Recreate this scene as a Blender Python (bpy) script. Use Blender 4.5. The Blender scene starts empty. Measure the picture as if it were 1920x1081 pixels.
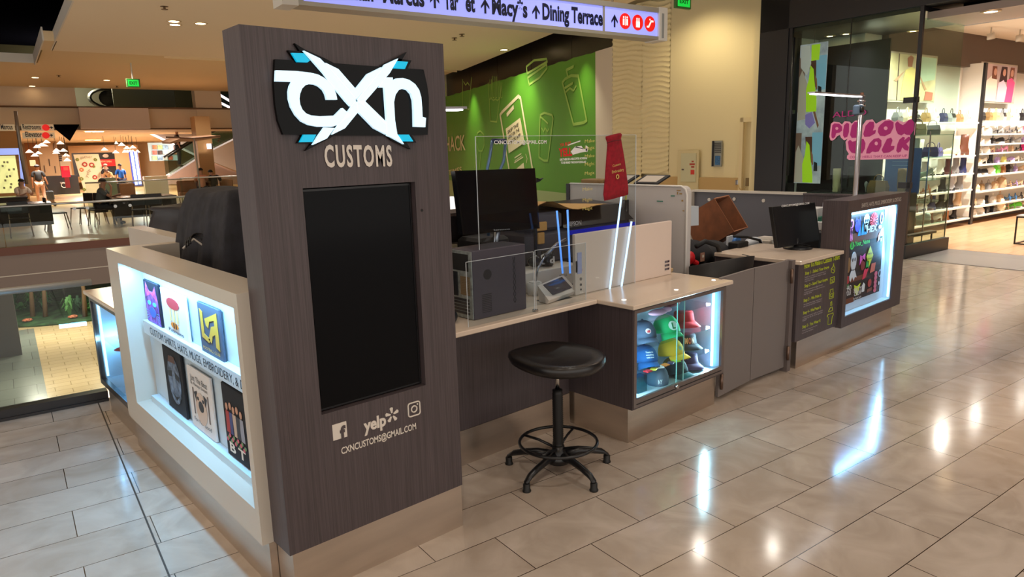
import bpy, math, random
from mathutils import Matrix, Vector
from math import sin, cos, pi, radians
random.seed(7)
SC = bpy.context.scene
COL = SC.collection

# ------------------------------------------------------------------ camera
F_PX, H_CAM = 1316.739, 1.737
CM = ((0.746, -0.149, 0.649), (-0.665, -0.127, 0.736), (-0.027, -0.981, -0.193))
_r = Vector([CM[i][0] for i in range(3)]).normalized()
_d = Vector([CM[i][2] for i in range(3)]).normalized()
_d = (_d - _r * _d.dot(_r)).normalized()
_u = _r.cross(_d)
cam_data = bpy.data.cameras.new('camera')
cam = bpy.data.objects.new('camera', cam_data)
COL.objects.link(cam)
cam_data.sensor_width = 36.0
cam_data.lens = F_PX / 1920 * 36.0
cam_data.clip_start = 0.05
cam_data.clip_end = 300
_m = Matrix(((_r.x, _u.x, -_d.x, 0), (_r.y, _u.y, -_d.y, 0), (_r.z, _u.z, -_d.z, H_CAM), (0, 0, 0, 1)))
cam.matrix_world = _m
SC.camera = cam
TH = radians(6.041)          # the building grid is turned by this against the kiosk
CT, ST = cos(TH), sin(TH)

def ray(px, py):
    a, b = (px - 960) / F_PX, (py - 540.5) / F_PX
    return _r * a - _u * b + _d
def W(px, py, x=None, y=None, z=None):      # a photo point on a known plane -> kiosk frame
    d = ray(px, py)
    t = x / d.x if x is not None else (y / d.y if y is not None else (z - H_CAM) / d.z)
    return Vector((d.x * t, d.y * t, H_CAM + d.z * t))
def PB(px, py, p=None, q=None, z=None):     # the same in the building frame
    d = ray(px, py)
    d = Vector((d.x * CT - d.y * ST, d.x * ST + d.y * CT, d.z))
    t = p / d.x if p is not None else (q / d.y if q is not None else (z - H_CAM) / d.z)
    return Vector((d.x * t, d.y * t, H_CAM + d.z * t))
def fromB(v):
    return Vector((v[0] * CT + v[1] * ST, -v[0] * ST + v[1] * CT, v[2]))

# ------------------------------------------------------------------ view, world, lights
SC.view_settings.view_transform = 'Standard'
SC.view_settings.look = 'None'
SC.view_settings.gamma = 1
SC.view_settings.exposure = 0.17
SC.view_settings.use_curve_mapping = False
SC.cycles.max_bounces = 10
SC.cycles.transparent_max_bounces = 16
SC.cycles.diffuse_bounces = 4
SC.cycles.glossy_bounces = 4
world = bpy.data.worlds.new('world')
SC.world = world
world.use_nodes = True
bg = world.node_tree.nodes['Background']
bg.inputs[0].default_value = (1.0, 0.93, 0.86, 1)
bg.inputs[1].default_value = 1.22

def lamp(kind, loc, energy, color=(1, .85, .68), size=.3, size_y=None, rot=None, B=True, spot=None, blend=.6):
    ld = bpy.data.lights.new('lamp_light', kind)
    ld.energy = energy
    ld.color = color
    if kind == 'AREA':
        ld.size = size
        if size_y:
            ld.shape = 'RECTANGLE'; ld.size_y = size_y
        else:
            ld.shape = 'DISK'
    else:
        ld.shadow_soft_size = size
    if kind == 'SPOT':
        ld.spot_size = radians(spot or 110); ld.spot_blend = blend
    o = bpy.data.objects.new('lamp_light', ld)
    COL.objects.link(o)
    o.location = fromB(loc) if B else Vector(loc)
    if rot is not None:
        o.rotation_euler = rot
    return o
WARM = (1, .91, .80)
ZC = 4.5                                     # mall ceiling
# unseen downlights over the walkway (lamps alone, their fixtures are left out)
DOWN = [(9.0, 5.83), (8.08, 6.5), (3.0, 1.0), (6.2, 2.6), (2.0, -2.0), (5.0, -1.0), (-1.5, 2.5), (-1.5, 6.0), (2.6, 6.2), (5.6, 5.2), (0.2, 0.4)]
for p_, q_ in DOWN + [(4.3, 4.6)]:  # the last spot is added unseen above the kiosk to brighten its inside
    lamp('SPOT', (p_, q_, ZC - .04), 85, WARM, .07, spot=140, blend=1)
for p_, q_, e_ in [(3.4, 16.4, 300), (11.6, 16.85, 300), (6, 11, 300), (3, 24, 330), (6.5, 24, 330), (9, 20, 420), (2, 29, 380), (6.5, 29, 380)]:
    lamp('SPOT', (p_, q_, ZC - .06), e_, WARM, .12, spot=140, blend=1)
# warm area lamps added to brighten the food court, no fixtures built
for p_, q_, z_, e_ in [(1.5, 36, 2.9, 300), (5.5, 38, 2.9, 300), (3.6, 46, 2.9, 420), (9, 41, 2.9, 380), (6.5, 51, 2.9, 380)]:
    lamp('AREA', (p_, q_, z_), e_, WARM, .8)
for p_, q_ in [(1.0, 26.0), (0.0, 34.0), (2.5, 33.0)]:
    lamp('AREA', (p_, q_, -1.5), 300, (1, .88, .74), .7)
''' shop lights '''
for p_, q_ in [(13.0, 5.2), (14.4, 5.2), (16.0, 5.0), (17.6, 5.0), (19.4, 5.0), (12.2, 6.0)]:
    lamp('SPOT', (p_, q_, 3.5), 470, (1, .93, .83), .05, spot=150, blend=1)
lamp('POINT', (3.4, 37.6, 5.0), 420, (1, .93, .62), .3)  # unseen lamp added to brighten the wall and hoops behind the beam gap
lamp('SPOT', (11.2, 6.5, 3.4), 40, (1, .93, .83), .04, spot=140, blend=1)

# ------------------------------------------------------------------ materials
def s2l(c):
    out = []
    for v in c[:3]:
        v = v / 255.0
        out.append(v / 12.92 if v <= .04045 else ((v + .055) / 1.055) ** 2.4)
    return (*out, 1.0)
_mats = {}
def M(name, rgb=(128, 128, 128), rough=.5, metal=0, emit=0, ecol=None, noise=None, streak=None, bump=None, coat=0, spec=None):
    """plain principled material, optionally with a little procedural mottling or streaks"""
    if name in _mats:
        return _mats[name]
    m = bpy.data.materials.new(name); m.use_nodes = True
    nt = m.node_tree; b = nt.nodes['Principled BSDF']
    b.inputs['Base Color'].default_value = s2l(rgb)
    b.inputs['Roughness'].default_value = rough
    b.inputs['Metallic'].default_value = metal
    if spec is not None: b.inputs['Specular IOR Level'].default_value = spec
    if coat: b.inputs['Coat Weight'].default_value = coat; b.inputs['Coat Roughness'].default_value = .05
    if emit:
        b.inputs['Emission Color'].default_value = s2l(ecol or rgb)
        b.inputs['Emission Strength'].default_value = emit
    if noise or streak or bump:
        tc = nt.nodes.new('ShaderNodeTexCoord'); mp = nt.nodes.new('ShaderNodeMapping')
        nt.links.new(tc.outputs['Object'], mp.inputs[0])
        nz = nt.nodes.new('ShaderNodeTexNoise'); nz.inputs['Detail'].default_value = 5
        nt.links.new(mp.outputs[0], nz.inputs['Vector'])
        sc = 20
        if streak: mp.inputs['Scale'].default_value = streak; sc = 1
        if noise: sc = noise[0]
        nz.inputs['Scale'].default_value = sc if not streak else 1
        if noise or streak:
            amt = noise[1] if noise else .25
            rp = nt.nodes.new('ShaderNodeValToRGB')
            rp.color_ramp.elements[0].position = .3; rp.color_ramp.elements[1].position = .7
            lo = s2l([max(0, v * (1 - amt)) for v in rgb]); hi = s2l([min(255, v * (1 + amt)) for v in rgb])
            rp.color_ramp.elements[0].color = lo; rp.color_ramp.elements[1].color = hi
            nt.links.new(nz.outputs[0], rp.inputs[0]); nt.links.new(rp.outputs[0], b.inputs['Base Color'])
        if bump:
            bp = nt.nodes.new('ShaderNodeBump'); bp.inputs['Strength'].default_value = bump; bp.inputs['Distance'].default_value = .01
            nt.links.new(nz.outputs[0], bp.inputs['Height']); nt.links.new(bp.outputs[0], b.inputs['Normal'])
    _mats[name] = m
    return m
def glass(name, tint=(235, 245, 242), refl=.12, rough=0.0):
    if name in _mats: return _mats[name]
    m = bpy.data.materials.new(name); m.use_nodes = True
    nt = m.node_tree; nt.nodes.clear()
    out = nt.nodes.new('ShaderNodeOutputMaterial'); mx = nt.nodes.new('ShaderNodeMixShader')
    tr = nt.nodes.new('ShaderNodeBsdfTransparent'); gl = nt.nodes.new('ShaderNodeBsdfGlossy')
    fr = nt.nodes.new('ShaderNodeLayerWeight'); fr.inputs[0].default_value = .5
    pw = nt.nodes.new('ShaderNodeMath'); pw.operation = 'POWER'; pw.inputs[1].default_value = 4; nt.links.new(fr.outputs['Facing'], pw.inputs[0])
    ma = nt.nodes.new('ShaderNodeMath'); ma.operation = 'MULTIPLY_ADD'; ma.inputs[1].default_value = .35; ma.inputs[2].default_value = refl * .3; nt.links.new(pw.outputs[0], ma.inputs[0])
    tr.inputs[0].default_value = s2l(tint); gl.inputs['Roughness'].default_value = rough
    nt.links.new(ma.outputs[0], mx.inputs[0]); nt.links.new(tr.outputs[0], mx.inputs[1])
    nt.links.new(gl.outputs[0], mx.inputs[2]); nt.links.new(mx.outputs[0], out.inputs[0])
    _mats[name] = m
    return m

# ------------------------------------------------------------------ mesh builder
class MB:
    def __init__(s): s.v = []; s.f = []; s.mi = []; s.cur = 0; s.sm = []; s.smooth = False
    def add(s, vs, fs):
        o = len(s.v); s.v += [Vector(a) for a in vs]
        for f in fs: s.f.append([i + o for i in f]); s.mi.append(s.cur); s.sm.append(s.smooth)
        return s
    def box(s, x0, x1, y0, y1, z0, z1):
        vs = [(x0, y0, z0), (x1, y0, z0), (x1, y1, z0), (x0, y1, z0), (x0, y0, z1), (x1, y0, z1), (x1, y1, z1), (x0, y1, z1)]
        return s.add(vs, [(3, 2, 1, 0), (4, 5, 6, 7), (0, 1, 5, 4), (1, 2, 6, 5), (2, 3, 7, 6), (3, 0, 4, 7)])
    def bbox(s, x0, x1, y0, y1, z0, z1, b=.004):      # box with chamfered vertical and horizontal edges
        rings = []
        for z, i in ((z0, b), (z0 + b, 0), (z1 - b, 0), (z1, b)):
            xa, xb, ya, yb = x0 + i, x1 - i, y0 + i, y1 - i
            rings.append([(xa + b, ya, z), (xb - b, ya, z), (xb, ya + b, z), (xb, yb - b, z), (xb - b, yb, z), (xa + b, yb, z), (xa, yb - b, z), (xa, ya + b, z)])
        return s.loft(rings)
    def quad(s, a, b, c, d): return s.add([a, b, c, d], [(0, 1, 2, 3)])
    def loft(s, rings, cap=True, closed=True):
        n = len(rings[0]); vs = [p for r in rings for p in r]; fs = []
        for k in range(len(rings) - 1):
            for i in range(n if closed else n - 1):
                j = (i + 1) % n
                fs.append((k * n + i, k * n + j, (k + 1) * n + j, (k + 1) * n + i))
        if cap: fs.append(tuple(reversed(range(n)))); fs.append(tuple(range((len(rings) - 1) * n, len(rings) * n)))
        return s.add(vs, fs)
    def cyl(s, c0, c1, r0, r1=None, n=16, cap=True):
        c0, c1 = Vector(c0), Vector(c1); r1 = r0 if r1 is None else r1
        ax = (c1 - c0).normalized(); t = Vector((0, 0, 1)) if abs(ax.z) < .9 else Vector((1, 0, 0))
        u = ax.cross(t).normalized(); w = ax.cross(u)
        rg = [[c + (u * cos(2 * pi * i / n) + w * sin(2 * pi * i / n)) * r for i in range(n)] for c, r in ((c0, r0), (c1, r1))]
        sm = s.smooth; s.smooth = n > 8
        o = len(s.f); s.loft(rg, cap)
        if cap: s.sm[-1] = False; s.sm[-2] = False
        s.smooth = sm
        return s
    def tube(s, pts, r, n=8, closed=False):
        pts = [Vector(p) for p in pts]; rings = []; prev = None
        m = len(pts)
        for i, p in enumerate(pts):
            if closed: t = (pts[(i + 1) % m] - pts[i - 1]).normalized()
            else: t = (pts[min(i + 1, m - 1)] - pts[max(i - 1, 0)]).normalized()
            if prev is None:
                k = Vector((0, 0, 1)) if abs(t.z) < .9 else Vector((1, 0, 0)); u = t.cross(k).normalized()
            else:
                u = (prev - t * prev.dot(t)); u = u.normalized() if u.length > 1e-6 else t.orthogonal().normalized()
            prev = u; w = t.cross(u); rr = r[i] if isinstance(r, (list, tuple)) else r
            rings.append([p + (u * cos(2 * pi * a / n) + w * sin(2 * pi * a / n)) * rr for a in range(n)])
        if closed: rings.append(rings[0])
        sm = s.smooth; s.smooth = True; s.loft(rings, not closed); s.smooth = sm
        return s
    def lathe(s, prof, c=(0, 0, 0), n=24, cap=True):
        rings = [[(c[0] + r * cos(2 * pi * i / n), c[1] + r * sin(2 * pi * i / n), c[2] + z) for i in range(n)] for r, z in prof]
        sm = s.smooth; s.smooth = True; s.loft(rings, cap); s.smooth = sm
        return s
    def sph(s, c, r, n=12, sc=(1, 1, 1), zlo=-1, zhi=1):
        pr = []
        for k in range(n + 1):
            a = -pi / 2 + pi * k / n
            if sin(a) < zlo - 1e-6 or sin(a) > zhi + 1e-6: continue
            pr.append((max(cos(a), .001) * r, sin(a) * r))
        rings = [[(c[0] + q * sc[0] * cos(2 * pi * i / (2 * n)), c[1] + q * sc[1] * sin(2 * pi * i / (2 * n)), c[2] + z * sc[2]) for i in range(2 * n)] for q, z in pr]
        sm = s.smooth; s.smooth = True; s.loft(rings, True); s.smooth = sm
        return s
    def poly(s, pts, nrm, t=.004):      # a flat polygon with thickness t along nrm
        pts = [Vector(p) for p in pts]; n = Vector(nrm).normalized()
        a = sum((pts[i].cross(pts[(i + 1) % len(pts)]) for i in range(len(pts))), Vector())
        if a.dot(n) < 0: pts = pts[::-1]
        m = len(pts); vs = pts + [p + n * t for p in pts]
        fs = [tuple(reversed(range(m))), tuple(range(m, 2 * m))] + [(i, (i + 1) % m, m + (i + 1) % m, m + i) for i in range(m)]
        return s.add(vs, fs)
    def xf(s, mat):
        s.v = [mat @ p for p in s.v]; return s

def tag(o, label=None, cat=None, group=None, kind=None):
    if label: o['label'] = label
    if cat: o['category'] = cat
    if group: o['group'] = group
    if kind: o['kind'] = kind
    return o
def put(name, mb, mats, loc=(0, 0, 0), rz=0, parent=None, off=None):
    """vertices are in the frame (kiosk, or building when rz) and get shifted so that the origin sits at off"""
    me = bpy.data.meshes.new(name)
    off = Vector(off) if off is not None else Vector((0, 0, 0))
    me.from_pydata([tuple(p - off) for p in mb.v], [], mb.f)
    if not isinstance(mats, (list, tuple)): mats = [mats]
    for m in mats: me.materials.append(m)
    me.polygons.foreach_set('material_index', mb.mi)
    me.polygons.foreach_set('use_smooth', mb.sm)
    me.validate(); me.update()
    o = bpy.data.objects.new(name, me); COL.objects.link(o)
    o.location = loc; o.rotation_euler = (0, 0, rz)
    if parent: o.parent = parent
    return o
class Thing:
    """an Empty at the base of a thing; part() takes vertices in the same frame as loc"""
    def __init__(s, name, label, cat, loc=(0, 0, 0), B=False, group=None):
        s.e = bpy.data.objects.new(name, None); COL.objects.link(s.e)
        s.loc = Vector(loc); s.e.location = fromB(loc) if B else s.loc
        s.e.rotation_euler = (0, 0, -TH if B else 0); s.e.empty_display_size = .1
        tag(s.e, label, cat, group)
    def part(s, name, mb, mats, parent=None, label=None):
        if parent is None: o = put(name, mb, mats, parent=s.e, off=s.loc)
        else: o = put(name, mb, mats, parent=parent, off=s.loc)
        if label: o['label'] = label
        return o
def center(mb):
    xs = [p.x for p in mb.v]; ys = [p.y for p in mb.v]; zs = [p.z for p in mb.v]
    return Vector(((min(xs) + max(xs)) / 2, (min(ys) + max(ys)) / 2, min(zs)))
def solo(name, mb, mats, label, cat, B=False, group=None):
    c = center(mb)
    o = put(name, mb, mats, fromB(c) if B else c, -TH if B else 0, off=c)
    return tag(o, label, cat, group)
def struct(name, mb, mats, B=False):
    o = put(name, mb, mats, (0, 0, 0), -TH if B else 0); o['kind'] = 'structure'
    return o
def copytree(src, dst_parent=None):
    o = src.copy(); COL.objects.link(o)
    if dst_parent is not None: o.parent = dst_parent; o.matrix_parent_inverse = src.matrix_parent_inverse
    for ch in list(src.children): copytree(ch, o)
    return o

def text_mb(txt, bold=0.0, ext=.0, italic=0, space=1.0):
    cu = bpy.data.curves.new('t', 'FONT'); cu.body = txt; cu.size = 1; cu.offset = bold; cu.extrude = ext
    cu.resolution_u = 3; cu.shear = italic; cu.space_character = space
    o = bpy.data.objects.new('t', cu); COL.objects.link(o)
    me = bpy.data.meshes.new_from_object(o)
    mb = MB(); mb.add([v.co.copy() for v in me.vertices], [tuple(p.vertices) for p in me.polygons])
    bpy.data.objects.remove(o); bpy.data.curves.remove(cu); bpy.data.meshes.remove(me)
    return mb
def text_on(txt, p0, p1, h, up, nrm, bold=.0, t=.001, italic=0, space=1.0, into=None):
    """lettering from baseline point p0 to p1, cap height h, standing off a surface along nrm"""
    mb = text_mb(txt, bold, 0, italic, space)
    xs = [p.x for p in mb.v]; x0, x1 = min(xs), max(xs)
    p0, p1 = Vector(p0), Vector(p1); ux = p1 - p0; up = Vector(up).normalized(); n = Vector(nrm).normalized() * t
    cap = .70
    mb.v = [p0 + ux * ((p.x - x0) / (x1 - x0)) + up * (p.y / cap * h) + n for p in mb.v]
    if into is not None:
        into.add(mb.v, mb.f); return into
    return mb
# ================================================================== THE SETTING
def floor_mat():
    m = bpy.data.materials.new('marble_tile'); m.use_nodes = True; nt = m.node_tree; L = nt.links.new
    b = nt.nodes['Principled BSDF']; tc = nt.nodes.new('ShaderNodeTexCoord'); mp = nt.nodes.new('ShaderNodeMapping')
    mp.inputs['Location'].default_value = (-.37, .01, 0); L(tc.outputs['Object'], mp.inputs[0])
    br = nt.nodes.new('ShaderNodeTexBrick'); br.offset = .5; br.offset_frequency = 2; br.squash = 1
    L(mp.outputs[0], br.inputs['Vector'])
    for k, v in (('Scale', 1), ('Mortar Size', .0022), ('Mortar Smooth', .1), ('Bias', 0), ('Brick Width', .62), ('Row Height', .3085)): br.inputs[k].default_value = v
    br.inputs['Color1'].default_value = s2l((202, 188, 176)); br.inputs['Color2'].default_value = s2l((188, 173, 160)); br.inputs['Mortar'].default_value = s2l((66, 50, 40))
    nz = nt.nodes.new('ShaderNodeTexNoise'); nz.inputs['Scale'].default_value = 3.2; nz.inputs['Detail'].default_value = 8; nz.inputs['Distortion'].default_value = 1.6
    L(mp.outputs[0], nz.inputs['Vector'])
    rp = nt.nodes.new('ShaderNodeValToRGB'); rp.color_ramp.elements[0].position = .35; rp.color_ramp.elements[0].color = (.80, .78, .75, 1)
    rp.color_ramp.elements[1].position = .68; rp.color_ramp.elements[1].color = (1.0, 1.0, 1.0, 1); L(nz.outputs[0], rp.inputs[0])
    mx = nt.nodes.new('ShaderNodeMix'); mx.data_type = 'RGBA'; mx.blend_type = 'MULTIPLY'; mx.inputs[0].default_value = 1
    L(br.outputs[0], mx.inputs[6]); L(rp.outputs[0], mx.inputs[7]); L(mx.outputs[2], b.inputs['Base Color'])
    b.inputs['Roughness'].default_value = .13; b.inputs['Specular IOR Level'].default_value = .75
    nz2 = nt.nodes.new('ShaderNodeTexNoise'); nz2.inputs['Scale'].default_value = 1.3; L(mp.outputs[0], nz2.inputs['Vector'])
    mr = nt.nodes.new('ShaderNodeMapRange'); mr.inputs[3].default_value = .07; mr.inputs[4].default_value = .17; L(nz2.outputs[0], mr.inputs[0]); L(mr.outputs[0], b.inputs['Roughness'])
    return m
def tile_mat(name, c1, c2, mort, w, h, rough=.2, msize=.004, shift=(0, 0)):
    m = bpy.data.materials.new(name); m.use_nodes = True; nt = m.node_tree; L = nt.links.new
    b = nt.nodes['Principled BSDF']; tc = nt.nodes.new('ShaderNodeTexCoord'); mp = nt.nodes.new('ShaderNodeMapping')
    mp.inputs['Location'].default_value = (shift[0], shift[1], 0); L(tc.outputs['Object'], mp.inputs[0])
    br = nt.nodes.new('ShaderNodeTexBrick'); L(mp.outputs[0], br.inputs['Vector'])
    for k, v in (('Scale', 1), ('Mortar Size', msize), ('Mortar Smooth', .1), ('Brick Width', w), ('Row Height', h)): br.inputs[k].default_value = v
    br.inputs['Color1'].default_value = s2l(c1); br.inputs['Color2'].default_value = s2l(c2); br.inputs['Mortar'].default_value = s2l(mort)
    L(br.outputs[0], b.inputs['Base Color']); b.inputs['Roughness'].default_value = rough
    return m
m_floor = floor_mat()
# walkway slab: everything on this side of the opening in the floor, and to the right of it
RQ = 5.86                                   # edge of the opening (building grid)
FQ = 18.3                                   # its far edge
OP = 6.2                                    # its right edge, behind the kiosk
fl = MB()
fl.box(-9, 24, -8, RQ, -.35, 0); fl.box(OP, 10.8, RQ, 26, -.35, 0)
struct('floor', fl, m_floor, B=True)
m_far = tile_mat('food_court_tile', (196, 162, 116), (186, 152, 108), (150, 120, 84), .62, .62, .30)
fl = MB(); fl.box(-14, OP, FQ, 60, -.12, 0); fl.box(OP, 20, 26, 60, -.12, 0); fl.box(OP - .001, 20, 26, 26.01, -.12, 0)
struct('floor_food_court', fl, m_far, B=True)
m_brown = M('brown_fascia', (96, 52, 32), .5)
m_taupe = M('taupe_soffit', (120, 104, 94), .5)
t = MB(); t.box(-14, OP, FQ - .03, FQ, -.17, -.0); struct('trim_1', t, m_brown, B=True)
t = MB(); t.box(-14, OP, FQ, FQ + .25, -1.0, -.17); t.box(-14, OP, FQ + .25, 60, -1.0, -.9); struct('wall_floor_edge', t, m_taupe, B=True)
t = MB(); t.box(-14, OP, FQ - .01, FQ + .02, -.62, -.60); struct('trim_2', t, M('pale_trim', (190, 180, 165), .4), B=True)
t = MB(); t.box(.345, .353, -3, RQ, 0, .0008); struct('trim_3', t, M('dark_joint', (70, 60, 52), .6), B=True)
# lower level
m_low = tile_mat('lower_floor_tile', (206, 180, 142), (196, 170, 130), (160, 136, 100), .9, .45, .18, .012)
t = MB(); t.box(-14, 24, 6, 62, -5.5, -5.2); struct('floor_lower', t, m_low, B=True)
t = MB(); t.box(-14, .22, 14, 35.8, -5.2, -5.19); struct('floor_lower_patch', t, tile_mat('grey_tile', (128, 132, 124), (118, 122, 116), (90, 92, 88), 1.2, 1.2, .2, .01), B=True)
t = MB(); t.box(-3.2, -.28, 31.0, 32.2, -5.2, -1.0); struct('wall_lower_column', t, M('dark_column', (70, 64, 62), .4), B=True)
t = MB(); t.box(-14, 24, 58, 58.3, -5.2, -1); struct('wall_lower_back', t, M('lower_back', (190, 155, 100), .7), B=True)

# mall ceiling: its right edge runs aslant, over the walkway it is open to a darker, higher ceiling
m_ceil = M('ceiling_paint', (236, 216, 184), .8)
cl = MB()
def edge_p(q): return 11.43 + (q - 14.2) * .272
def slab(p0, q0, q1, pr=None):
    a, b = (edge_p(q0), edge_p(q1)) if pr is None else (pr, pr)
    cl.loft([[(p0, q0, z), (a, q0, z), (b, q1, z), (p0, q1, z)] for z in (ZC, ZC + .25)])
slab(1.43, 14.951, 21.67); slab(-9, -8, 14.95)
struct('ceiling', cl, m_ceil, B=True)
cl = MB()
cl.loft([[(1.20, 20.0, z), (1.45, 20.0, z), (1.45, 20.6, z), (1.20, 20.6, z)] for z in (ZC + .0, ZC + .22)])
cl.loft([[(1.20, 20.6, z), (1.45, 20.6, z), (1.45, 21.67, z), (1.20, 21.67, z)] for z in (ZC + .0, ZC + .22)])
cl.loft([[(1.26, 21.67, z), (edge_p(21.67), 21.67, z), (edge_p(32), 32.7, z), (1.26, 32.7, z)] for z in (ZC + .06, ZC + .25)])
cl.loft([[(-9, 25.0, z), (1.26, 25.0, z), (1.26, 32.7, z), (-9, 32.7, z)] for z in (ZC + .06, ZC + .25)])
struct('ceiling_far', cl, M('ceiling_paint_far', (224, 196, 152), .8), B=True)
t = MB()
t.box(1.40, 1.43, 14.95, 21.6, ZC - .004, ZC + .25); t.box(-9, 1.40, 14.951, 14.98, ZC + .002, ZC + .25); t.box(1.17, 1.20, 20, 25, ZC - .003, ZC + .3); t.box(-9, 1.17, 24.94, 24.97, ZC + .05, ZC + .3)
struct('trim_4', t, M('ceiling_edge', (215, 205, 190), .6), B=True)
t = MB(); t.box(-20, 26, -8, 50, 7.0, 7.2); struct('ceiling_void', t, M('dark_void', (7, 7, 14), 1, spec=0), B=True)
t = MB(); t.box(-9, 1.4, 18.6, 18.75, 6.2, 6.35); struct('trim_5', t, M('void_pipe', (60, 52, 48), .8), B=True)
t = MB(); t.box(4.0, edge_p(21), 21.64, 21.67, ZC - .06, ZC); struct('trim_6', t, M('ceiling_paint_far'), B=True)

# beam across the far hall, with the upper storey seen through the gap
m_beam = M('beam_paint', (222, 200, 174), .8)
t = MB(); t.box(-9, 2.72, 32.7, 33.2, 3.12, ZC + .3); t.box(2.72, 14, 32.7, 33.2, 3.0, 3.85)
t.box(7.05, 8.1, 32.66, 33.25, 3.0, ZC + .2); struct('wall_beam', t, m_beam, B=True)
t = MB(); t.box(-9, 14, 32.6, 32.7, 3.80, 3.86); t.box(-9, 14, 32.62, 33.2, 2.98, 3.02); struct('trim_7', t, M('beam_brown_line', (110, 80, 55), .7), B=True)  # brown strips along the upper and lower edge of the beam
t = MB(); t.box(-9, 16, 40, 40.3, 3.0, 8); struct('wall_upper_back', t, tile_mat('olive_panel', (190, 180, 110), (180, 168, 96), (50, 44, 24), 2.4, 40, .6, .05), B=True)
t = MB(); t.box(4.4, 6.9, 36, 36.1, 3.0, 6); struct('wall_upper_grey', t, M('grey_green_wall', (104, 106, 88), .6), B=True)
t = MB(); t.box(-9, 16, 33.2, 56, 2.98, 3.1); struct('ceiling_food_court', t, m_beam, B=True)
t = MB(); t.box(-9, 20, 56, 56.3, 0, 3.2); t.box(-9.3, -9, 18, 56, 0, 7); struct('wall_food_court_back', t, M('food_back', (190, 158, 122), .7), B=True)

# right hand side: patterned pier, plaster wall, black shop front
m_plaster = M('cream_plaster', (230, 214, 166), .75)
def wave_mesh(mb, f, u0, u1, v0, v1, nu, nv):
    """a panel of carved wavy ridges; f(u, v, depth) -> point"""
    vs = []
    for j in range(nv + 1):
        for i in range(nu + 1):
            u = u0 + (u1 - u0) * i / nu; v = v0 + (v1 - v0) * j / nv
            ph = v * 2 * pi / .10 + 2.4 * sin(u * 4.2 + v * 1.3) + 1.3 * sin(u * 8.5 - v * 2.1 + 1)
            vs.append(f(u, v, .030 * (1 - abs(sin(ph / 2)) ** .7) + .004 * sin(u * 6 + v * 3)))
    fs = [(j * (nu + 1) + i, j * (nu + 1) + i + 1, (j + 1) * (nu + 1) + i + 1, (j + 1) * (nu + 1) + i) for j in range(nv) for i in range(nu)]
    mb.add(vs, fs)
wp = MB(); wp.smooth = False
wave_mesh(wp, lambda u, v, d: (11.0 - d, 11.52 - u, v), 0, .88, 0, 4.6, 40, 320)
wave_mesh(wp, lambda u, v, d: (11.0 + .0 - d + (u * .15), 10.64 - u, v), 0, .66, 1.18, 4.6, 26, 240)
wp.box(11.12, 11.6, 9.98, 11.52, 0, 7); wp.box(11.02, 11.6, 11.5, 11.53, 0, 7)
struct('wall_pier', wp, m_plaster, B=True)
t = MB(); t.box(11.10, 11.4, 7.98, 9.98, 0, 7); t.box(10.9, 11.4, 7.66, 7.90, 0, 7); t.box(11.05, 11.6, 7.9, 8.15, 2.12, 7); struct('wall_plaster', t, m_plaster, B=True)
t = MB(); t.box(11.04, 11.1, 8.20, 10.7, 0, 1.12); struct('wall_stone_band', t, tile_mat('tan_stone', (196, 162, 104), (190, 154, 98), (140, 110, 66), .5, 60, .5, .004), B=True)
t = MB(); t.box(11.03, 11.1, 8.2, 10.7, .74, .75); struct('trim_8', t, M('stone_joint', (140, 110, 70), .6), B=True)
t = MB(); t.box(11.3, 11.36, 7.9, 8.15, 0, 2.12); t.cyl((11.25, 8.1, 1.0), (11.25, 8.02, 1.0), .02)
struct('door_1', t, M('cream_door', (206, 176, 120), .5), B=True)
t = MB(); t.box(10.99, 11.04, 8.13, 8.2, 0, 2.2); t.box(10.99, 11.04, 7.84, 7.9, 0, 2.2); t.box(10.99, 11.04, 7.84, 8.2, 2.12, 2.2); struct('trim_9', t, M('cream_frame', (226, 206, 158), .5), B=True)
m_black = M('shop_black', (30, 29, 32), .35)
t = MB(); t.box(10.72, 11.1, 7.12, 7.66, 0, 7); t.box(10.72, 11.0, -8, 7.66, 3.56, 7); struct('wall_shop_front', t, m_black, B=True)
t = MB(); t.box(11.0, 24, -8, 7.6, 3.72, 3.8); struct('ceiling_shop', t, M('shop_ceiling', (215, 205, 190), .8), B=True)
t = MB(); t.box(11.0, 12.1, -8, 5.1, 3.40, 3.5); struct('ceiling_shop_portal', t, M('portal_soffit', (178, 160, 148), .6), B=True)
t = MB(); t.box(12.1, 12.2, -8, 5.1, 3.40, 3.75); struct('trim_10', t, m_black, B=True)
t = MB(); t.box(12.05, 24, 6.56, 6.75, 0, 3.8); t.box(11.0, 12.05, 7.4, 7.6, 0, 3.8); t.box(12.05, 12.2, 6.6, 7.6, 0, 3.8); struct('wall_shop_back', t, M('shop_white', (240, 236, 226), .5), B=True)
t = MB(); t.box(12.6, 24, 6.44, 6.56, 3.10, 3.72); struct('wall_shop_upper', t, M('shop_brown', (92, 76, 66), .5), B=True)
t = MB(); t.box(23.8, 24, -8, 6.6, 0, 3.8); t.box(11, 24, -8.1, -8, 0, 7); struct('wall_shop_far', t, M('shop_white'), B=True)
t = MB(); t.box(12.1, 24, 6.42, 6.56, .0, .16); struct('baseboard_shop', t, M('base_brown', (70, 52, 44), .4), B=True)
t = MB(); t.box(12.1, 23.8, -8, 6.44, 0, .008); struct('floor_shop', t, tile_mat('shop_planks', (200, 160, 122), (186, 144, 106), (150, 110, 80), 1.2, .2, .25, .002), B=True)
t = MB(); t.box(10.72, 12.1, -8, 5.05, 0, .006); struct('floor_shop_threshold', t, tile_mat('grey_threshold', (128, 122, 120), (118, 112, 110), (80, 76, 74), .9, 1.2, .3, .004), B=True)
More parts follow.
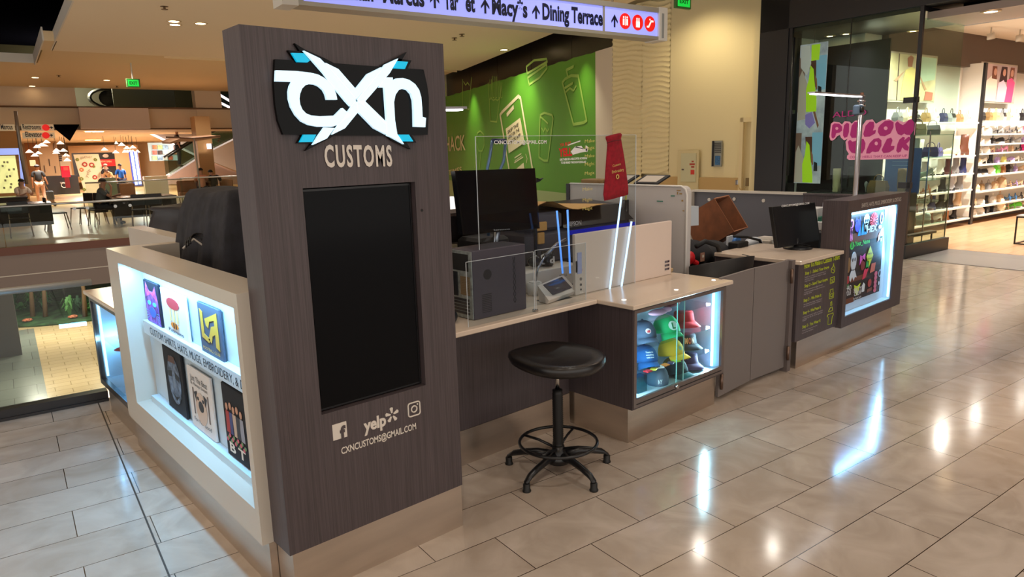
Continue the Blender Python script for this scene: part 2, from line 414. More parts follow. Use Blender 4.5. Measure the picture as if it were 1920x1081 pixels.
t = MB(); t.box(10.66, 12.05, 4.98, 5.06, .0, .2); t.box(10.66, 10.78, 5.06, 7.12, 0, .2); struct('baseboard_shop_window', t, m_black, B=True)
# window 1: shop front glass
gl = glass('shop_glass', (226, 240, 232), .10)
t = MB(); t.box(10.76, 10.775, 5.10, 7.10, .2, 3.56); w1 = struct('window_1', t, gl, B=True)
t = MB(); t.box(10.8, 12.05, 5.04, 5.055, .2, 3.40); w2 = struct('window_2', t, gl, B=True)
t = MB(); t.box(10.74, 10.79, 5.03, 5.08, .2, 3.56); t.box(10.74, 10.79, 7.06, 7.12, .2, 3.56); t.box(10.76, 10.78, 6.08, 6.09, .2, 3.56); t.box(10.74, 10.8, 5.02, 5.22, 2.25, 2.33); t.box(10.74, 10.8, 5.02, 5.2, 1.03, 1.12)
t.cyl((10.7, 7.0, 1.2), (10.7, 7.0, 3.4), .02); t.box(10.7, 10.76, 6.96, 7.04, 2.2, 2.26); struct('window_frame_1', t, m_black, B=True)
t = MB(); t.box(11.6, 11.64, 5.9, 7.4, .3, 3.3); struct('wall_window_backing', t, M('dark_backing', (9, 9, 11), .3), B=True)
t = MB(); t.box(14.85, 15.1, 25.4, 58, 0, 7); struct('wall_hall_right', t, m_plaster, B=True)
t = MB(); t.box(-9, 16, 57.9, 58.2, -.1, 7); struct('wall_hall_far', t, m_plaster, B=True)
# hoarding: green printed wrap
def HB(q, z, off=0): return (11.10 + (q - 11.9) * .272 - off, q, z)
def hoard(mb, q0, q1, z0, z1, n=1, torn=0):
    for i in range(n):
        a, b = q0 + (q1 - q0) * i / n, q0 + (q1 - q0) * (i + 1) / n
        za, zb = z1 + torn * (.5 * sin(a * 9) + .5 * sin(a * 23)), z1 + torn * (.5 * sin(b * 9) + .5 * sin(b * 23))
        mb.loft([[HB(a, z0), HB(b, z0), HB(b, zb), HB(a, za)], [(HB(a, z0)[0] + .05, a, z0), (HB(b, z0)[0] + .05, b, z0), (HB(b, zb)[0] + .05, b, zb), (HB(a, za)[0] + .05, a, za)]])
t = MB(); hoard(t, 12.3, 25.5, .62, 3.86, 60, .022); struct('wall_hoarding', t, M('green_wrap', (84, 150, 38), .42), B=True)
t = MB(); hoard(t, 12.3, 25.5, 0, .62); struct('wall_hoarding_base', t, M('pale_green', (160, 176, 120), .5), B=True)
t = MB(); hoard(t, 11.53, 12.3, 0, 3.86); struct('wall_hoarding_end', t, M('white_board', (214, 202, 182), .6), B=True)
t = MB()
for i, (a, b) in enumerate([(11.53, 14.0), (14.02, 16.6), (16.62, 19.4), (19.42, 22.3), (22.32, 25.5)]):
    t.loft([[(HB(a, 0)[0] + .3, a, z), (HB(b, 0)[0] + .3, b, z), (HB(b, 0)[0] + .5, b, z), (HB(a, 0)[0] + .5, a, z)] for z in (3.3, 5.6)])
struct('wall_header', t, M('header_dark', (30, 23, 21), .3), B=True)

# ------------------------------------------------------------------ graphics on the hoarding (one print, flat)
wrap = MB()
def hp(px, py, off=.012):      # photo point -> hoarding surface
    d = ray(px, py); d = Vector((d.x * CT - d.y * ST, d.x * ST + d.y * CT, d.z))
    # p = 11.10 + (q-11.9)*.272 - off
    k = 11.10 - 11.9 * .272 - off
    s = k / (d.x - .272 * d.y)
    return Vector((d.x * s, d.y * s, H_CAM + d.z * s))
HN = Vector((-1, .272, 0)).normalized()
def stroke(mb, pts, w, closed=False, f=hp):
    P = [f(*p) for p in pts]
    if closed: P.append(P[0])
    for a, b in zip(P, P[1:]):
        t = (b - a)
        if t.length < 1e-4: continue
        t.normalize(); s = HN.cross(t).normalized() * w / 2; e = t * w / 3
        mb.add([a - s - e, b - s + e, b + s + e, a + s - e], [(0, 1, 2, 3)])
def z8(pts): return [(820 + x / 3.861, 60 + y / 3.861) for x, y in pts]
g1, g2 = MB(), MB()
gl_ = []
stroke(g1, z8([(905, 365), (925, 340), (970, 315), (1020, 318), (1080, 640), (1060, 655), (985, 668)]), .07, True)
stroke(g1, z8([(945, 330), (935, 275), (985, 250)]), .07); stroke(g1, z8([(915, 410), (980, 370)]), .06); stroke(g1, z8([(925, 440), (960, 405), (985, 425), (1005, 390)]), .05)
gl_.append(('straw_cup_drawing', g1)); g1 = MB()
stroke(g1, z8([(745, 600), (775, 585), (830, 600), (838, 625), (800, 930), (770, 930), (735, 905)]), .06, True)
stroke(g1, z8([(750, 615), (800, 660)]), .05); stroke(g1, z8([(755, 695), (770, 720), (780, 690), (795, 720), (808, 700)]), .04)
gl_.append(('tall_cup_drawing', g1)); g1 = MB()
stroke(g1, z8([(368, 370), (385, 645), (430, 650), (468, 370)]), .05); stroke(g1, z8([(375, 490), (390, 480), (405, 495), (420, 485), (435, 495), (452, 480)]), .05)
for a, b in ((380, 345), (398, 320), (418, 325), (440, 350), (455, 365)): stroke(g1, z8([(a, b), (a + 4, 475), (a + 14, 475), (a + 12, b)]), .035)
gl_.append(('fries_drawing', g1)); g1 = MB()
stroke(g1, z8([(645, 250), (700, 205), (790, 195), (795, 215), (650, 300)]), .06, True); stroke(g1, z8([(655, 330), (790, 235), (795, 260), (740, 330), (665, 380)]), .06, True)
gl_.append(('burger_drawing', g1)); g1 = MB()
stroke(g1, z8([(183, 345), (183, 545), (230, 560), (247, 330)]), .05); stroke(g1, z8([(190, 360), (205, 385), (218, 365), (232, 385)]), .04)
gl_.append(('small_cup_drawing', g1)); g1 = MB()
stroke(g1, z8([(280, 800), (290, 730), (310, 715), (335, 740), (342, 810), (325, 860), (300, 860)]), .045, True)
stroke(g1, z8([(290, 870), (270, 980)]), .05); stroke(g1, z8([(315, 870), (305, 990)]), .05); stroke(g1, z8([(60, 380), (62, 440), (52, 520)]), .05)
gl_.append(('cone_drawing', g1))
# phone
ph = z8([(455, 600), (468, 580), (585, 465), (602, 478), (690, 1000)]); stroke(g2, ph, .10); stroke(g2, z8([(455, 600), (520, 1000)]), .10)
stroke(g2, z8([(505, 598), (550, 545)]), .12)
g2.poly([hp(*p, .016) for p in z8([(495, 700), (600, 620), (632, 800), (518, 878)])], HN, .004)
stroke(g2, z8([(560, 910), (607, 880)]), .035); stroke(g2, z8([(558, 945), (620, 905)]), .035); stroke(g2, z8([(562, 930), (612, 895)]), .02); stroke(g2, z8([(640, 885), (650, 915), (645, 945)]), .03); g2.poly([hp(*p, .016) for p in z8([(560, 1000), (625, 945), (632, 1000)])], HN, .004)
def htext(mb, txt, p0, p1, px_h, bold=0, off=.02):
    a, b = hp(*p0, off), hp(*p1, off); h = (hp(p0[0], p0[1] - px_h, off) - a).length
    text_on(txt, a, b, h, (0, 0, 1), HN, bold, .002, into=mb)
htext(g2, 'HACK', (836, 283.5), (873, 281), 26, .01); htext(g2, 'O TIMES', (832, 331), (866, 322), 9, .01)
W_ = Thing('wall_graphic', 'green hoarding print of white outlined cups, fries and a phone', 'wall graphic', tuple(hp(1000, 345)), B=True)

for n_, g_ in gl_: W_.part(n_, g_, M('pale_ink', (150, 190, 84), .5))
ph_o = W_.part('phone_drawing', g2, M('cream_ink', (226, 216, 170), .5))
g3 = MB()
for s_, y in (('SKIP THE', 742), ('LINE ON THE', 778), ('SHACK APP', 818)):
    a, b = ((952 + (y - 742) * .03, 60 + (y - 5) / 3.861 + .5), (972 + (y - 742) * .05, 60 + (y - 62) / 3.861))
    htext(g3, s_, a, b, 6.5, .01, .026)
W_.part('lettering', g3, M('black_ink', (30, 34, 20), .5), ph_o)
# wallwashers over the hoarding and unseen spots added to brighten plaster wall and pier
for q_, e_ in [(12.9, 210), (16.2, 210), (21.3, 300)]:
    lamp('SPOT', (HB(q_, 0)[0] - .55, q_, ZC - .1), e_, (1, .92, .7), .04, spot=75, blend=.9)
for p_, q_, e_ in [(9.9, 9.0, 560), (10.2, 10.9, 250)]:
    lamp('SPOT', (p_, q_, 4.9), e_, (1, .85, .58), .1, spot=120, blend=1)
# ================================================================== THE KIOSK
m_lam = M('charcoal_laminate', (76, 67, 70), .42, streak=(230, 230, 3.0), noise=(20, .15))
m_lam2 = M('grey_laminate', (124, 116, 114), .5)
m_steel = M('brushed_steel', (206, 194, 182), .28, .92, streak=(2, 2, 14), noise=(1, .04))
m_white = M('white_solid_surface', (204, 196, 184), .28)
m_whitein = M('white_cabinet_inside', (196, 214, 226), .45)
m_top = M('cream_worktop', (224, 206, 188), .18)
m_led = M('cold_led', (205, 235, 255), .5, emit=4, ecol=(150, 214, 255))
m_blk = M('black_plastic', (22, 22, 25), .32)
m_blk_matt = M('black_matt', (20, 20, 22), .65)
m_chrome = M('chrome', (200, 200, 200), .18, 1)
m_ink = M('cream_vinyl', (226, 218, 208), .5)
m_dark_ink = M('dark_vinyl', (40, 38, 42), .5)
m_clear = glass('acrylic', (244, 248, 250), .07)
YF = 2.459                                    # front plane of the kiosk
COLD = (.24, .62, 1.0)
COLD2 = (.62, .88, 1.0)

# ---- tower
T = Thing('display_tower', 'tall charcoal laminate tower with a dark upright screen and lit logo', 'display tower', (1.4, 2.53, 0))
b = MB()
X0, X1, YB, Z0, Z1 = .977, 1.825, 2.612, .208, 2.177
sx0, sx1, sz0, sz1 = 1.156, 1.650, .740, 1.620
b.box(X0, sx0, YF, YB, Z0, Z1); b.box(sx1, X1, YF, YB, Z0, Z1); b.box(sx0, sx1, YF, YB, Z0, sz0); b.box(sx0, sx1, YF, YB, sz1, Z1)
b.box(sx0, sx1, YF + .09, YB, sz0, sz1)
T.part('body', b, m_lam)
T.part('plinth', MB().box(X0 + .012, X1 - .004, YF + .004, YB - .005, 0, Z0 - .001), m_steel)
scr = MB().bbox(sx0 + .002, sx1 - .002, YF + .028, YF + .088, sz0 + .002, sz1 - .002, .004)
o = T.part('screen', scr, m_blk)
T.part('screen_glass', MB().box(sx0 + .014, sx1 - .014, YF + .0255, YF + .0275, sz0 + .014, sz1 - .014), M('screen_off', (6, 6, 9), .13, spec=.10), o)
T.part('sensor', MB().cyl((W(791, 394, y=YF)), W(791, 394, y=YF - .003), .006, n=12), m_blk_matt)
def z6(pts, dy=0): return [W(410 + x / 3.276, 30 + y / 3.276, y=YF - dy) for x, y in pts]
lg = MB()
lg.poly(z6([(335, 268), (480, 276), (650, 288), (850, 304), (1050, 318), (1245, 331), (1266, 420), (1277, 500), (1277, 600), (1270, 730), (1000, 735), (700, 735), (385, 728), (352, 640), (336, 540), (328, 420)]), (0, -1, 0), .016)
for pl in ([(455, 170), (520, 210), (640, 262), (735, 312), (640, 420), (540, 300)], [(414, 213), (530, 222), (580, 290), (470, 296)], [(1142, 224), (1010, 292), (960, 322), (960, 400), (1075, 335)], [(1080, 262), (1172, 276), (1142, 334), (1060, 330)],
           [(522, 828), (670, 752), (750, 700), (640, 680)], [(470, 782), (505, 720), (610, 720), (580, 784)], [(1166, 818), (1052, 764), (990, 712), (1090, 690)], [(1088, 720), (1168, 722), (1202, 778), (1118, 776)]):
    lg.poly(z6(pl), (0, -1, 0), .0155)
logo = T.part('logo_plate', lg, M('gloss_black', (5, 5, 6), .06, spec=.14))
m_logo = M('lit_logo_white', (205, 232, 246), .4, emit=.82, ecol=(196, 226, 244))
def glyph(name, pl, mat=None, t=.014):
    T.part(name, MB().poly(z6(pl, .017), (0, -1, 0), t), mat or m_logo, logo)
glyph('letter_c', [(343, 335), (470, 340), (555, 350), (600, 361), (637, 381), (670, 408), (695, 440), (711, 480), (718, 515), (655, 515), (647, 482), (632, 455), (608, 434), (580, 422), (550, 419), (522, 427), (502, 448), (490, 480), (486, 510), (491, 545), (504, 575), (526, 598), (556, 611), (610, 616), (703, 612), (750, 565), (800, 610), (722, 668), (690, 680), (600, 680), (545, 670), (500, 648), (463, 608), (436, 560), (422, 510), (420, 465), (428, 430), (442, 405), (340, 402)])
glyph('x_stroke', [(513, 215), (612, 262), (642, 292), (834, 517), (800, 556), (768, 522), (705, 445), (634, 352)])
glyph('x_stroke', [(648, 290), (725, 328), (832, 450), (905, 358), (990, 316), (975, 345), (838, 510)])
glyph('x_stroke', [(1092, 263), (1012, 300), (990, 335), (846, 514), (878, 545), (892, 522), (1040, 352)])
glyph('x_stroke', [(832, 523), (845, 592), (765, 690), (688, 728), (712, 690)])
glyph('x_stroke', [(568, 792), (655, 752), (702, 688), (640, 684), (600, 740)])
glyph('x_stroke', [(842, 526), (1018, 655), (1018, 728), (945, 690), (848, 590)])
glyph('x_stroke', [(852, 524), (884, 520), (1020, 652), (1019, 668)])
glyph('letter_n', [(978, 440), (990, 418), (1012, 378), (1058, 379), (1058, 398), (1085, 384), (1120, 382), (1160, 394), (1196, 420), (1220, 455), (1233, 500), (1238, 560), (1241, 620), (1262, 626), (1258, 683), (1190, 680), (1188, 580), (1184, 520), (1172, 480), (1150, 456), (1122, 447), (1095, 456), (1075, 485), (1066, 530), (1072, 640), (1086, 725), (1128, 787), (1052, 746), (1026, 735), (1022, 640), (1014, 520), (1008, 440)])
m_cy = M('lit_cyan', (0, 178, 214), .4, emit=.6, ecol=(0, 170, 214))
for pl in ([(440, 228), (515, 230), (553, 275), (540, 286), (475, 284)], [(1092, 278), (1155, 283), (1136, 326), (1068, 322)], [(515, 728), (592, 728), (570, 773), (490, 775)], [(1095, 728), (1160, 728), (1188, 770), (1124, 770)]): glyph('cyan_flash', pl, m_cy, .010)
hl = text_on('CUSTOMS', W(609, 312, y=YF), W(735, 310, y=YF), .078, (0, 0, 1), (0, -1, 0), .03, .004, space=1.18); T.part('lettering', hl, m_ink, label='cream lettering reading CUSTOMS under the logo')
mail = text_on('CXNCUSTOMS@GMAIL.COM', W(640, 851, y=YF), W(780, 803, y=YF), .028, (0, 0, 1), (0, -1, 0), .02, .002); T.part('email_lettering', mail, m_ink)
# social marks
s = MB(); fa = W(625, 826, y=YF - .002); s.box(fa.x, fa.x + .062, YF - .003, YF - .0005, fa.z, fa.z + .066)
fo = T.part('social_mark', s, m_ink)
T.part('letter_f', text_on('f', (fa.x + .030, YF - .003, fa.z), (fa.x + .056, YF - .003, fa.z), .050, (0, 0, 1), (0, -1, 0), .05, .002), m_lam, fo)
y0 = W(682, 808, y=YF); y1 = W(724, 797, y=YF)
ye = text_on('yelp', (y0.x, YF, y0.z - .002), (y1.x, YF, y0.z - .002), .05, (0, 0, 1), (0, -1, 0), .04, .002)
yc = W(735, 777, y=YF)
for a in (95, 165, 235, 305, 20):
    u = Vector((cos(radians(a)), 0, sin(radians(a)))); w = Vector((-u.z, 0, u.x))
    c0 = Vector((yc.x, YF, yc.z)) + u * .008; c1 = Vector((yc.x, YF, yc.z)) + u * .030
    ye.poly([c0 - w * .003, c1 - w * .008, c1 + u * .004, c1 + w * .008, c0 + w * .003], (0, -1, 0), .002)
T.part('social_mark', ye, m_ink)
ic = W(776, 766, y=YF); ig = MB(); q = .030
pts = []
for cx, cz, a0 in ((q - .01, q - .01, 0), (-q + .01, q - .01, 90), (-q + .01, -q + .01, 180), (q - .01, -q + .01, 270)):
    for k in range(4): a = radians(a0 + 30 * k); pts.append((ic.x + cx + .01 * cos(a), YF - .002, ic.z + cz + .01 * sin(a)))
ig.tube(pts, .0032, 6, True); ig.tube([(ic.x + .014 * cos(a * pi / 8), YF - .002, ic.z + .014 * sin(a * pi / 8)) for a in range(16)], .0032, 6, True)
ig.cyl((ic.x + .018, YF - .003, ic.z + .018), (ic.x + .018, YF, ic.z + .018), .0035, n=8)
T.part('social_mark', ig, m_ink)

# ---- white display box to the left of the tower
XB, XI, XT = .93, 1.04, 1.095
BY0, BY1, BZ0, BZ1 = 2.612, 4.645, .205, 1.238
OY0, OY1, OZ0, OZ1 = 2.655, 4.40, .35, 1.178
T = Thing('display_box', 'long white illuminated display box with a lettered ledge beside the tower', 'display box', (1.0, 3.6, 0))
b = MB()
b.box(XB, XT, BY0, OY0, BZ0, BZ1); b.box(XB, XT, OY1, BY1, BZ0, BZ1); b.box(XB, XT, OY0, OY1, BZ0, OZ0); b.box(XB, XT, OY0, OY1, OZ1, BZ1)
b.box(XT, 1.37, BY1 - .10, BY1, .86, BZ1)
T.part('frame', b, m_white)
T.part('back_panel', MB().box(XI + .005, XT, OY0, OY1, OZ0, OZ1), m_whitein)
led = MB().box(.985, 1.000, OY0 + .03, OY1 - .1, OZ1 - .012, OZ1 - .002); T.part('led_strip', led, m_led)
lz = .845; sh = MB().box(1.003, XI + .004, OY0 + .001, 4.33, lz - .075, lz); o = T.part('ledge', sh, m_whitein)
T.part('ledge_lettering', text_on('CUSTOM SHIRTS, HATS, MUGS, EMBROIDERY, & DECALS', (1.003, 4.20, lz - .058), (1.003, 2.66, lz - .058), .040, (0, 0, 1), (-1, 0, 0), .0, .0015), m_dark_ink, o)
T.part('lower_ledge', MB().box(1.0, XI + .004, OY0 + .001, 4.35, .351, .388), m_whitein)
T.part('plinth', MB().box(.957, XT - .03, BY0, 4.63, 0, BZ0 - .001), m_steel)
lamp('AREA', (.972, 3.52, OZ1 - .02), 17, COLD, 1.70, .05, rot=(0, radians(-28), pi / 2 * 0), B=False).rotation_euler = (0, radians(22), 0)
bpy.data.lights[-1].size = .04; bpy.data.lights[-1].size_y = 1.68

# shirts hung on the back panel
def xquad(pts, x): return [W(px, py, x=x) for px, py in pts]
def shirt(name, pts, mats, label, art=None, x=XI - .002, g='printed shirts in the white display box', cat='shirt'):
    P_ = xquad(pts, x)
    ys = sorted(p.y for p in P_); zs = sorted(p.z for p in P_)
    ya, yb = (ys[0] + ys[1]) / 2, (ys[2] + ys[3]) / 2; za, zb = (zs[0] + zs[1]) / 2, (zs[2] + zs[3]) / 2
    za = max(za, .389)
    t = Thing(name, label, cat, (x, (ya + yb) / 2, za), group=g)
    m = MB(); m.bbox(x - .014, x, ya, yb, za, zb, .004); t.part('folded_body', m, mats)
    if art: art(t, x - .0145, yb, ya, za, zb)      # u runs from yb (left as seen) to ya
    return t
def art_poly(pts, x, yl, yr, z0, z1, t=.0012, mb=None):
    mb = mb or MB(); mb.poly([(x, yl + (yr - yl) * u, z0 + (z1 - z0) * v) for u, v in pts], (-1, 0, 0), t); return mb
def oval(cx, cy, rx, ry, n=16, a0=0, a1=360): return [(cx + rx * cos(radians(a0 + (a1 - a0) * k / n)), cy + ry * sin(radians(a0 + (a1 - a0) * k / n))) for k in range(n if a1 - a0 == 360 else n + 1)]
def art_cat(t, x, l, r, z0, z1):
    A = lambda n, p, c, k=.001, em=None: t.part(n, art_poly(p, x - k, l, r, z0, z1), c)
    A('purple_print', [(.06, .05), (.94, .05), (.9, .6), (.80, .93), (.62, .78), (.38, .78), (.18, .96), (.08, .62)], M('purple_ink', (118, 76, 200), .6, noise=(30, .5)))
    A('pink_print', [(.1, .6), (.5, .72), (.9, .58), (.78, .9), (.62, .76), (.38, .76), (.2, .93)], M('pink_ink', (214, 84, 190), .6, noise=(30, .3)), .002)
    A('eye', oval(.33, .50, .12, .05), M('sky_ink', (90, 210, 240), .5), .003); A('eye', oval(.68, .50, .12, .05), M('sky_ink'), .003)
    A('muzzle', oval(.5, .30, .2, .12), M('blue_ink', (60, 110, 220), .6), .003)
    w = MB()
    for s in (-1, 1):
        for k in range(4): w.add([(x - .004, l + (r - l) * (.5 + s * .12), z0 + (z1 - z0) * (.30 - k * .02)), (x - .004, l + (r - l) * (.5 + s * .42), z0 + (z1 - z0) * (.32 - k * .07)), (x - .004, l + (r - l) * (.5 + s * .42), z0 + (z1 - z0) * (.305 - k * .07))], [(0, 1, 2)])
    t.part('whiskers', w, M('sky_ink'))
def art_mush(t, x, l, r, z0, z1):
    A = lambda n, p, c, k=.001: t.part(n, art_poly(p, x - k, l, r, z0, z1), c)
    A('red_cap_print', oval(.5, .74, .26, .12, 12), M('dull_red_ink', (196, 62, 70), .6)); 
    for u in (.36, .5, .64): A('drip_print', [(u - .03, .36), (u + .03, .36), (u + .04, .62), (u - .04, .62)], M('pale_yellow_ink', (236, 214, 150), .6))
    A('bee_print', oval(.5, .28, .16, .07, 10), M('orange_ink', (232, 140, 40), .6), .002); A('stripe_print', [(.46, .22), (.5, .22), (.5, .34), (.46, .34)], m_dark_ink, .003); A('stripe_print', [(.55, .22), (.59, .22), (.59, .34), (.55, .34)], m_dark_ink, .003)
    t.part('lettering', text_on('Patmans', (x - .001, l + (r - l) * .22, z0 + .03), (x - .001, l + (r - l) * .82, z0 + .03), .018, (0, 0, 1), (-1, 0, 0), .01, .001), m_dark_ink)
def art_la(t, x, l, r, z0, z1):
    go = M('gold_ink', (206, 168, 62), .5)
    A = lambda n, p: t.part(n, art_poly(p, x - .001, l, r, z0, z1), go)
    A('gold_letter', [(.10, .88), (.24, .84), (.24, .42), (.50, .36), (.44, .28), (.12, .34), (.12, .8)])
    A('gold_letter', [(.32, .72), (.56, .80), (.90, .92), (.90, .22), (.74, .26), (.76, .50), (.62, .44), (.56, .30), (.42, .34), (.60, .62), (.76, .66), (.76, .76), (.54, .70), (.46, .56), (.36, .60)])
    t.part('lettering', text_on('FOOTBALL CLUB', (x - .001, l + (r - l) * .12, z0 + .03), (x - .001, l + (r - l) * .88, z0 + .03), .014, (0, 0, 1), (-1, 0, 0), .01, .001), go)
def art_face(t, x, l, r, z0, z1):
    A = lambda n, p, c, k=.001: t.part(n, art_poly(p, x - k, l, r, z0, z1), c)
    A('grey_face_print', oval(.54, .52, .34, .38, 18), M('slate_ink', (84, 98, 116), .7, noise=(26, .5)))
    A('shadow_print', [(.2, .62), (.46, .66), (.44, .56), (.24, .54)], M('night_ink', (22, 26, 34), .6), .002); A('shadow_print', [(.62, .66), (.86, .62), (.82, .54), (.62, .56)], M('night_ink'), .002)
    A('brow_print', [(.3, .78), (.7, .80), (.66, .90), (.36, .88)], M('brown_ink', (92, 66, 58), .7), .002); A('mouth_print', [(.36, .30), (.54, .26), (.74, .30), (.56, .20)], M('night_ink'), .002)
    A('nose_print', [(.5, .58), (.58, .58), (.62, .40), (.46, .40)], M('slate_light_ink', (120, 134, 150), .7), .002)
def art_pug(t, x, l, r, z0, z1):
    A = lambda n, p, c, k=.001: t.part(n, art_poly(p, x - k, l, r, z0, z1), c)
    A('fawn_dog_print', oval(.52, .40, .24, .26, 16), M('fawn_ink', (206, 180, 160), .7)); A('ear_print', [(.26, .62), (.38, .66), (.34, .48)], m_dark_ink, .002); A('ear_print', [(.68, .66), (.8, .62), (.72, .48)], m_dark_ink, .002)
    A('muzzle_print', oval(.53, .44, .11, .09, 12), m_dark_ink, .002); A('eye_print', oval(.42, .55, .045, .03, 10), m_dark_ink, .002); A('eye_print', oval(.64, .55, .045, .03, 10), m_dark_ink, .002)
    for i, (s_, v) in enumerate((('Just The Best', .80), ('& Always Sweet', .73), ('For No Good', .13))):
        t.part('lettering', text_on(s_, (x - .001, l + (r - l) * .14, z0 + (z1 - z0) * v), (x - .001, l + (r - l) * .88, z0 + (z1 - z0) * v), (.030, .018, .022)[i], (0, 0, 1), (-1, 0, 0), .0, .001), m_dark_ink)
    for u in (.2, .84): A('branch_print', [(u - .02, .25), (u + .02, .25), (u + .03, .68), (u - .01, .68)], M('taupe_ink', (120, 104, 96), .7))
def art_group(t, x, l, r, z0, z1):
    A = lambda n, p, c, k=.001: t.part(n, art_poly(p, x - k, l, r, z0, z1), c)
    cs = [(170, 60, 54), (70, 74, 120), (196, 170, 150), (60, 60, 66), (150, 150, 160)]
    for i, u in enumerate((.2, .36, .5, .66, .82)):
        A('figure_print', [(u - .09, .34), (u + .09, .34), (u + .07, .64), (u - .07, .64)], M('figure_ink_%s' % 'abcde'[i], cs[i], .7)); A('head_print', oval(u, .70 + .03 * (i % 2), .055, .05, 10), M('skin_ink', (198, 150, 124), .7), .002)
    for k in range(14): A('flower_print', oval(.12 + .06 * k, .24 + .035 * (k % 3), .045, .028, 8), M(('rose_ink', 'leaf_ink')[k % 2], ((206, 96, 110), (112, 140, 92))[k % 2], .7), .003)
    t.part('lettering', text_on('B T', (x - .001, l + (r - l) * .16, z0 + .03), (x - .001, l + (r - l) * .86, z0 + .03), .045, (0, 0, 1), (-1, 0, 0), .03, .001), m_ink)
shirt('printed_shirt', [(272, 521), (300, 533), (311, 617), (283, 601)], M('navy_cloth', (24, 26, 46), .8), 'dark navy shirt printed with a purple and pink cat face', art_cat)
shirt('printed_shirt', [(303, 535), (351, 556), (361, 648), (316, 622)], M('white_cloth', (226, 232, 238), .8), 'white shirt printed with a red cap and an orange bee', art_mush)
shirt('printed_shirt', [(374, 562), (415, 580), (427, 682), (385, 660)], M('slate_cloth', (70, 78, 96), .8), 'slate grey shirt printed with large gold letters', art_la)
shirt('printed_shirt', [(309, 645), (343, 662), (356, 784), (322, 762)], M('black_cloth', (22, 24, 30), .8), 'black shirt printed with a shadowy grey face on the lower row', art_face)
shirt('printed_shirt', [(355, 685), (398, 705), (410, 826), (368, 800)], M('cream_cloth', (222, 218, 216), .8), 'white shirt printed with a pug dog and curly lettering', art_pug)
shirt('printed_shirt', [(421, 716), (464, 738), (474, 878), (432, 848)], M('black_cloth'), 'black shirt printed with a row of figures above flowers', art_group)

# ---- low glass showcase behind the white box (faces the railing side)
T = Thing('glass_showcase', 'low glass showcase with a cream top at the far end by the railing', 'showcase', (1.15, 5.1, 0))
gy0, gy1 = 4.66, 5.50
T.part('worktop', MB().bbox(.93, 1.36, gy0 - .01, gy1 + .02, .845, .872, .004), m_top)
b = MB(); b.box(.955, .985, gy0, gy1, .205, .245); b.box(.955, .985, gy0, gy1, .805, .844); b.box(.955, .985, gy1 - .035, gy1, .245, .805); b.box(.955, .985, gy0, gy0 + .03, .245, .805)
T.part('frame', b, M('bronze_frame', (92, 84, 80), .3, .8))
b = MB(); b.box(.985, 1.34, gy0, gy1, .205, .235); b.box(1.33, 1.345, gy0, gy1, .235, .844); b.box(.985, 1.33, gy1 - .015, gy1, .235, .844); b.box(.985, 1.33, gy0, gy0 + .012, .235, .844)
T.part('cabinet_body', b, m_whitein)
T.part('glass_pane', MB().box(.962, .967, gy0 + .03, gy1 - .035, .245, .805), m_clear)
T.part('shelf', MB().box(1.0, 1.32, gy0 + .015, gy1 - .02, .52, .527), m_clear)
T.part('led_tube', MB().cyl((.995, gy1 - .055, .26), (.995, gy1 - .055, .79), .008, n=8), m_led)
T.part('plinth', MB().box(.985, 1.34, gy0 + .0, gy1 - .06, 0, .204), m_steel)
lamp('AREA', (1.02, gy1 - .09, .52), 3.2, COLD, .5, .03, rot=(pi / 2, 0, 0), B=False)
# white L shaped upstand behind it
T = Thing('white_partition', 'low white partition wall behind the far glass showcase', 'partition', (1.42, 5.1, 0))
T.part('panel', MB().box(1.37, 1.48, BY1 - .1, 6.0, 0, BZ1), m_white)
T.part('plinth', MB().box(1.375, 1.475, 5.6, 5.99, 0, .0), m_steel) if False else None

# ---- desk between tower and showcase
T = Thing('desk_counter', 'long cream topped desk counter recessed beside the tower', 'counter', (2.4, 3.1, 0))
T.part('worktop', MB().bbox(1.83, 3.06, 2.71, 3.40, .832, .858, .004), m_top)
T.part('front_panel', MB().box(1.83, 3.085, 2.975, 3.01, .208, .831), m_lam)
T.part('plinth', MB().box(1.83, 3.085, 2.972, 3.0, 0, .207), m_steel)

# ---- hat showcase
hx0, hx1, hy0, hy1, hz0, hz1 = 3.088, 4.035, 2.468, 3.0, .222, .83
T = Thing('hat_showcase', 'charcoal showcase with sliding glass doors full of caps', 'showcase', (3.55, 2.75, 0))
T.part('worktop', MB().bbox(3.062, 4.10, 2.44, 3.0, .832, .858, .004), m_top)
b = MB(); b.box(hx0, hx0 + .02, hy0, hy1, hz0, .831); b.box(hx1 + .0, hx1 + .02, hy0, hy1, hz0, .831); b.box(hx0 + .02, hx1, hy0, hy1, hz0, hz0 + .03); b.box(hx0 + .02, hx1, hy0, hy1, .80, .831)
T.part('cabinet_body', b, m_lam)
T.part('back_panel', MB().box(hx0 + .02, hx1, hy1 - .06, hy1, hz0 + .03, .80), m_whitein)
b = MB(); b.box(hx0 + .021, hx0 + .024, hy0 + .02, hy1 - .06, hz0 + .03, .8); b.box(hx1 - .004, hx1 - .001, hy0 + .02, hy1 - .06, hz0 + .03, .8); b.box(hx0 + .024, hx1 - .004, hy0 + .02, hy1 - .06, hz0 + .030, hz0 + .033)
T.part('liner', b, m_whitein)
al = M('anodised_frame', (132, 122, 120), .35, .6)
b = MB(); y = hy0 - .008
b.box(hx0 + .006, hx0 + .030, y, hy0 + .01, hz0 + .012, .822); b.box(hx1 - .022, hx1 + .010, y, hy0 + .01, hz0 + .012, .822); b.box(hx0 + .03, hx1 - .022, y, hy0 + .01, .802, .822); b.box(hx0 + .03, hx1 - .022, y, hy0 + .01, hz0 + .012, hz0 + .062)
fr_ = T.part('door_frame', b, al)
T.part('track', MB().box(hx0 + .03, hx1 - .02, y - .003, y, hz0 + .030, hz0 + .034), m_blk_matt, fr_)
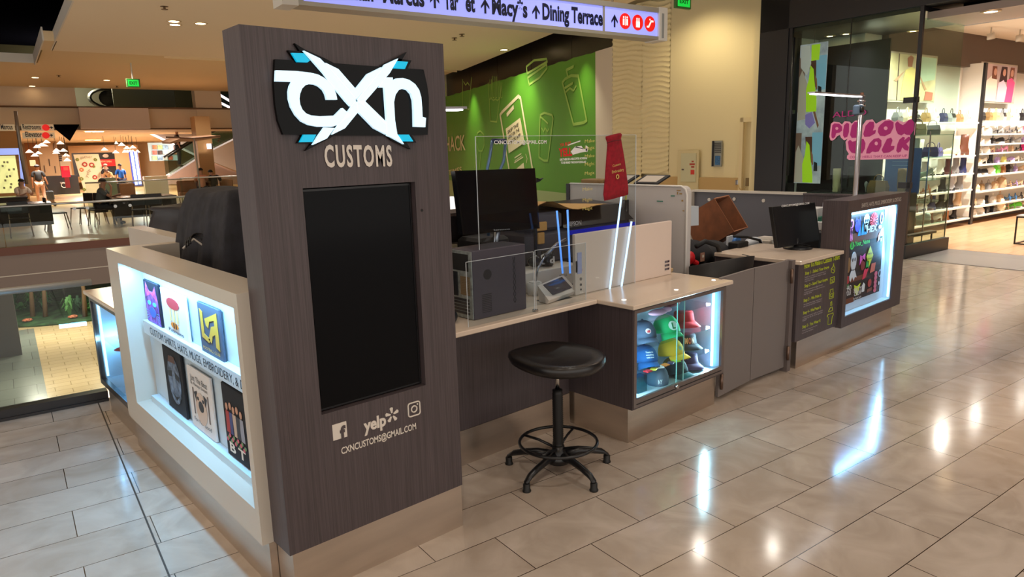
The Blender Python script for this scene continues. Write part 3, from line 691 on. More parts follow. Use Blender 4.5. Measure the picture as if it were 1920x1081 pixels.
T.part('lock', MB().cyl((3.50, y - .022, hz0 + .05), (3.50, y, hz0 + .05), .011, n=12), m_chrome, fr_)
for i, (a, c, yy) in enumerate(((hx0 + .03, 3.60, hy0 + .006), (3.54, hx1 - .022, hy0 + .014))):
    T.part('glass_door', MB().box(a, c, yy - .0015, yy + .0015, hz0 + .06, .802), glass('case_glass', (236, 248, 248), .06))
T.part('glass_edge', MB().box(3.598, 3.602, hy0 + .003, hy0 + .008, hz0 + .06, .802), M('glass_edge_green', (150, 214, 206), .2)); T.part('glass_edge', MB().box(3.538, 3.542, hy0 + .012, hy0 + .017, hz0 + .06, .802), M('glass_edge_green'))
SH = [.705, .545, .385]
for z in SH: T.part('shelf', MB().box(hx0 + .03, hx1 - .03, hy0 + .06, hy1 - .07, z - .006, z), m_clear)
T.part('led_tube', MB().box(hx1 - .03, hx1 - .018, hy0 + .055, hy0 + .07, hz0 + .05, .79), m_led); T.part('led_tube', MB().box(hx0 + .036, hx0 + .046, hy0 + .04, hy0 + .05, hz0 + .05, .79), m_led)
lamp('AREA', (hx1 - .04, hy0 + .09, .52), 5.5, COLD2, .5, .03, rot=(0, radians(90), 0), B=False)
lamp('AREA', (hx0 + .06, hy0 + .08, .52), 4.5, COLD2, .5, .03, rot=(0, radians(-90), 0), B=False)
T.part('plinth', MB().box(3.107, 4.03, 2.515, 2.99, 0, .221), m_steel)
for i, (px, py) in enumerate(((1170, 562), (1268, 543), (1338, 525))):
    c = W(px, py, z=.858); T.part('downlight_reflection', MB().cyl((c.x, c.y, .858), (c.x, c.y, .8605), .013, n=16), M('reflection_glow', (255, 250, 235), .4, emit=2.2))  # ceiling light reflections on the worktop, shaped as glowing discs

# ---- gate
T = Thing('folding_gate', 'grey double leaf gate between the hat showcase and the poster counter', 'gate', (4.6, 2.55, 0))
def leaf(a, b_, nm):
    a, b_ = Vector(a), Vector(b_); t = (b_ - a).normalized(); n = Vector((-t.y, t.x, 0)) * .02
    m = MB(); m.loft([[a + Vector((0, 0, z)), b_ + Vector((0, 0, z)), b_ + n + Vector((0, 0, z)), a + n + Vector((0, 0, z))] for z in (.035, .868)]); return T.part(nm, m, m_lam2)
leaf((4.075, 2.515, 0), (4.545, 2.545, 0), 'gate_leaf'); leaf((4.552, 2.545, 0), (5.005, 2.525, 0), 'gate_leaf')
T.part('jamb', MB().box(5.01, 5.06, 2.50, 2.56, 0, .868), M('grey_jamb', (108, 98, 96), .5)); T.part('jamb', MB().box(4.057, 4.072, 2.49, 2.56, .222, .82), m_lam)
for x_, y_, z_ in ((4.072, 2.488, .70), (4.072, 2.488, .10), (5.0, 2.492, .70), (5.0, 2.492, .10)):
    T.part('hinge', MB().cyl((x_, y_, z_), (x_, y_, z_ + .11), .011, n=10).box(x_ - .004, x_ + .025, y_ + .006, y_ + .012, z_ + .01, z_ + .10), M('hinge_bronze', (122, 100, 88), .35, .8))

# ---- instruction counter
cx0, cx1 = 5.075, 5.795
T = Thing('poster_counter', 'charcoal counter lettered with yellow-green printing instructions', 'counter', (5.45, 2.7, 0))
T.part('worktop', MB().bbox(5.06, 5.795, 2.455, 3.20, .832, .862, .004), m_top)
T.part('front_panel', MB().box(cx0, cx1, 2.48, 2.52, .226, .831), m_lam); T.part('side_panel', MB().box(cx0, cx0 + .03, 2.52, 3.2, .226, .831), m_lam)
T.part('plinth', MB().box(5.13, 7.0, 2.492, 2.60, 0, .222), m_steel)
yl = M('yellow_green_vinyl', (196, 214, 40), .5); wv = M('small_white_vinyl', (190, 184, 190), .5)
YP = 2.48
def line(txt, p0, p1, h, m, bold=.02, nm='lettering'):
    a, c = W(*p0, y=YP), W(*p1, y=YP); z = (a.z + c.z) / 2
    T.part(nm, text_on(txt, (a.x, YP, z), (c.x, YP, z), h, (0, 0, 1), (0, -1, 0), bold, .0015), m)
def z6b(x, y): return (1500 + x / 6.01, 460 + y / 6.0)
line('How To Make a Custom T-Shirt', z6b(45, 252), z6b(445, 158), .038, yl, .03)
for s_, a, c in (('Step 1 - Select Your Image', (55, 328), (325, 258)), ('Step 2 - Send Your Image', (48, 470), (308, 396)), ('Step 3 - We Print It', (38, 634), (236, 574)), ('Step 4 - We Press It', (32, 774), (232, 706)), ('Step 5 - You Wear It', (24, 928), (228, 860))):
    line(s_, z6b(*a), z6b(*c), .024, yl, .02)
for s_, a, c in (('Search your photos, artwork. Browse or', (52, 362), (288, 302)), ('ask any design and we resize an image', (52, 384), (288, 324)), ('free of the spot', (52, 410), (150, 384)), ('Send to cxncustoms@gmail.com', (46, 506), (252, 450)), ('or email it straight from your phone or a', (44, 532), (275, 470)), ('usb key drive', (42, 556), (128, 534)),
                 ('We upload the image onto a sheet', (38, 668), (245, 608)), ('with no set up fees or print minimums', (36, 690), (236, 632)), ('A heat press bonds it safely to the fabric', (28, 812), (256, 736)), ('to keep for the life of your garment', (28, 832), (252, 760)), ('finish', (26, 852), (70, 842)), ('There is no long wait for your', (22, 964), (194, 906)), ('tee in a few moments', (20, 988), (146, 950))):
    line(s_, z6b(*a), z6b(*c), .0115, wv, .0)
def icon(pl, nm='printed_icon'):
    m = MB(); 
    for pts, cl in pl: m.tube([W(*z6b(*p), y=YP - .001) for p in pts], .0026, 5, cl)
    T.part(nm, m, yl)
icon([([(378, 200), (372, 235), (352, 262), (352, 300), (375, 310), (390, 290), (392, 250), (382, 232)], True), ([(362, 270), (372, 262), (380, 285)], False)])
icon([([(342, 364), (388, 350), (384, 412), (338, 432)], True), ([(350, 380), (362, 395), (376, 372)], False), ([(348, 415), (378, 402)], False)])
icon([([(338, 500), (372, 486), (370, 520), (380, 530), (374, 585), (328, 600), (330, 540), (340, 526)], True), ([(342, 548), (368, 540), (366, 570), (342, 578)], True)])
icon([([(345, 640), (358, 628), (360, 670), (344, 676)], True), ([(340, 700), (362, 690), (364, 730), (320, 748), (322, 735)], True)])
icon([([(318, 775), (336, 770), (350, 766), (372, 756), (374, 782), (362, 794), (354, 880), (312, 888), (318, 806), (306, 800), (308, 786)], True)])

# ---- decal display box
T = Thing('decal_light_box', 'charcoal framed light box showing rows of coloured decals at the right end', 'display box', (6.45, 2.55, 0))
bx0, bx1, byf, byb, bz0, bz1 = 5.80, 7.065, 2.445, 2.655, .205, 1.262
ox0, ox1, oz0, oz1 = 5.865, 6.835, .292, 1.165
b = MB(); b.box(bx0, ox0, byf, byb, bz0, bz1); b.box(ox1, bx1, byf, byb, bz0, bz1); b.box(ox0, ox1, byf, byb, bz0, oz0); b.box(ox0, ox1, byf, byb, oz1, bz1)
T.part('frame', b, m_lam); yb = byf + .075
T.part('back_panel', MB().box(ox0, ox1, yb, byb, oz0, oz1), m_whitein); b = MB(); b.box(ox0, ox0 + .004, byf + .01, yb, oz0, oz1); b.box(ox1 - .004, ox1, byf + .01, yb, oz0, oz1); b.box(ox0, ox1, byf + .01, yb, oz0, oz0 + .004); b.box(ox0, ox1, byf + .01, yb, oz1 - .004, oz1); T.part('liner', b, m_whitein)
T.part('led_strip', MB().box(ox0 + .02, ox1 - .02, byf + .02, byf + .032, oz1 - .014, oz1 - .004).box(ox1 - .014, ox1 - .004, byf + .02, byf + .032, oz0 + .02, oz1 - .02), m_led)
T.part('plinth', MB().box(6.99, 7.03, 2.50, 2.62, 0, .204), m_steel)
a, c = W(1615, 389, y=byf), W(1689, 376, y=byf)
T.part('lettering', text_on('SHIRTS, HATS, MUGS, EMBROIDERY, & DECALS', (a.x, byf, 1.192), (c.x, byf, 1.192), .034, (0, 0, 1), (0, -1, 0), .0, .002), m_ink)
lamp('AREA', ((ox0 + ox1) / 2, byf + .03, oz1 - .02), 7, COLD, ox1 - ox0 - .1, .04, rot=(radians(25), 0, 0), B=False)
lamp('AREA', (ox1 - .02, byf + .03, .73), 4, COLD, .8, .03, rot=(0, radians(75), 0), B=False)
bd = Thing('decal_board', 'dark wooden board of sample decals leaning inside the right light box', 'board', (6.3, yb - .02, .33))
dz0, dz1 = W(1588, 570, y=2.49).z, W(1599, 404, y=2.49).z
bdx0, bdx1 = 5.968, W(1664, 390, y=2.49).x
yd = yb - .012
m = MB().box(bdx0, bdx1, yd, yd + .010, dz0, dz1); m = bd.part('board', m, M('dark_plank', (44, 30, 26), .6, streak=(3, 3, 40), noise=(1, .5)))
bd.part('plank', MB().box(bdx0 + .002, bdx1 - .002, yd - .002, yd, .885, .965), M('brown_plank', (112, 62, 34), .6)); bd.part('plank', MB().box(bdx0 + .1, bdx0 + .45, yd - .002, yd, .545, .585), M('brown_plank')); bd.part('plank', MB().box(bdx0 + .002, bdx0 + .2, yd - .002, yd, .365, .41), M('brown_plank'))
def dec(nm, rgb, pl, k=.003, em=0):
    m = MB()
    for p in pl: m.poly([(bdx0 + (bdx1 - bdx0) * u, yd - k, dz0 + (dz1 - dz0) * v) for u, v in p], (0, -1, 0), .0012)
    bd.part(nm, m, M('decal_%s' % nm, rgb, .4))
def ring(cx, cy, rx, ry, w=.02, n=14):
    o_, i_ = oval(cx, cy, rx, ry, n), oval(cx, cy, rx - w, ry - w, n); return [[o_[k], o_[(k + 1) % n], i_[(k + 1) % n], i_[k]] for k in range(n)]
dec('pink_ribbon', (236, 130, 196), ring(.075, .90, .05, .06, .022) + [[(.04, .72), (.07, .71), (.11, .86), (.075, .86)], [(.10, .70), (.125, .73), (.08, .86), (.05, .85)]])
dec('blue_emblem', (70, 70, 210), [oval(.24, .87, .075, .075, 8), [(.17, .92), (.22, .92), (.2, .98)], [(.27, .92), (.32, .92), (.29, .98)]])
dec('cyan_pyramid', (20, 150, 210), [[(.25, .75), (.33, .75), (.31, .88)], [(.34, .75), (.42, .75), (.38, .90)], [(.42, .75), (.5, .75), (.46, .86)]])
dec('white_skull', (214, 232, 240), [oval(.47, .92, .075, .065, 14), [(.43, .88), (.51, .88), (.50, .78), (.44, .78)]]); dec('skull_eyes', (40, 60, 70), [oval(.44, .91, .022, .018, 8), oval(.50, .91, .022, .018, 8)], .005)
dec('red_sunburst', (222, 36, 44), [[(.68 + .02 * cos(a), .90 + .02 * sin(a)), (.68 + .11 * cos(a - .14), .90 + .085 * sin(a - .14)), (.68 + .11 * cos(a + .14), .90 + .085 * sin(a + .14))] for a in [k * pi / 7 for k in range(14)]] + [oval(.68, .90, .035, .03, 10)])
dec('green_sign', (60, 220, 60), [oval(.12, .655, .05, .045, 12), [(.18, .64), (.19, .64), (.19, .66)]])
dec('white_mask', (206, 214, 222), [oval(.19, .47, .075, .11, 16)]); dec('mask_eyes', (60, 60, 66), [oval(.16, .49, .014, .022, 8), oval(.22, .49, .014, .022, 8)], .005)
dec('pink_bow', (224, 90, 196), [[(.36, .52), (.42, .50), (.42, .46), (.36, .40)], [(.50, .53), (.43, .50), (.43, .46), (.50, .42)], oval(.425, .48, .02, .02, 8)])
dec('yellow_diamond', (206, 232, 30), [[(.63, .60), (.73, .48), (.63, .35), (.54, .48)]])
dec('tan_head', (140, 104, 58), [oval(.03 + .03, .44, .055, .09, 10)]); dec('red_mask', (130, 26, 28), [oval(.45, .40, .06, .07, 9)])
dec('white_winged_figure', (214, 220, 226), [[(.08, .28), (.14, .36), (.19, .38), (.24, .36), (.30, .27), (.25, .28), (.22, .24), (.18, .29), (.14, .24)]])
dec('green_block', (40, 170, 80), [[(.54, .33), (.62, .34), (.61, .43), (.55, .42)]]); dec('crimson_leaf', (216, 40, 80), [[(.46, .22), (.54, .23), (.62, .33), (.58, .36), (.50, .33)]])
dec('salmon_fist', (206, 108, 88), [[(.67, .27), (.80, .28), (.82, .38), (.70, .38)]]); dec('poppy', (180, 50, 60), [oval(.06, .27, .05, .05, 10)]); dec('poppy_leaf', (50, 110, 60), [oval(.06, .20, .05, .03, 10)])
dec('yellow_crest', (206, 226, 40), [[(.24, .19), (.33, .16), (.42, .19), (.38, .10), (.33, .05), (.28, .10)]]); dec('white_owl', (220, 224, 226), [[(.47, .07), (.54, .07), (.55, .15), (.51, .18), (.47, .15)]])
dec('red_sketch', (170, 40, 34), [oval(.68, .15, .055, .05, 9)]); dec('pink_stack', (214, 96, 120), [oval(.85, .04 + .05 * k, .045, .03, 8) for k in range(5)])
dec('violet_ribbon', (176, 110, 200), ring(.90, .90, .05, .07, .022)); dec('pale_skull', (150, 180, 206), [oval(.93, .72, .045, .06, 12), [(.90, .68), (.96, .68), (.95, .62), (.91, .62)]]); dec('lilac_lips', (206, 140, 180), [oval(.87, .80, .05, .025, 10)])
dec('coral_flame', (210, 90, 90), [[(.83, .62), (.89, .65), (.88, .75), (.84, .70)]]); dec('dark_flag', (120, 60, 40), [[(.62, .04), (.76, .05), (.76, .09), (.62, .08)]])
dec('peace_ring', (190, 200, 214), ring(.965, .23, .035, .045, .009)); dec('yin_dot', (206, 214, 226), [oval(.955, .11, .018, .025, 8)])
def dtext(nm, s_, u0, v0, u1, h, rgb, bold=.01):
    bd.part(nm, text_on(s_, (bdx0 + (bdx1 - bdx0) * u0, yd - .003, dz0 + (dz1 - dz0) * v0), (bdx0 + (bdx1 - bdx0) * u1, yd - .003, dz0 + (dz1 - dz0) * v0), h, (0, 0, 1), (0, -1, 0), bold, .002), M('decal_text_%s' % nm, rgb, .4))
dtext('name_lettering', 'Your_Name', .19, .64, .60, .040, (60, 220, 60), .03); dtext('hex_lettering', 'HEX', .50, .765, .78, .055, (222, 222, 222), .03)
dtext('stamp_lettering', 'B', .095, .635, .145, .045, (30, 60, 30), .03); dtext('diamond_lettering', 'Baby', .57, .50, .69, .016, (60, 70, 20)); dtext('diamond_lettering', 'Board', .57, .44, .69, .016, (60, 70, 20))
dtext('white_lettering', 'I HAD', .0, .15, .17, .04, (224, 224, 224), .02); dtext('white_lettering', 'YOUR', .03, .09, .17, .04, (224, 224, 224), .02); dtext('white_lettering', 'SALTY', .24, .10, .46, .035, (214, 214, 214), .02); dtext('white_lettering', 'CREW', .26, .055, .46, .035, (214, 214, 214), .02); dtext('white_lettering', 'The North South', .24, .012, .46, .018, (214, 214, 214), .01)
bd.e.rotation_euler = (0, 0, 0)

# ---- end wall of the kiosk and grey side panel
T = Thing('kiosk_end_wall', 'dark grey end partition with a white cap behind the black monitor', 'partition', (7.1, 3.7, 0))
T.part('grey_panel', MB().box(7.07, 7.11, 3.44, 4.75, 0, 1.205), M('slate_panel', (92, 92, 100), .5)); T.part('charcoal_panel', MB().box(7.06, 7.11, 2.66, 3.44, 0, 1.205), m_lam)
T.part('cap', MB().box(7.05, 7.13, 3.44, 4.78, 1.206, 1.23), m_white); T.part('cap', MB().box(7.05, 7.13, 2.66, 3.44, 1.206, 1.222), m_lam)
T.part('white_return', MB().box(7.0, 7.11, 4.752, 5.2, 0, 1.205), m_white)
for px, py in ((1329, 374), (1376, 373), (1431, 376)):
    c = W(px, py, x=7.06); T.part('clip', MB().cyl((7.062, c.y, c.z), (7.07, c.y, c.z), .019, n=12), m_white)
# ================================================================== THINGS ON AND IN THE KIOSK
# ---- caps
def cap(label, rgb, x, z, y=2.66, ang=0, brim_rgb=None, badge=None, s=1.0, tilt=-12):
    key = 'cap_cloth_%d_%d_%d' % rgb
    m = M(key, rgb, .8); mb_ = M('cap_cloth_%d_%d_%d' % brim_rgb, brim_rgb, .8) if brim_rgb else m
    t = Thing('cap', label, 'cap', (x, y, z), group='caps in the hat showcase')
    R = Matrix.Translation((x, y, z)) @ Matrix.Rotation(radians(ang - 30), 4, 'Z') @ Matrix.Rotation(radians(tilt), 4, 'X') @ Matrix.Scale(s, 4)
    c = MB(); c.smooth = True; n = 20; rings = []
    for k in range(9):
        a = k / 8 * pi / 2; rr = cos(a) ** .8 if k < 8 else .001
        rings.append([(.080 * rr * cos(2 * pi * i / n), (.092 * rr) * sin(2 * pi * i / n) + .004, .012 + .108 * sin(a) ** .95) for i in range(n)])
    c.loft(rings); c.xf(R); cr = t.part('crown', c, m)
    b = MB(); b.smooth = True; top, bot = [], []
    for k in range(2):
        dz = -.003 * k
        rows = []
        for j in range(4):
            f = j / 3; row = []
            for i in range(11):
                u = -1 + 2 * i / 10; a = u * radians(62)
                ex = .075 * sin(a) * (1 + .10 * f); ey = -.082 * cos(a) - f * .062 * cos(a * 1.15) ; row.append((ex, ey, .016 + dz - .022 * f * f - .016 * u * u * (0.5 + f)))
            rows.append(row)
        (top if k == 0 else bot).extend(rows)
    vs = [p for r in top for p in r] + [p for r in bot for p in r]; fs = []
    for j in range(3):
        for i in range(10):
            a = j * 11 + i; fs.append((a, a + 1, a + 12, a + 11)); fs.append((44 + a + 11, 44 + a + 12, 44 + a + 1, 44 + a))
    for i in range(10): fs.append((33 + i, 34 + i, 78 + i, 77 + i))
    for j in range(3): fs.append((j * 11, (j + 1) * 11, 55 + j * 11, 44 + j * 11)); fs.append((10 + (j + 1) * 11, 10 + j * 11, 54 + j * 11, 65 + j * 11))
    b.add(vs, fs); b.xf(R); t.part('brim', b, mb_)
    t.part('button', MB().sph((0, .004, .120), .008, 5).xf(R), mb_, cr)
    if badge:
        bn, br, bw, bh, tx, tc = badge
        g = MB(); n2 = 18; ctr = None; ptsv = []
        def onc(u, v):      # crown front surface
            zz = .055 + v; a = math.asin(min(.99, max(0, (zz - .012) / .108))); rr = cos(a) ** .8
            sx = u / .080; yy = -math.sqrt(max(.02, rr * rr - sx * sx)) * .092 + .004 - .0025
            return Vector((u, yy, zz))
        ov = [onc(0, 0)] + [onc(bw * cos(2 * pi * k / n2), bh * sin(2 * pi * k / n2)) for k in range(n2)]
        if br:
            g.add(ov, [(0, 1 + (k + 1) % n2, 1 + k) for k in range(n2)]); g.xf(R); bo = t.part('badge', g, M('badge_%d_%d_%d' % br, br, .5), cr)
        else: bo = cr
        if tx:
            for ln, (s_, v0, w_, h_) in enumerate(tx):
                q = text_mb(s_, .04); xs = [p.x for p in q.v]; a0, a1 = min(xs), max(xs)
                q.v = [onc(-w_ / 2 + (p.x - a0) / (a1 - a0) * w_, v0 + p.y / .7 * h_) + Vector((0, -.003, 0)) for p in q.v]
                q.xf(R)
                o = put('badge_lettering', q, M('badge_%d_%d_%d' % tc, tc, .5), parent=bo, off=t.loc)
    return t
cap('slate blue cap with a small red and white badge, upper left of the showcase', (66, 80, 104), 3.44, .547, badge=('b', (226, 206, 210), .018, .016, [('#', -.008, .02, .016)], (200, 50, 60)), s=1.02)
cap('bright green cap with a white circle and letter', (22, 178, 104), 3.64, .547, 2.63, ang=8, badge=('b', (222, 240, 226), .030, .028, [('L', -.017, .022, .034)], (20, 130, 80)), s=1.06)
cap('blue cap with white script lettering', (22, 92, 158), 3.46, .387, badge=('b', None, 0, 0, [('Thanks be', .016, .05, .009), ('something', .0, .05, .009), ('with love', -.016, .05, .009)], (220, 230, 236)))
cap('yellow cap with a small grey crest', (255, 196, 50), 3.70, .387, 2.63, ang=22, badge=('b', (176, 184, 140), .014, .014, None, None))
cap('grey cap with a white monogram on the cabinet floor', (98, 112, 132), 3.52, .256, 2.62, ang=-8, badge=('b', None, 0, 0, [('NY', -.012, .028, .026)], (226, 236, 240)), tilt=14, s=.98)
cap('dark teal cap with a small crest on the cabinet floor', (34, 58, 66), 3.73, .256, 2.62, ang=26, brim_rgb=(40, 92, 92), badge=('b', (96, 120, 124), .015, .015, None, None))
def bucket(label, rgb, x, z, y=2.68, txt=None, s=1.0, ang=0):
    t = Thing('bucket_hat', label, 'hat', (x, y, z), group='bucket hats in the hat showcase')
    R = Matrix.Translation((x, y, z)) @ Matrix.Rotation(radians(ang - 35), 4, 'Z') @ Matrix.Rotation(radians(-8), 4, 'X') @ Matrix.Scale(s, 4); m = M('cap_cloth_%d_%d_%d' % rgb, rgb, .85)
    c = t.part('crown', MB().lathe([(.001, .122), (.062, .120), (.070, .112), (.078, .045)][::-1]).xf(R), m)
    t.part('brim', MB().lathe([(.118, .002), (.122, .004), (.080, .046), (.074, .046)]).xf(R), m)
    if txt:
        cols = [(224, 168, 136), (206, 120, 96), (214, 190, 170)]
        for i, ch in enumerate(txt):
            q = text_mb(ch, .06); xs = [p.x for p in q.v]; a0 = min(xs); w_ = max(xs) - a0
            def f(p): 
                a = -.5 + (i + (p.x - a0) / w_ * .85) * .34; r_ = .080; return Vector((r_ * sin(a), -r_ * cos(a), .052 + p.y / .7 * .042))
            q.v = [f(p) for p in q.v]; q.xf(R); t.part('letter_patch', q, M('patch_%d' % i, cols[i % 3], .6), c)
    return t
bucket('bright red bucket hat on the upper right shelf', (222, 40, 52), 3.87, .547, 2.66, s=.9)
bucket('black bucket hat with pale patchwork letters', (42, 46, 56), 3.905, .387, 2.66, 'MON', s=.88)
bucket('dark plum bucket hat on the cabinet floor', (84, 58, 92), 3.90, .256, 2.64, s=.88)
m = MB(); m.sph((3.50, 2.60, .722), .045, 8, (1.8, 1, .38)); m.sph((3.58, 2.59, .728), .03, 8, (1.2, 1, .5)); solo('knit_hat', m, M('pale_pink_cloth', (240, 176, 206), .85), 'flattened pale pink hat on the top glass shelf', 'hat')
m = MB(); m.sph((3.74, 2.68, .735), .06, 8, (1.4, 1, .5)); solo('dark_hat', m, M('wine_cloth', (110, 34, 48), .85), 'dark red folded hat behind the pink one on the top shelf', 'hat')
cs = [('red', (206, 44, 50)), ('yellow', (226, 206, 60)), ('white', (226, 226, 226)), ('orange', (230, 130, 50)), ('navy', (40, 50, 96)), ('lime', (176, 210, 60)), ('crimson', (170, 30, 44))]
for i, (nm, rgb) in enumerate(cs):
    x = 3.335 + i * .058; m = MB().bbox(x - .024, x + .024, 2.525, 2.565, .386, .394, .002); m.xf(Matrix.Translation((x, 2.545, .39)) @ Matrix.Rotation(.5 * sin(i * 2.1), 4, 'Z') @ Matrix.Translation((-x, -2.545, -.39)))
    solo('keychain', m, M('charm_%s' % nm, rgb, .35), '%s patch keychain lying at the front edge of the third shelf' % nm, 'keychain', group='keychains in the hat showcase')
m = MB().bbox(3.26, 3.35, 2.56, 2.62, .256, .36, .003); solo('acrylic_box', m, glass('teal_acrylic', (130, 200, 206), .2), 'clear teal acrylic box at the lower left of the showcase', 'box')
m = MB().bbox(3.145, 3.165, 2.53, 2.60, .387, .50, .003).bbox(3.15, 3.17, 2.56, 2.60, .50, .53, .003); solo('price_card', m, M('blue_card', (70, 140, 206), .5), 'small blue card standing at the left end of the third shelf', 'card')

# things in the far showcase
m = MB(); m.sph((1.13, 5.02, .53), .085, 8, (1, 1, .8), zlo=0); m.sph((1.07, 5.02, .532), .10, 8, (1, .8, .07)); solo('red_hat', m, M('red_cap_cloth', (206, 40, 52), .8), 'red cap on the glass shelf of the far showcase', 'cap')
m = MB().bbox(1.05, 1.12, 4.78, 4.92, .238, .33, .01); solo('pink_box', m, M('pink_card', (214, 170, 206), .6), 'pale pink box on the floor of the far showcase', 'box')
m = MB(); m.sph((1.15, 5.15, .25), .09, 8, (1, 1, .6), zlo=0); solo('teal_hat', m, M('teal_cap_cloth', (60, 120, 120), .8), 'teal cap on the floor of the far showcase', 'cap')

# ---- stool
sc = Vector((2.553, 2.548, 0))
T = Thing('drafting_stool', 'black saddle seat stool with a foot ring on five splayed legs', 'stool', tuple(sc))
st = MB(); st.smooth = True; n = 32; rings = []
fa_ = radians(-139)      # saddle narrows towards this side: its nose points left in view
fu = Vector((-.78, .62, 0)).normalized(); fv = Vector((-fu.y, fu.x, 0))
for lvl, (sc_, z) in enumerate(((.40, .622), (.80, .606), (.95, .608), (1.0, .636), (.985, .655), (.93, .662), (.7, .655), (.4, .646), (.05, .643))):
    rg = []
    for i in range(n):
        a = 2 * pi * i / n; u = cos(a); v = sin(a)
        L = .262 * u + (.0 if u > 0 else -.0); Wd = .222 * v * (1 - .42 * max(0, u) ** 1.4 + .04 * min(0, u))
        back = .012 * max(0, -u) ** 2 * sc_ ** 2 - .012 * v * sc_ + .016 * u * sc_; nose = .012 * max(0, u) ** 2 * sc_
        edge = -.018 * abs(v) ** 2 * sc_ * max(0, u)
        rg.append(sc + fu * (L * sc_) + fv * (Wd * sc_) + Vector((0, 0, z + back + nose + edge + (.01 * v * v * sc_ ** 2 if lvl > 3 else 0))))
    rings.append(rg)
st.loft(rings); T.part('seat', st, M('black_vinyl', (26, 24, 26), .3, spec=.6))
T.part('gas_column', MB().cyl(sc + Vector((0, 0, .46)), sc + Vector((0, 0, .63)), .012), m_chrome)
bl = MB(); prof = [(.001, .15)] ; k = 0; zz = .16
pr = [(.028, .14)]
while zz < .46: pr += [(.030, zz), (.026, zz + .006)]; zz += .012
pr.append((.028, .468)); pr.append((.013, .470)); bl.lathe(pr, tuple(sc), 20); T.part('bellows', bl, M('black_rubber', (18, 18, 19), .5))
hub = MB().lathe([(.060, .055), (.062, .085), (.036, .12), (.034, .15)], tuple(sc), 20); hb = T.part('hub', hub, m_blk)
for a in (198, 271, 345, 56, 126):
    a_ = radians(a - 8); d_ = Vector((cos(a_), sin(a_), 0)); up = Vector((0, 0, 1))
    lg_ = MB(); lg_.smooth = True; s_ = Vector((-d_.y, d_.x, 0)); rings = []
    for r_, z, w, h in ((.04, .095, .022, .022), (.12, .100, .020, .020), (.20, .088, .018, .018), (.262, .072, .017, .017), (.288, .055, .017, .015), (.292, .042, .016, .010)):
        c = sc + d_ * r_ + up * z; tl = d_ if r_ < .28 else up
        nn = up if r_ < .27 else d_
        rings.append([c + s_ * (w * cos(2 * pi * i / 10)) + nn * (h * sin(2 * pi * i / 10)) for i in range(10)])
    lg_.loft(rings); lo = T.part('leg', lg_, m_blk)
    c = sc + d_ * .292; T.part('foot', MB().lathe([(.022, 0), (.024, .006), (.019, .014), (.019, .042), (.014, .045)], tuple(c), 14), M('black_rubber'), lo)
RZ = .172
T.part('foot_ring', MB().tube([sc + Vector((.212 * cos(a * pi / 20), .212 * sin(a * pi / 20), RZ)) for a in range(40)], .009, 8, True), m_blk)
for a in (20, 110, 200, 290):
    a_ = radians(a); T.part('ring_spoke', MB().tube([sc + Vector((.03 * cos(a_), .03 * sin(a_), RZ - .035)), sc + Vector((.12 * cos(a_), .12 * sin(a_), RZ - .01)), sc + Vector((.208 * cos(a_), .208 * sin(a_), RZ))], .0075, 6), m_blk)
T.part('height_lever', MB().tube([sc + Vector((0, 0, .605)), sc + Vector((.10, -.06, .60)), sc + Vector((.16, -.10, .598))], .005, 6), m_blk)

# ---- PC tower, side on, back open
px0, px1, py0, py1, pz0, pz1 = 2.238, 2.616, 2.845, 3.04, .859, 1.228
T = Thing('computer_tower', 'dark grey computer tower with bare metal back plate on the desk', 'computer', (2.43, 2.94, pz0))
T.part('case', MB().bbox(px0, px1, py0, py1, pz0, pz1, .004), M('pc_grey', (70, 66, 78), .42))
side = MB(); side.cyl((px0 + .10, py0 - .001, pz1 - .135), (px0 + .10, py0 + .001, pz1 - .135), .028, n=18)
for i in range(9):
    for j in range(11): side.box(px0 + .058 + i * .0075, px0 + .0625 + i * .0075, py0 - .001, py0, pz0 + .03 + j * .0095, pz0 + .0355 + j * .0095)
T.part('vent_grille', side, M('vent_black', (34, 32, 38), .6))
w = MB()
for sgn in (1, -1): w.tube([(px0 + .29 + sgn * .008 * sin(k * .9), py0 - .001, pz0 + .05 + k * .0095) for k in range(28)], .0018, 4)
T.part('braided_trim', w, M('vent_black'))
bk = MB().box(px0 - .004, px0, py0 + .004, py1 - .004, pz0 + .004, pz1 - .004); bp_ = T.part('back_plate', bk, M('zinc_plate', (168, 176, 174), .4, .6, noise=(40, .15)))
b2 = MB(); b2.box(px0 - .006, px0 - .004, py0 + .03, py1 - .02, pz1 - .11, pz1 - .02); T.part('power_supply_opening', b2, m_blk_matt, bp_)
b2 = MB(); b2.box(px0 - .007, px0 - .004, py0 + .02, py0 + .10, pz0 + .13, pz0 + .23); 
for j in range(10): b2.box(px0 - .009, px0 - .007, py0 + .025, py0 + .095, pz0 + .135 + j * .009, pz0 + .139 + j * .009)
T.part('fan_grille', b2, M('brass_vent', (150, 130, 100), .4, .5), bp_); b2 = MB()
for j in range(5): b2.box(px0 - .008, px0 - .004, py0 + .03, py1 - .03, pz0 + .025 + j * .018, pz0 + .037 + j * .018)
T.part('slot_cover', b2, M('slot_dark', (50, 48, 50), .4), bp_); T.part('port_block', MB().box(px0 - .010, px0 - .004, py1 - .07, py1 - .03, pz0 + .12, pz0 + .25), M('port_black', (30, 34, 40), .4), bp_)
m = MB(); m.sph((2.12, 2.93, .885), .05, 8, (1.3, 1, .9)); m.tube([(2.13, 2.93, .92), (2.17, 2.98, .94), (2.22, 3.05, .93)], .008); solo('computer_mouse', m, M('mouse_black', (40, 42, 48), .35), 'dark rounded mouse beside the bare computer back', 'mouse')
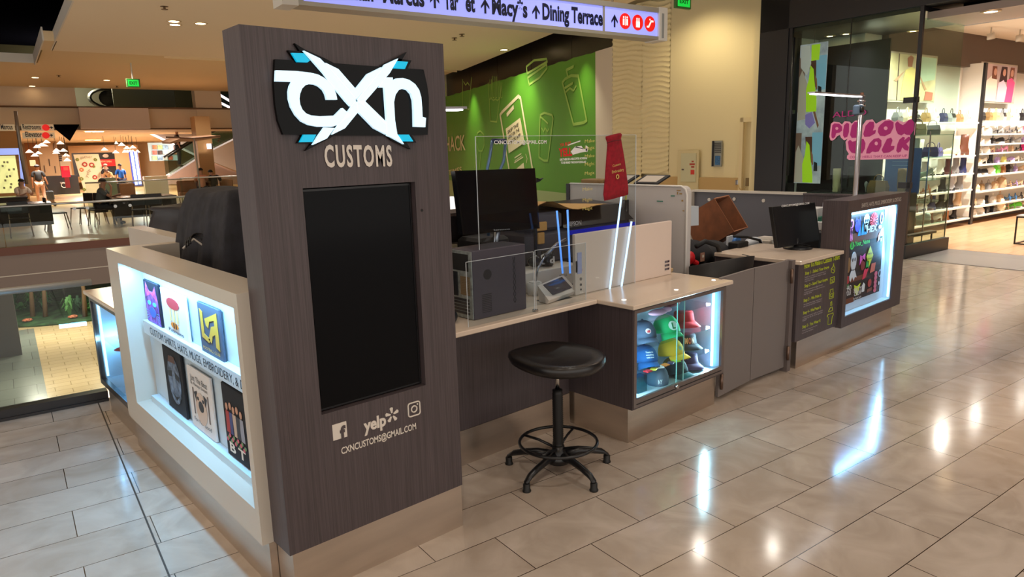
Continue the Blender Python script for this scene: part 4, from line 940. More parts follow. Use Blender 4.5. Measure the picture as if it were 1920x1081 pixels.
# ---- big monitor
def tilted_screen(T_, cs, th, bez, m_body, m_scr, nm='panel'):
    cs = [Vector(c) for c in cs]; n = (cs[1] - cs[0]).cross(cs[3] - cs[0]).normalized()
    if n.y > 0: n = -n
    p = MB(); p.poly([c - n * th for c in cs], n, th); o = T_.part(nm, p, m_body)
    c0 = sum(cs, Vector()) / 4; ins = []
    for c in cs:
        d_ = (c0 - c); k = 1 - bez / d_.length * 1.1; ins.append(c0 - d_ * k)
    T_.part('screen', MB().poly([c + n * .0006 for c in ins], n, .0008), m_scr, o)
    return o, n
m_off = M('screen_glass_dark', (14, 13, 18), .07, spec=.3)
cs = [W(853, 320, y=3.12), W(1003, 315, y=3.16), W(1012, 428, y=3.12), W(868, 440, y=3.08)]
T = Thing('desktop_monitor', 'large glossy black monitor standing above the computer tower', 'monitor', (2.67, 3.15, .859))
o, n = tilted_screen(T, cs, .035, .014, M('glossy_bezel', (14, 14, 17), .1), m_off)
lo = (cs[2] + cs[3]) / 2
T.part('brand_lettering', text_on('lenovo', W(925, 432, y=3.09), W(955, 430, y=3.09), .008, (0, 0, 1), (0, -1, 0), .01, .006), M('silver_ink', (180, 180, 186), .3), o)
T.part('stand_neck', MB().tube([lo + Vector((0, .045, .06)), lo + Vector((-.01, .06, -.06)), lo + Vector((-.04, .07, -.2)), (lo.x - .06, lo.y + .1, .87)], .018, 8), M('satin_silver', (160, 162, 170), .25, .9))
T.part('stand_base', MB().bbox(lo.x - .2, lo.x + .14, 3.10, 3.34, .859, .872, .004), m_blk)
# webcam-like black wing behind
m = MB().poly([W(1003, 333, y=3.32), W(1010, 336, y=3.32), W(1016, 333, y=3.32), W(1008, 340, y=3.32), W(1000, 343, y=3.32)], (0, -1, 0), .02); _h = W(1003, 340, y=3.33); T = Thing('hook_stand', 'black stand with a small hook sticking out behind the big monitor', 'stand', (_h.x, 3.33, .859)); T.part('hook', m, m_blk); T.part('post', MB().cyl((_h.x - .005, 3.33, .859), (_h.x - .005, 3.33, _h.z), .012, n=8), m_blk)
# shelf with papers behind the monitor
T = Thing('paper_rack', 'dark rack of small cartons behind the big monitor', 'rack', (2.35, 3.75, 0))
T.part('rack_frame', MB().box(2.0, 3.0, 3.66, 3.9, .0, .86).box(2.0, 3.0, 3.64, 3.9, 1.33, 1.35).box(2.0, 2.03, 3.64, 3.9, .86, 1.6).box(2.97, 3.0, 3.64, 3.9, .86, 1.34).box(2.0, 3.0, 3.88, 3.9, .86, 1.33), M('rack_brown', (58, 44, 40), .6))
for r in range(4):
    for k in range(7):
        x = 2.05 + k * .125 + random.uniform(-.008, .008); z = .862 + r * .072
        m = MB().bbox(x, x + .105, 3.68, 3.8, z, z + .060 + random.uniform(-.006, .004), .003)
        T2 = solo('ink_carton', m, M('carton_%d' % ((r * 7 + k) % 4), [(126, 116, 96), (104, 92, 78), (142, 134, 112), (84, 76, 70)][(r * 7 + k) % 4], .7), '%s brown ink carton from the left in the %s row of the dark rack' % (('first', 'second', 'third', 'fourth', 'fifth', 'sixth', 'last')[k], ('bottom', 'second', 'third', 'top')[r]), 'carton', group='ink cartons in the dark rack')
m = MB(); m.sph((2.6, 3.76, 1.40), .09, 8, (1.6, .8, .7)); m.sph((2.45, 3.76, 1.39), .07, 8, (1.3, .8, .7)); m.tube([(2.4, 3.7, 1.4), (2.5, 3.66, 1.47), (2.62, 3.68, 1.46), (2.7, 3.7, 1.4)], .012, 6); solo('cable_bundle', m, M('cable_black', (34, 38, 46), .5), 'tangle of black cables on top of the dark rack', 'cables')

# ---- acrylic shields
def sheet(name, label, x0, x1, y, z0, z1, edge=True):
    t = Thing(name, label, 'screen guard', ((x0 + x1) / 2, y, z0))
    t.part('pane', MB().box(x0, x1, y - .0015, y + .0015, z0, z1), m_clear)
    e = MB(); e.box(x0, x1, y - .002, y + .002, z1 - .002, z1); e.box(x0, x0 + .002, y - .002, y + .002, z0, z1); e.box(x1 - .002, x1, y - .002, y + .002, z0, z1)
    t.part('edge', e, M('acrylic_edge', (214, 222, 230), .2))
    return t
sheet('low_acrylic_shield', 'low clear acrylic shield in front of the computer tower', 2.125, 2.592, 2.755, .859, 1.195)
t = sheet('low_acrylic_shield', 'low clear acrylic shield in front of the card reader', 2.602, 3.01, 2.755, .859, 1.20); t.part('clamp', MB().box(2.588, 2.606, 2.74, 2.77, .859, .872), m_chrome)
t = sheet('tall_acrylic_shield', 'tall clear acrylic shield with white email lettering and a helicopter sticker', 2.3, 3.60, 2.86, .859, 1.812)
t.part('email_lettering', text_on('CXNCUSTOMS@GMAIL.COM', W(926, 270, y=2.86), W(1024, 269, y=2.86), .019, (0, 0, 1), (0, -1, 0), .02, .003), M('white_vinyl', (240, 240, 240), .5))
t.part('sticker_lettering', text_on('YELL', W(1047, 293, y=2.86), W(1072, 291, y=2.86), .042, (0, 0, 1), (0, -1, 0), .05, .003, .0), M('red_vinyl', (214, 34, 36), .5))
t.part('sticker_lettering', text_on('YA BUY', W(1049, 275, y=2.86), W(1070, 271, y=2.86), .018, (0, 0, 1), (0, -1, 0), .03, .003), M('red_vinyl'))
t.part('sticker_lettering', text_on('LIKE THERE IS A HELICOPTER HOVERING', W(1049, 301, y=2.86), W(1100, 298, y=2.86), .012, (0, 0, 1), (0, -1, 0), .03, .003), M('white_vinyl')); t.part('sticker_lettering', text_on('TO BE HEARD THROUGH PLEXIGLASS', W(1051, 307, y=2.86), W(1098, 305, y=2.86), .012, (0, 0, 1), (0, -1, 0), .03, .003), M('white_vinyl'))
hz = MB()
for pl in ([(1070, 284), (1078, 275), (1090, 273), (1094, 280), (1101, 278), (1100, 284), (1088, 286), (1074, 290)], [(1064, 271), (1088, 263), (1088, 265), (1065, 273)], [(1078, 274), (1096, 279), (1096, 280), (1078, 276)], [(1098, 272), (1103, 276), (1101, 285), (1098, 282)]): hz.poly([W(px, py, y=2.858) for px, py in pl], (0, -1, 0), .001)
t.part('helicopter_sticker', hz, M('white_vinyl'))
mirrored_words = MB(); random.seed(3)
for i, (s_, yy) in enumerate((('Make', 262), ('Magic', 275), ('Make', 290), ('Might', 305), ('Magic', 322), ('Make', 352), ('Might', 372), ('Magic', 388))):
    x_ = 1096 if yy < 330 else 1092; text_on(s_, W(x_, yy + 6, y=2.86), W(x_ + 18, yy + 4, y=2.86), .020, (0, 0, 1), (0, -1, 0), -.01, .003, into=mirrored_words)
t.part('gold_or_mirrored_lettering', mirrored_words, M('pale_gold', (224, 206, 120), .4))  # yellow words mirrored in the acrylic, laid on it as lettering
# decal sheet on the divider
T = Thing('white_divider', 'upright white board across the back of the hat showcase', 'board', (3.54, 2.84, .859))
T.part('panel', MB().bbox(3.06, 4.03, 2.885, 2.91, .859, 1.232, .003), M('white_board_panel', (232, 214, 202), .35))
pr_ = MB(); pr_.box(3.075, 3.11, 2.879, 2.884, .99, 1.12); T.part('blue_badge', pr_, M('blue_notice', (186, 190, 232), .5)); T.part('slot', MB().box(3.062, 3.070, 2.879, 2.884, 1.0, 1.07), m_dark_ink)
for i, (zz, rgb) in enumerate(((1.01, (206, 140, 170)), (.955, (150, 140, 140)), (.92, (90, 86, 90)), (.89, (60, 58, 62)))): T.part('round_sticker', MB().cyl((3.105, 2.884, zz), (3.105, 2.881, zz), .012 - .002 * i, n=12), M('sticker_%d' % i, rgb, .5))
for i in range(3):
    for j in range(2): T.part('payment_mark', MB().box(3.955 + j * .028, 3.975 + j * .028, 2.881, 2.884, .895 + i * .026, .909 + i * .026), M('mark_%d' % j, [(100, 96, 104), (74, 60, 70)][j], .5))
T.part('rear_ledge', MB().bbox(3.80, 4.12, 2.93, 2.97, .859, .885, .003), M('oak_edge', (196, 168, 128), .5))
# ---- led reflections in the shield, shaped as glowing rods
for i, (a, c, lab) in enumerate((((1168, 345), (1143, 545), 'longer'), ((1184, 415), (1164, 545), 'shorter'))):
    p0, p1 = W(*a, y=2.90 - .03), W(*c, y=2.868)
    t = Thing('reflection_streak', '%s white glowing reflection streak at the red bag behind the clear shield' % lab, 'light', tuple(p1)); t.part('tube', MB().cyl(p0, p1, .006, n=10), M('cold_reflection', (196, 226, 250), .4, emit=1.6, ecol=(190, 220, 250))); t.part('end_cap', MB().cyl(p1, p1 - (p0 - p1).normalized() * .012, .008, n=10), m_white)
for i, (a, c, lab) in enumerate((((1044, 395), (1055, 512), 'left'), ((1064, 393), (1069, 512), 'right'))):  # blue reflections in the acrylic, also shaped as glowing rods
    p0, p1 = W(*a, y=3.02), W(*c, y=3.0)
    t = Thing('blue_reflection_streak', '%s of the two blue glowing reflection streaks by the card reader' % lab, 'light', tuple(p1)); t.part('tube', MB().cyl(p0, p1, .006, n=10), M('blue_reflection', (110, 160, 240), .4, emit=1.1, ecol=(90, 150, 240))); t.part('end_cap', MB().cyl(p1, p1 - (p0 - p1).normalized() * .012, .008, n=10), m_white)
# ---- red drawstring bag
T = Thing('red_drawstring_bag', 'deep red velvet drawstring bag with gold lettering hanging on the clear shield', 'bag', tuple(W(1155, 370, y=2.82)))
bgm = MB(); bgm.smooth = True; rings = []
for k, (l, r, yy) in enumerate((((1133), 1180 - 2, 374), (1131, 1178, 355), (1134, 1174, 325), (1136, 1170, 300), (1138, 1166, 278), (1139, 1164, 266), (1136, 1166, 258), (1136, 1163, 253))):
    yb = [376, 362, 332, 303, 279, 266, 258, 254][k]
    a, c = W(l, yb + (2 if k else 0), y=2.83), W(r, yb - 12 + k, y=2.83); ctr = (a + c) / 2; hw = (c - a) / 2; rg = []
    for i in range(24):
        an = 2 * pi * i / 24; rg.append(ctr + hw * cos(an) + Vector((0, (.016 + .003 * sin(an * 5 + k)) * sin(an), 0)))
    rings.append(rg)
bgm.loft(rings); T.part('body', bgm, M('red_velvet', (146, 18, 36), .9, noise=(40, .12)))
T.part('gold_or_mirrored_lettering', text_on('Custom', W(1148, 313, y=2.81), W(1163, 309, y=2.81), .014, (0, 0, 1), (0, -1, 0), .0, .003), M('pale_gold')); T.part('gold_or_mirrored_lettering', text_on('Embroidery', W(1147, 325, y=2.81), W(1169, 320, y=2.81), .018, (0, 0, 1), (0, -1, 0), .0, .003), M('pale_gold'))
c = W(1158, 331, y=2.806); T.part('gold_ring', MB().tube([c + Vector((.011 * cos(k * pi / 8), 0, .012 * sin(k * pi / 8))) for k in range(16)], .003, 6, True), M('pale_gold'))
T.part('drawstring', MB().tube([W(1138, 268, y=2.80), W(1150, 264, y=2.80), W(1164, 262, y=2.80)], .003, 6), M('dark_red_cord', (100, 10, 24), .8))
# ---- card reader
T = Thing('card_reader', 'white tilted card reader with a dark screen on the desk', 'card reader', (2.93, 2.93, .859))
F = [W(1029, 566, y=2.83), W(1083, 552, y=2.90), W(1056, 527, y=3.03), W(1008, 535, y=2.92)]
lowz = [.862, .862, .862, .862]
base = [Vector((p.x, p.y, .861)) for p in (F[0] + Vector((.0, .01, 0)), F[1] + Vector((-.01, .01, 0)), F[2], F[3] + Vector((.01, 0, 0)))]
topv = [Vector((F[0].x, F[0].y, .882)), Vector((F[1].x, F[1].y, .885)), Vector((F[2].x, F[2].y, .965)), Vector((F[3].x, F[3].y, .958))]
m = MB(); m.loft([base, topv]); o = T.part('body', m, M('reader_white', (226, 212, 202), .3))
def bil(u, v): return (topv[0] * (1 - u) + topv[1] * u) * (1 - v) + (topv[3] * (1 - u) + topv[2] * u) * v
nn = (topv[1] - topv[0]).cross(topv[3] - topv[0]).normalized()
T.part('screen', MB().poly([bil(*q) for q in ((.22, .2), (.90, .2), (.90, .92), (.16, .92))], nn, .0015), M('reader_screen', (52, 58, 80), .1), o); T.part('foot', MB().box(2.80, 3.0, 2.86, 2.96, .859, .8605), m_blk, o)
m = MB().cyl((2.92, 3.10, .859), (2.92, 3.10, .935), .045, n=20).cyl((2.92, 3.10, .935), (2.92, 3.10, .94), .035, n=20); solo('tape_roll', m, M('tape_white', (210, 206, 202), .5), 'white cylindrical base of the bent desk lamp by the card reader', 'lamp base')
T = Thing('white_tabletop_box', 'long low white box behind the card reader', 'box', (3.1, 3.25, .859)); T.part('box_body', MB().bbox(2.86, 3.40, 3.16, 3.36, .859, .985, .004), M('box_white', (226, 216, 206), .5)); T.part('printed_word', text_on('MUGS', (3.20, 3.16, .92), (3.27, 3.16, .92), .016, (0, 0, 1), (0, -1, 0), .0, .001), m_dark_ink)
T = Thing('desk_lamp', 'silver jointed desk lamp arm by the card reader', 'lamp', (2.95, 3.12, .94)); T.part('lower_arm', MB().tube([(2.93, 3.10, .94), (2.95, 3.10, 1.02), (3.02, 3.10, 1.09)], .007), M('satin_silver')); T.part('upper_arm', MB().tube([(3.02, 3.10, 1.09), (3.12, 3.10, 1.15), (3.2, 3.1, 1.17)], .012), M('satin_silver'))
T = Thing('printed_mug', 'black and white mug with a large letter on its side', 'mug', (3.16, 3.1, .986)); mz = .99
T.part('body', MB().lathe([(.038, mz), (.040, mz + .004), (.040, mz + .092), (.037, mz + .092), (.036, mz + .01)], (3.19, 3.26, 0), 24), M('mug_black', (30, 28, 30), .2)); T.part('handle', MB().tube([(3.155, 3.25, mz + .078), (3.125, 3.245, mz + .072), (3.118, 3.245, mz + .045), (3.13, 3.245, mz + .02), (3.158, 3.25, mz + .016)], .006), M('mug_white', (230, 226, 220), .2)); T.part('letter_print', text_on('d', (3.17, 3.218, mz + .02), (3.215, 3.218, mz + .02), .04, (0, 0, 1), (0, -1, 0), .04, .002), M('mug_white'))
m = MB().sph((3.09, 3.27, 1.03), .05, 8, (1.2, .8, .8)); solo('dark_cup', m, M('dark_ceramic', (40, 38, 42), .2), 'dark rounded cup with a red rim behind the lamp arm', 'cup')
# ---- garment printer
T = Thing('garment_printer', 'wide black and grey fabric printer with a blue stripe behind the shields', 'printer', (3.7, 3.6, 0))
T.part('stand', MB().box(3.15, 4.25, 3.44, 3.9, 0, .95), M('printer_stand', (52, 50, 56), .6))
T.part('body', MB().bbox(3.165, 4.27, 3.42, 3.9, .95, 1.195, .03), M('printer_grey', (84, 84, 96), .45))
T.part('lid', MB().loft([[(3.50, 3.41, 1.195), (4.27, 3.41, 1.195), (4.27, 3.9, 1.195), (3.50, 3.9, 1.195)], [(3.58, 3.50, 1.315), (4.20, 3.50, 1.315), (4.22, 3.88, 1.34), (3.56, 3.88, 1.34)]]), M('printer_black', (30, 28, 30), .3)); T.part('left_cover', MB().bbox(3.165, 3.495, 3.405, 3.9, 1.195, 1.318, .02), M('printer_grey'))
T.part('blue_stripe', MB().box(3.56, 4.28, 3.405, 3.42, 1.142, 1.172), M('blue_stripe', (24, 34, 170), .3, emit=.25, ecol=(20, 30, 190))); T.part('brand_lettering', text_on('EPSON', (3.56, 3.42, 1.205), (3.68, 3.42, 1.205), .03, (0, 0, 1), (0, -1, 0), .02, .012), M('silver_ink')); T.part('tray', MB().box(3.78, 4.06, 3.36, 3.42, 1.10, 1.112), M('printer_black')); T.part('right_knob', MB().cyl((4.24, 3.37, 1.1), (4.24, 3.42, 1.1), .04, n=16), M('printer_black'))
m = MB(); m.smooth = True; nx, ny = 14, 5; g = []
for j in range(ny + 1):
    for i in range(nx + 1):
        u, v = i / nx, j / ny; g.append((3.12 + .88 * u, 3.38 + .44 * v, 1.335 + .06 * math.exp(-((u - .25) / .18) ** 2) + .010 * sin(u * 9 + v * 3) - .008 * (1 - v)))
f1 = [(j * (nx + 1) + i, j * (nx + 1) + i + 1, (j + 1) * (nx + 1) + i + 1, (j + 1) * (nx + 1) + i) for j in range(ny) for i in range(nx)]
m.add(g, f1); m.add([Vector(p) - Vector((0, 0, .004)) for p in g], [tuple(reversed(f)) for f in f1]); solo('kraft_paper', m, M('kraft', (204, 160, 96), .8), 'wrinkled sheet of brown paper lying on the printer', 'paper')
m = MB().bbox(3.22, 3.32, 3.385, 3.404, 1.20, 1.26, .005).bbox(3.24, 3.30, 3.39, 3.415, 1.11, 1.19, .005); solo('paper_scrap', m, M('kraft'), 'torn scrap of brown paper stuck to the printer front', 'paper')
# ---- standing white machine panel
T = Thing('white_machine_panel', 'scuffed white upright machine panel with a rounded corner', 'panel', (4.36, 3.6, 0))
pts = [(2.99, .0), (4.19, .0), (4.19, 1.447)]
for k in range(6): a = radians(90 + 18 * k); pts.append((3.04 + .05 * cos(a), 1.397 + .05 * sin(a)))
P3 = [(4.36, y_, z_) for y_, z_ in pts]; T.part('panel', MB().poly(P3, (1, 0, 0), .05), M('panel_white', (206, 202, 200), .45)); T.part('left_edge', MB().box(4.348, 4.36, 4.165, 4.20, 0, 1.447), M('dark_edge', (56, 56, 64), .4))
T.part('rim', MB().tube([(4.357, 2.992, .3), (4.357, 2.992, 1.385), (4.357, 3.005, 1.425), (4.357, 3.04, 1.445), (4.357, 4.16, 1.447)], .008, 6), M('rim_white', (232, 230, 226), .3))
for px, py, w_, h_ in ((1272, 357, 5, 1.2), (1276, 363, 3, 1.6), (1279, 376, 2, 2), (1281, 395, 2, 1), (1270, 362, 1, 3)): c = W(px, py, x=4.355); T.part('tape_mark', MB().box(4.354, 4.36, c.y - w_ * .003, c.y + w_ * .003, c.z - h_ * .003, c.z + h_ * .003), M('brown_tape', (170, 140, 84), .6))
for px, py, w_ in ((1237, 377, 12), (1261, 367, 7)): c = W(px, py, x=4.355); T.part('green_tape', MB().box(4.354, 4.36, c.y - w_ * .0022, c.y + w_ * .0022, c.z - .004, c.z + .004), M('teal_tape', (80, 140, 120), .6))
T.part('column', MB().cyl((4.31, 3.52, .9), (4.31, 3.52, 1.335), .025, n=10), M('printer_black'))
T.part('yellow_tip', MB().cyl((4.31, 3.52, 1.335), (4.31, 3.515, 1.385), .006, n=6), M('acid_yellow', (196, 200, 60), .5))
m = MB().box(4.2, 4.26, 2.60, 2.80, 1.08, 1.235).box(4.19, 4.2, 2.76, 2.80, 1.11, 1.13); solo('small_white_sign', m, M('pale_blue_box', (196, 206, 216), .5), 'small pale box jutting out past the machine panel edge', 'box') if False else None
_mp = T
T = Thing('control_box', 'pale control box jutting out past the machine panel edge', 'box', (4.35, 2.95, 1.05))
A_ = [W(1286, 386, y=3.04), W(1310, 386, y=3.04), W(1310, 422, y=3.04), W(1286, 424, y=3.04)]; T.part('box_body', MB().poly(A_, (0, 1, 0), .06), M('pale_blue_box', (196, 206, 216), .5)); c = W(1290, 417, y=2.995); T.part('switch', MB().box(c.x - .012, c.x + .012, 3.03, 3.04, c.z - .008, c.z + .008), m_blk)
T.part('mount_arm', MB().box(4.37, A_[0].x + .02, 3.08, 3.10, A_[2].z + .02, A_[2].z + .06), M('pale_blue_box'))
# frames leaning on top of the white panel
T = Thing('framed_prints', 'black and white framed prints lying on the machine top', 'prints', (4.4, 3.5, 1.45))
for i, (ya, yb_) in enumerate(((3.78, 3.55), (3.49, 3.26))):
    q = [(4.37, ya, 1.452), (4.37, yb_, 1.452), (4.47, yb_ - .04, 1.51), (4.47, ya - .04, 1.51)]; q = [Vector(v) for v in q]; o = T.part('frame', MB().poly(q, (-.5, 0, 1), .012), m_blk_matt)
    cc = sum(q, Vector()) / 4 + Vector((-.006, 0, .012)); T.part('print', MB().poly([cc + (v - sum(q, Vector()) / 4) * .75 for v in q], (-.5, 0, 1), .002), m_white, o)
m = MB().bbox(4.365, 4.5, 3.82, 4.05, 1.449, 1.485, .008); solo('brown_parcel', m, M('kraft_dark', (150, 118, 76), .8), 'flat brown parcel beside the framed prints', 'parcel')
# metal stand behind the monitor
T = Thing('heat_press_handle', 'blue grey metal handle rising behind the big monitor', 'handle', (2.82, 3.4, .86))
a, c, d_, e = W(923, 264, y=3.42), W(948, 264, y=3.42), W(914, 322, y=3.42), W(936, 322, y=3.42)
T.part('grip', MB().cyl(a, c, .014, n=12), M('navy_grip', (30, 40, 90), .4)); T.part('side_bar', MB().tube([a, (a + d_) / 2, d_ + Vector((0, 0, .02)), d_ + Vector((-.01, 0, -.4))], .010, 6), M('steel_blue', (110, 140, 176), .3, .7)); T.part('side_bar', MB().tube([c, (c + e) / 2 + Vector((.01, 0, -.03)), e, e + Vector((-.02, 0, -.4))], .010, 6), M('steel_blue'))
T.part('press_body', MB().bbox(2.72, 2.98, 3.38, 3.62, .86, 1.2, .02), m_blk_matt)

# ---- right half of the kiosk
T = Thing('counter_monitor', 'black monitor with white email lettering on the poster counter', 'monitor', (5.5, 2.7, .863))
cs = [W(1447, 388, y=2.86), W(1528, 379, y=2.78), W(1538, 450, y=2.75), W(1458, 465, y=2.83)]
o, n = tilted_screen(T, cs, .03, .014, m_blk_matt, M('screen_matt_dark', (24, 24, 27), .3), 'panel')
a, c = W(1464, 388, y=2.80), W(1516, 382, y=2.76); T.part('email_lettering', text_on('CXNCUSTOMS@GMAIL.COM', a, c, .016, (0, 0, 1), (0, -1, 0), .02, .006), M('white_vinyl'), o)
lo = (cs[2] + cs[3]) / 2; T.part('stand_neck', MB().cyl((lo.x - .02, lo.y + .02, .868), (lo.x - .02, lo.y + .02, lo.z + .05), .022, n=10), m_blk); T.part('stand_base', MB().lathe([(.115, .862), (.117, .868), (.08, .876), (.02, .880)], (lo.x - .03, lo.y, 0), 28), m_blk)
T.part('cable', MB().tube([(lo.x + .02, lo.y + .03, lo.z + .02), (lo.x + .1, lo.y + .05, .87), (lo.x + .16, lo.y - .02, .867), (lo.x + .05, lo.y + .1, .90)], .004, 6), m_blk_matt)
def lay(pts, y_): return [W(*p, y=y_) for p in pts]
# tilted brown carton
T = Thing('tilted_carton', 'large brown carton tipped on its corner with its open end up', 'carton', tuple(W(1330, 470, y=3.6)))
op = [W(1339, 372, y=3.55), W(1366, 366, y=3.80), W(1402, 426, y=3.72), W(1376, 434, y=3.48)]
bk = [p + (W(1288, 400, y=3.75) - W(1339, 372, y=3.55)) * 1.0 for p in op]
bk = [W(1281, 407, y=3.62), W(1281, 407, y=3.62) + (op[1] - op[0]), W(1310, 474, y=3.55) + (op[2] - op[3]), W(1310, 474, y=3.55)]
m = MB(); outer = op; ctr = sum(op, Vector()) / 4; inner = [ctr + (p - ctr) * .94 for p in op]; inb = [p + (sum(bk, Vector()) / 4 - p) * .08 for p in bk]
dep = [a * .35 + b * .65 for a, b in zip(inner, inb)]
vs = outer + bk + inner + dep; fs = [(4, 5, 6, 7)] + [(i, (i + 1) % 4, 4 + (i + 1) % 4, 4 + i) for i in range(4)] + [(i, 8 + i, 8 + (i + 1) % 4, (i + 1) % 4) for i in range(4)] + [(8 + i, 12 + i, 12 + (i + 1) % 4, 8 + (i + 1) % 4) for i in range(4)] + [(12, 15, 14, 13)]
m.add(vs, fs); T.part('carton_body', m, M('carton_brown', (122, 72, 42), .7, noise=(9, .12))); T.part('rim', MB().tube(op, .005, 5, True), M('carton_edge', (196, 132, 96), .7))
# black drum-like chair back and tubs
T = Thing('black_covered_bench', 'black cloth covered bench heaped with bags inside the kiosk', 'bench', (4.9, 3.5, 0)); m = MB(); m.smooth = True
T.part('bench_body', MB().bbox(4.45, 6.0, 3.42, 4.3, 0, .80, .03), M('black_cloth_cover', (22, 22, 28), .9)); T.part('cloth_heap', MB().sph((4.9, 3.5, .80), .30, 10, (1.7, .9, .55), zlo=0), M('black_cloth_cover'))
T = Thing('curved_chair_back', 'curved black shell chair with a brown inner side behind the gate', 'chair', (4.95, 2.85, 0))
sh_ = MB(); sh_.smooth = True; rows = []; c0 = Vector((4.72, 3.04, 0))
for k in range(15):
    a = radians(196 + 150 * k / 14); d_ = Vector((cos(a) * .95, sin(a) * .78, 0)); hgt = .865 + .05 * sin(pi * min(1, k / 12)) ; p = c0 + d_ * .42; rows.append((p, hgt, d_))
g = []; fs = []
for (p, hg, d_) in rows: g += [Vector((p.x, p.y, .45)) - d_ * .05, Vector((p.x, p.y, hg)), Vector((p.x, p.y, hg)) - d_ * .02, Vector((p.x, p.y, .45)) - d_ * .09]
for k in range(14):
    for i in range(3): fs.append((k * 4 + i, (k + 1) * 4 + i, (k + 1) * 4 + i + 1, k * 4 + i + 1))
sh_.add(g, fs); T.part('outer_shell', sh_, M('shell_black', (24, 22, 24), .5))
sh2 = MB(); sh2.smooth = True; g = []
for (p, hg, d_) in rows[:8]: g += [Vector((p.x, p.y, .5)) - d_ * .1, Vector((p.x, p.y, hg - .005)) - d_ * .025]
sh2.add(g, [(2 * k, 2 * k + 1, 2 * k + 3, 2 * k + 2) for k in range(7)]); T.part('inner_shell', sh2, M('shell_brown', (104, 66, 44), .6)); T.part('pedestal', MB().cyl((4.72, 3.04, 0), (4.72, 3.04, .45), .04), m_blk); T.part('base', MB().lathe([(.24, 0), (.24, .02), (.04, .04)], (4.72, 3.04, 0)), m_blk)
# gear
T = Thing('white_headset', 'white and blue headset with black straps beside the small speaker', 'headset', tuple(W(1385, 478, y=3.3)))
a = W(1378, 457, y=3.3); T.part('side_plate', MB().poly([W(1366, 443, y=3.3), W(1376, 441, y=3.3), W(1377, 460, y=3.3), W(1392, 476, y=3.3), W(1364, 470, y=3.3)], (0, 1, 0), .02), M('gear_white', (200, 206, 214), .4)); T.part('blue_lens', MB().cyl(a + Vector((0, -.03, .01)), a + Vector((0, .02, .01)), .055, .05, 16), M('gear_blue', (70, 130, 206), .3))
T.part('shell', MB().sph(W(1412, 458, y=3.3), .10, 8, (1.3, .7, .7)), M('gear_white')); T.part('strap', MB().tube([W(1376, 443, y=3.25), W(1400, 444, y=3.22), W(1424, 450, y=3.22), W(1433, 468, y=3.22)], .012, 6), m_blk_matt); T.part('strap', MB().tube([W(1400, 462, y=3.2), W(1412, 460, y=3.2), W(1420, 474, y=3.2)], .008, 6), m_blk_matt)
m = MB().bbox(*(lambda c: (c.x - .085, c.x + .085, 3.18, 3.28, c.z - .07, c.z + .06))(W(1390, 466, y=3.2)), .006); solo('small_speaker', m, m_blk_matt, 'small black boxy speaker in front of the white headset', 'speaker')
T = Thing('label_printer', 'stack of two small white label printers behind the black monitor', 'printer', (5.75, 3.1, .863))
c = W(1443, 462, y=3.25); T.part('upper_unit', MB().bbox(c.x - .09, c.x + .17, 3.2, 3.4, c.z - .01, c.z + .07, .008), m_white); T.part('lower_unit', MB().bbox(c.x - .06, c.x + .17, 3.16, 3.4, .863, c.z - .012, .008), M('unit_white', (206, 204, 200), .5)); T.part('paper_slot', MB().box(c.x - .04, c.x + .02, 3.155, 3.16, .885, .92), m_blk)
m = MB(); c = W(1292, 483, y=3.2); m.sph(c, .055, 8, (1, .8, 1)); m.cyl(c + Vector((.03, -.02, -.03)), c + Vector((.07, -.03, -.05)), .02, n=8); solo('red_spray_cap', m, M('signal_red', (206, 26, 36), .4), 'small bright red rounded bottle at the machine panel foot', 'bottle')
T = Thing('black_backpack', 'black backpack with a pale tag lying on the covered bench', 'backpack', tuple(W(1330, 500, y=3.3)))
T.part('body', MB().sph(W(1330, 480, y=3.4), .19, 10, (1.2, .9, .75)), M('pack_black', (26, 26, 30), .7)); T.part('strap', MB().tube([W(1305, 462, y=3.2), W(1322, 452, y=3.18), W(1345, 460, y=3.18), W(1352, 480, y=3.2)], .02, 6), m_blk_matt); c = W(1317, 481, y=3.17); T.part('luggage_tag', MB().bbox(c.x - .028, c.x + .028, 3.165, 3.175, c.z - .04, c.z + .035, .004), M('tag_tan', (150, 110, 92), .6)); T.part('tag_window', MB().box(c.x - .012, c.x + .012, 3.162, 3.165, c.z - .005, c.z + .015), m_white)
T = Thing('black_duffel', 'black duffel bag beside the backpack under the carton', 'bag', tuple(W(1350, 500, y=3.5))); T.part('body', MB().sph(W(1352, 492, y=3.6), .24, 10, (1.4, .8, .6)), M('pack_black')); T.part('buckle', MB().bbox(*(lambda c: (c.x - .02, c.x + .02, 3.2, 3.22, c.z - .02, c.z + .02))(W(1315, 505, y=3.2)), .004), M('tag_tan')); 
T.part('strap', MB().tube([W(1350, 462, y=3.4), W(1330, 478, y=3.3), W(1312, 505, y=3.25)], .02, 6), m_blk_matt)
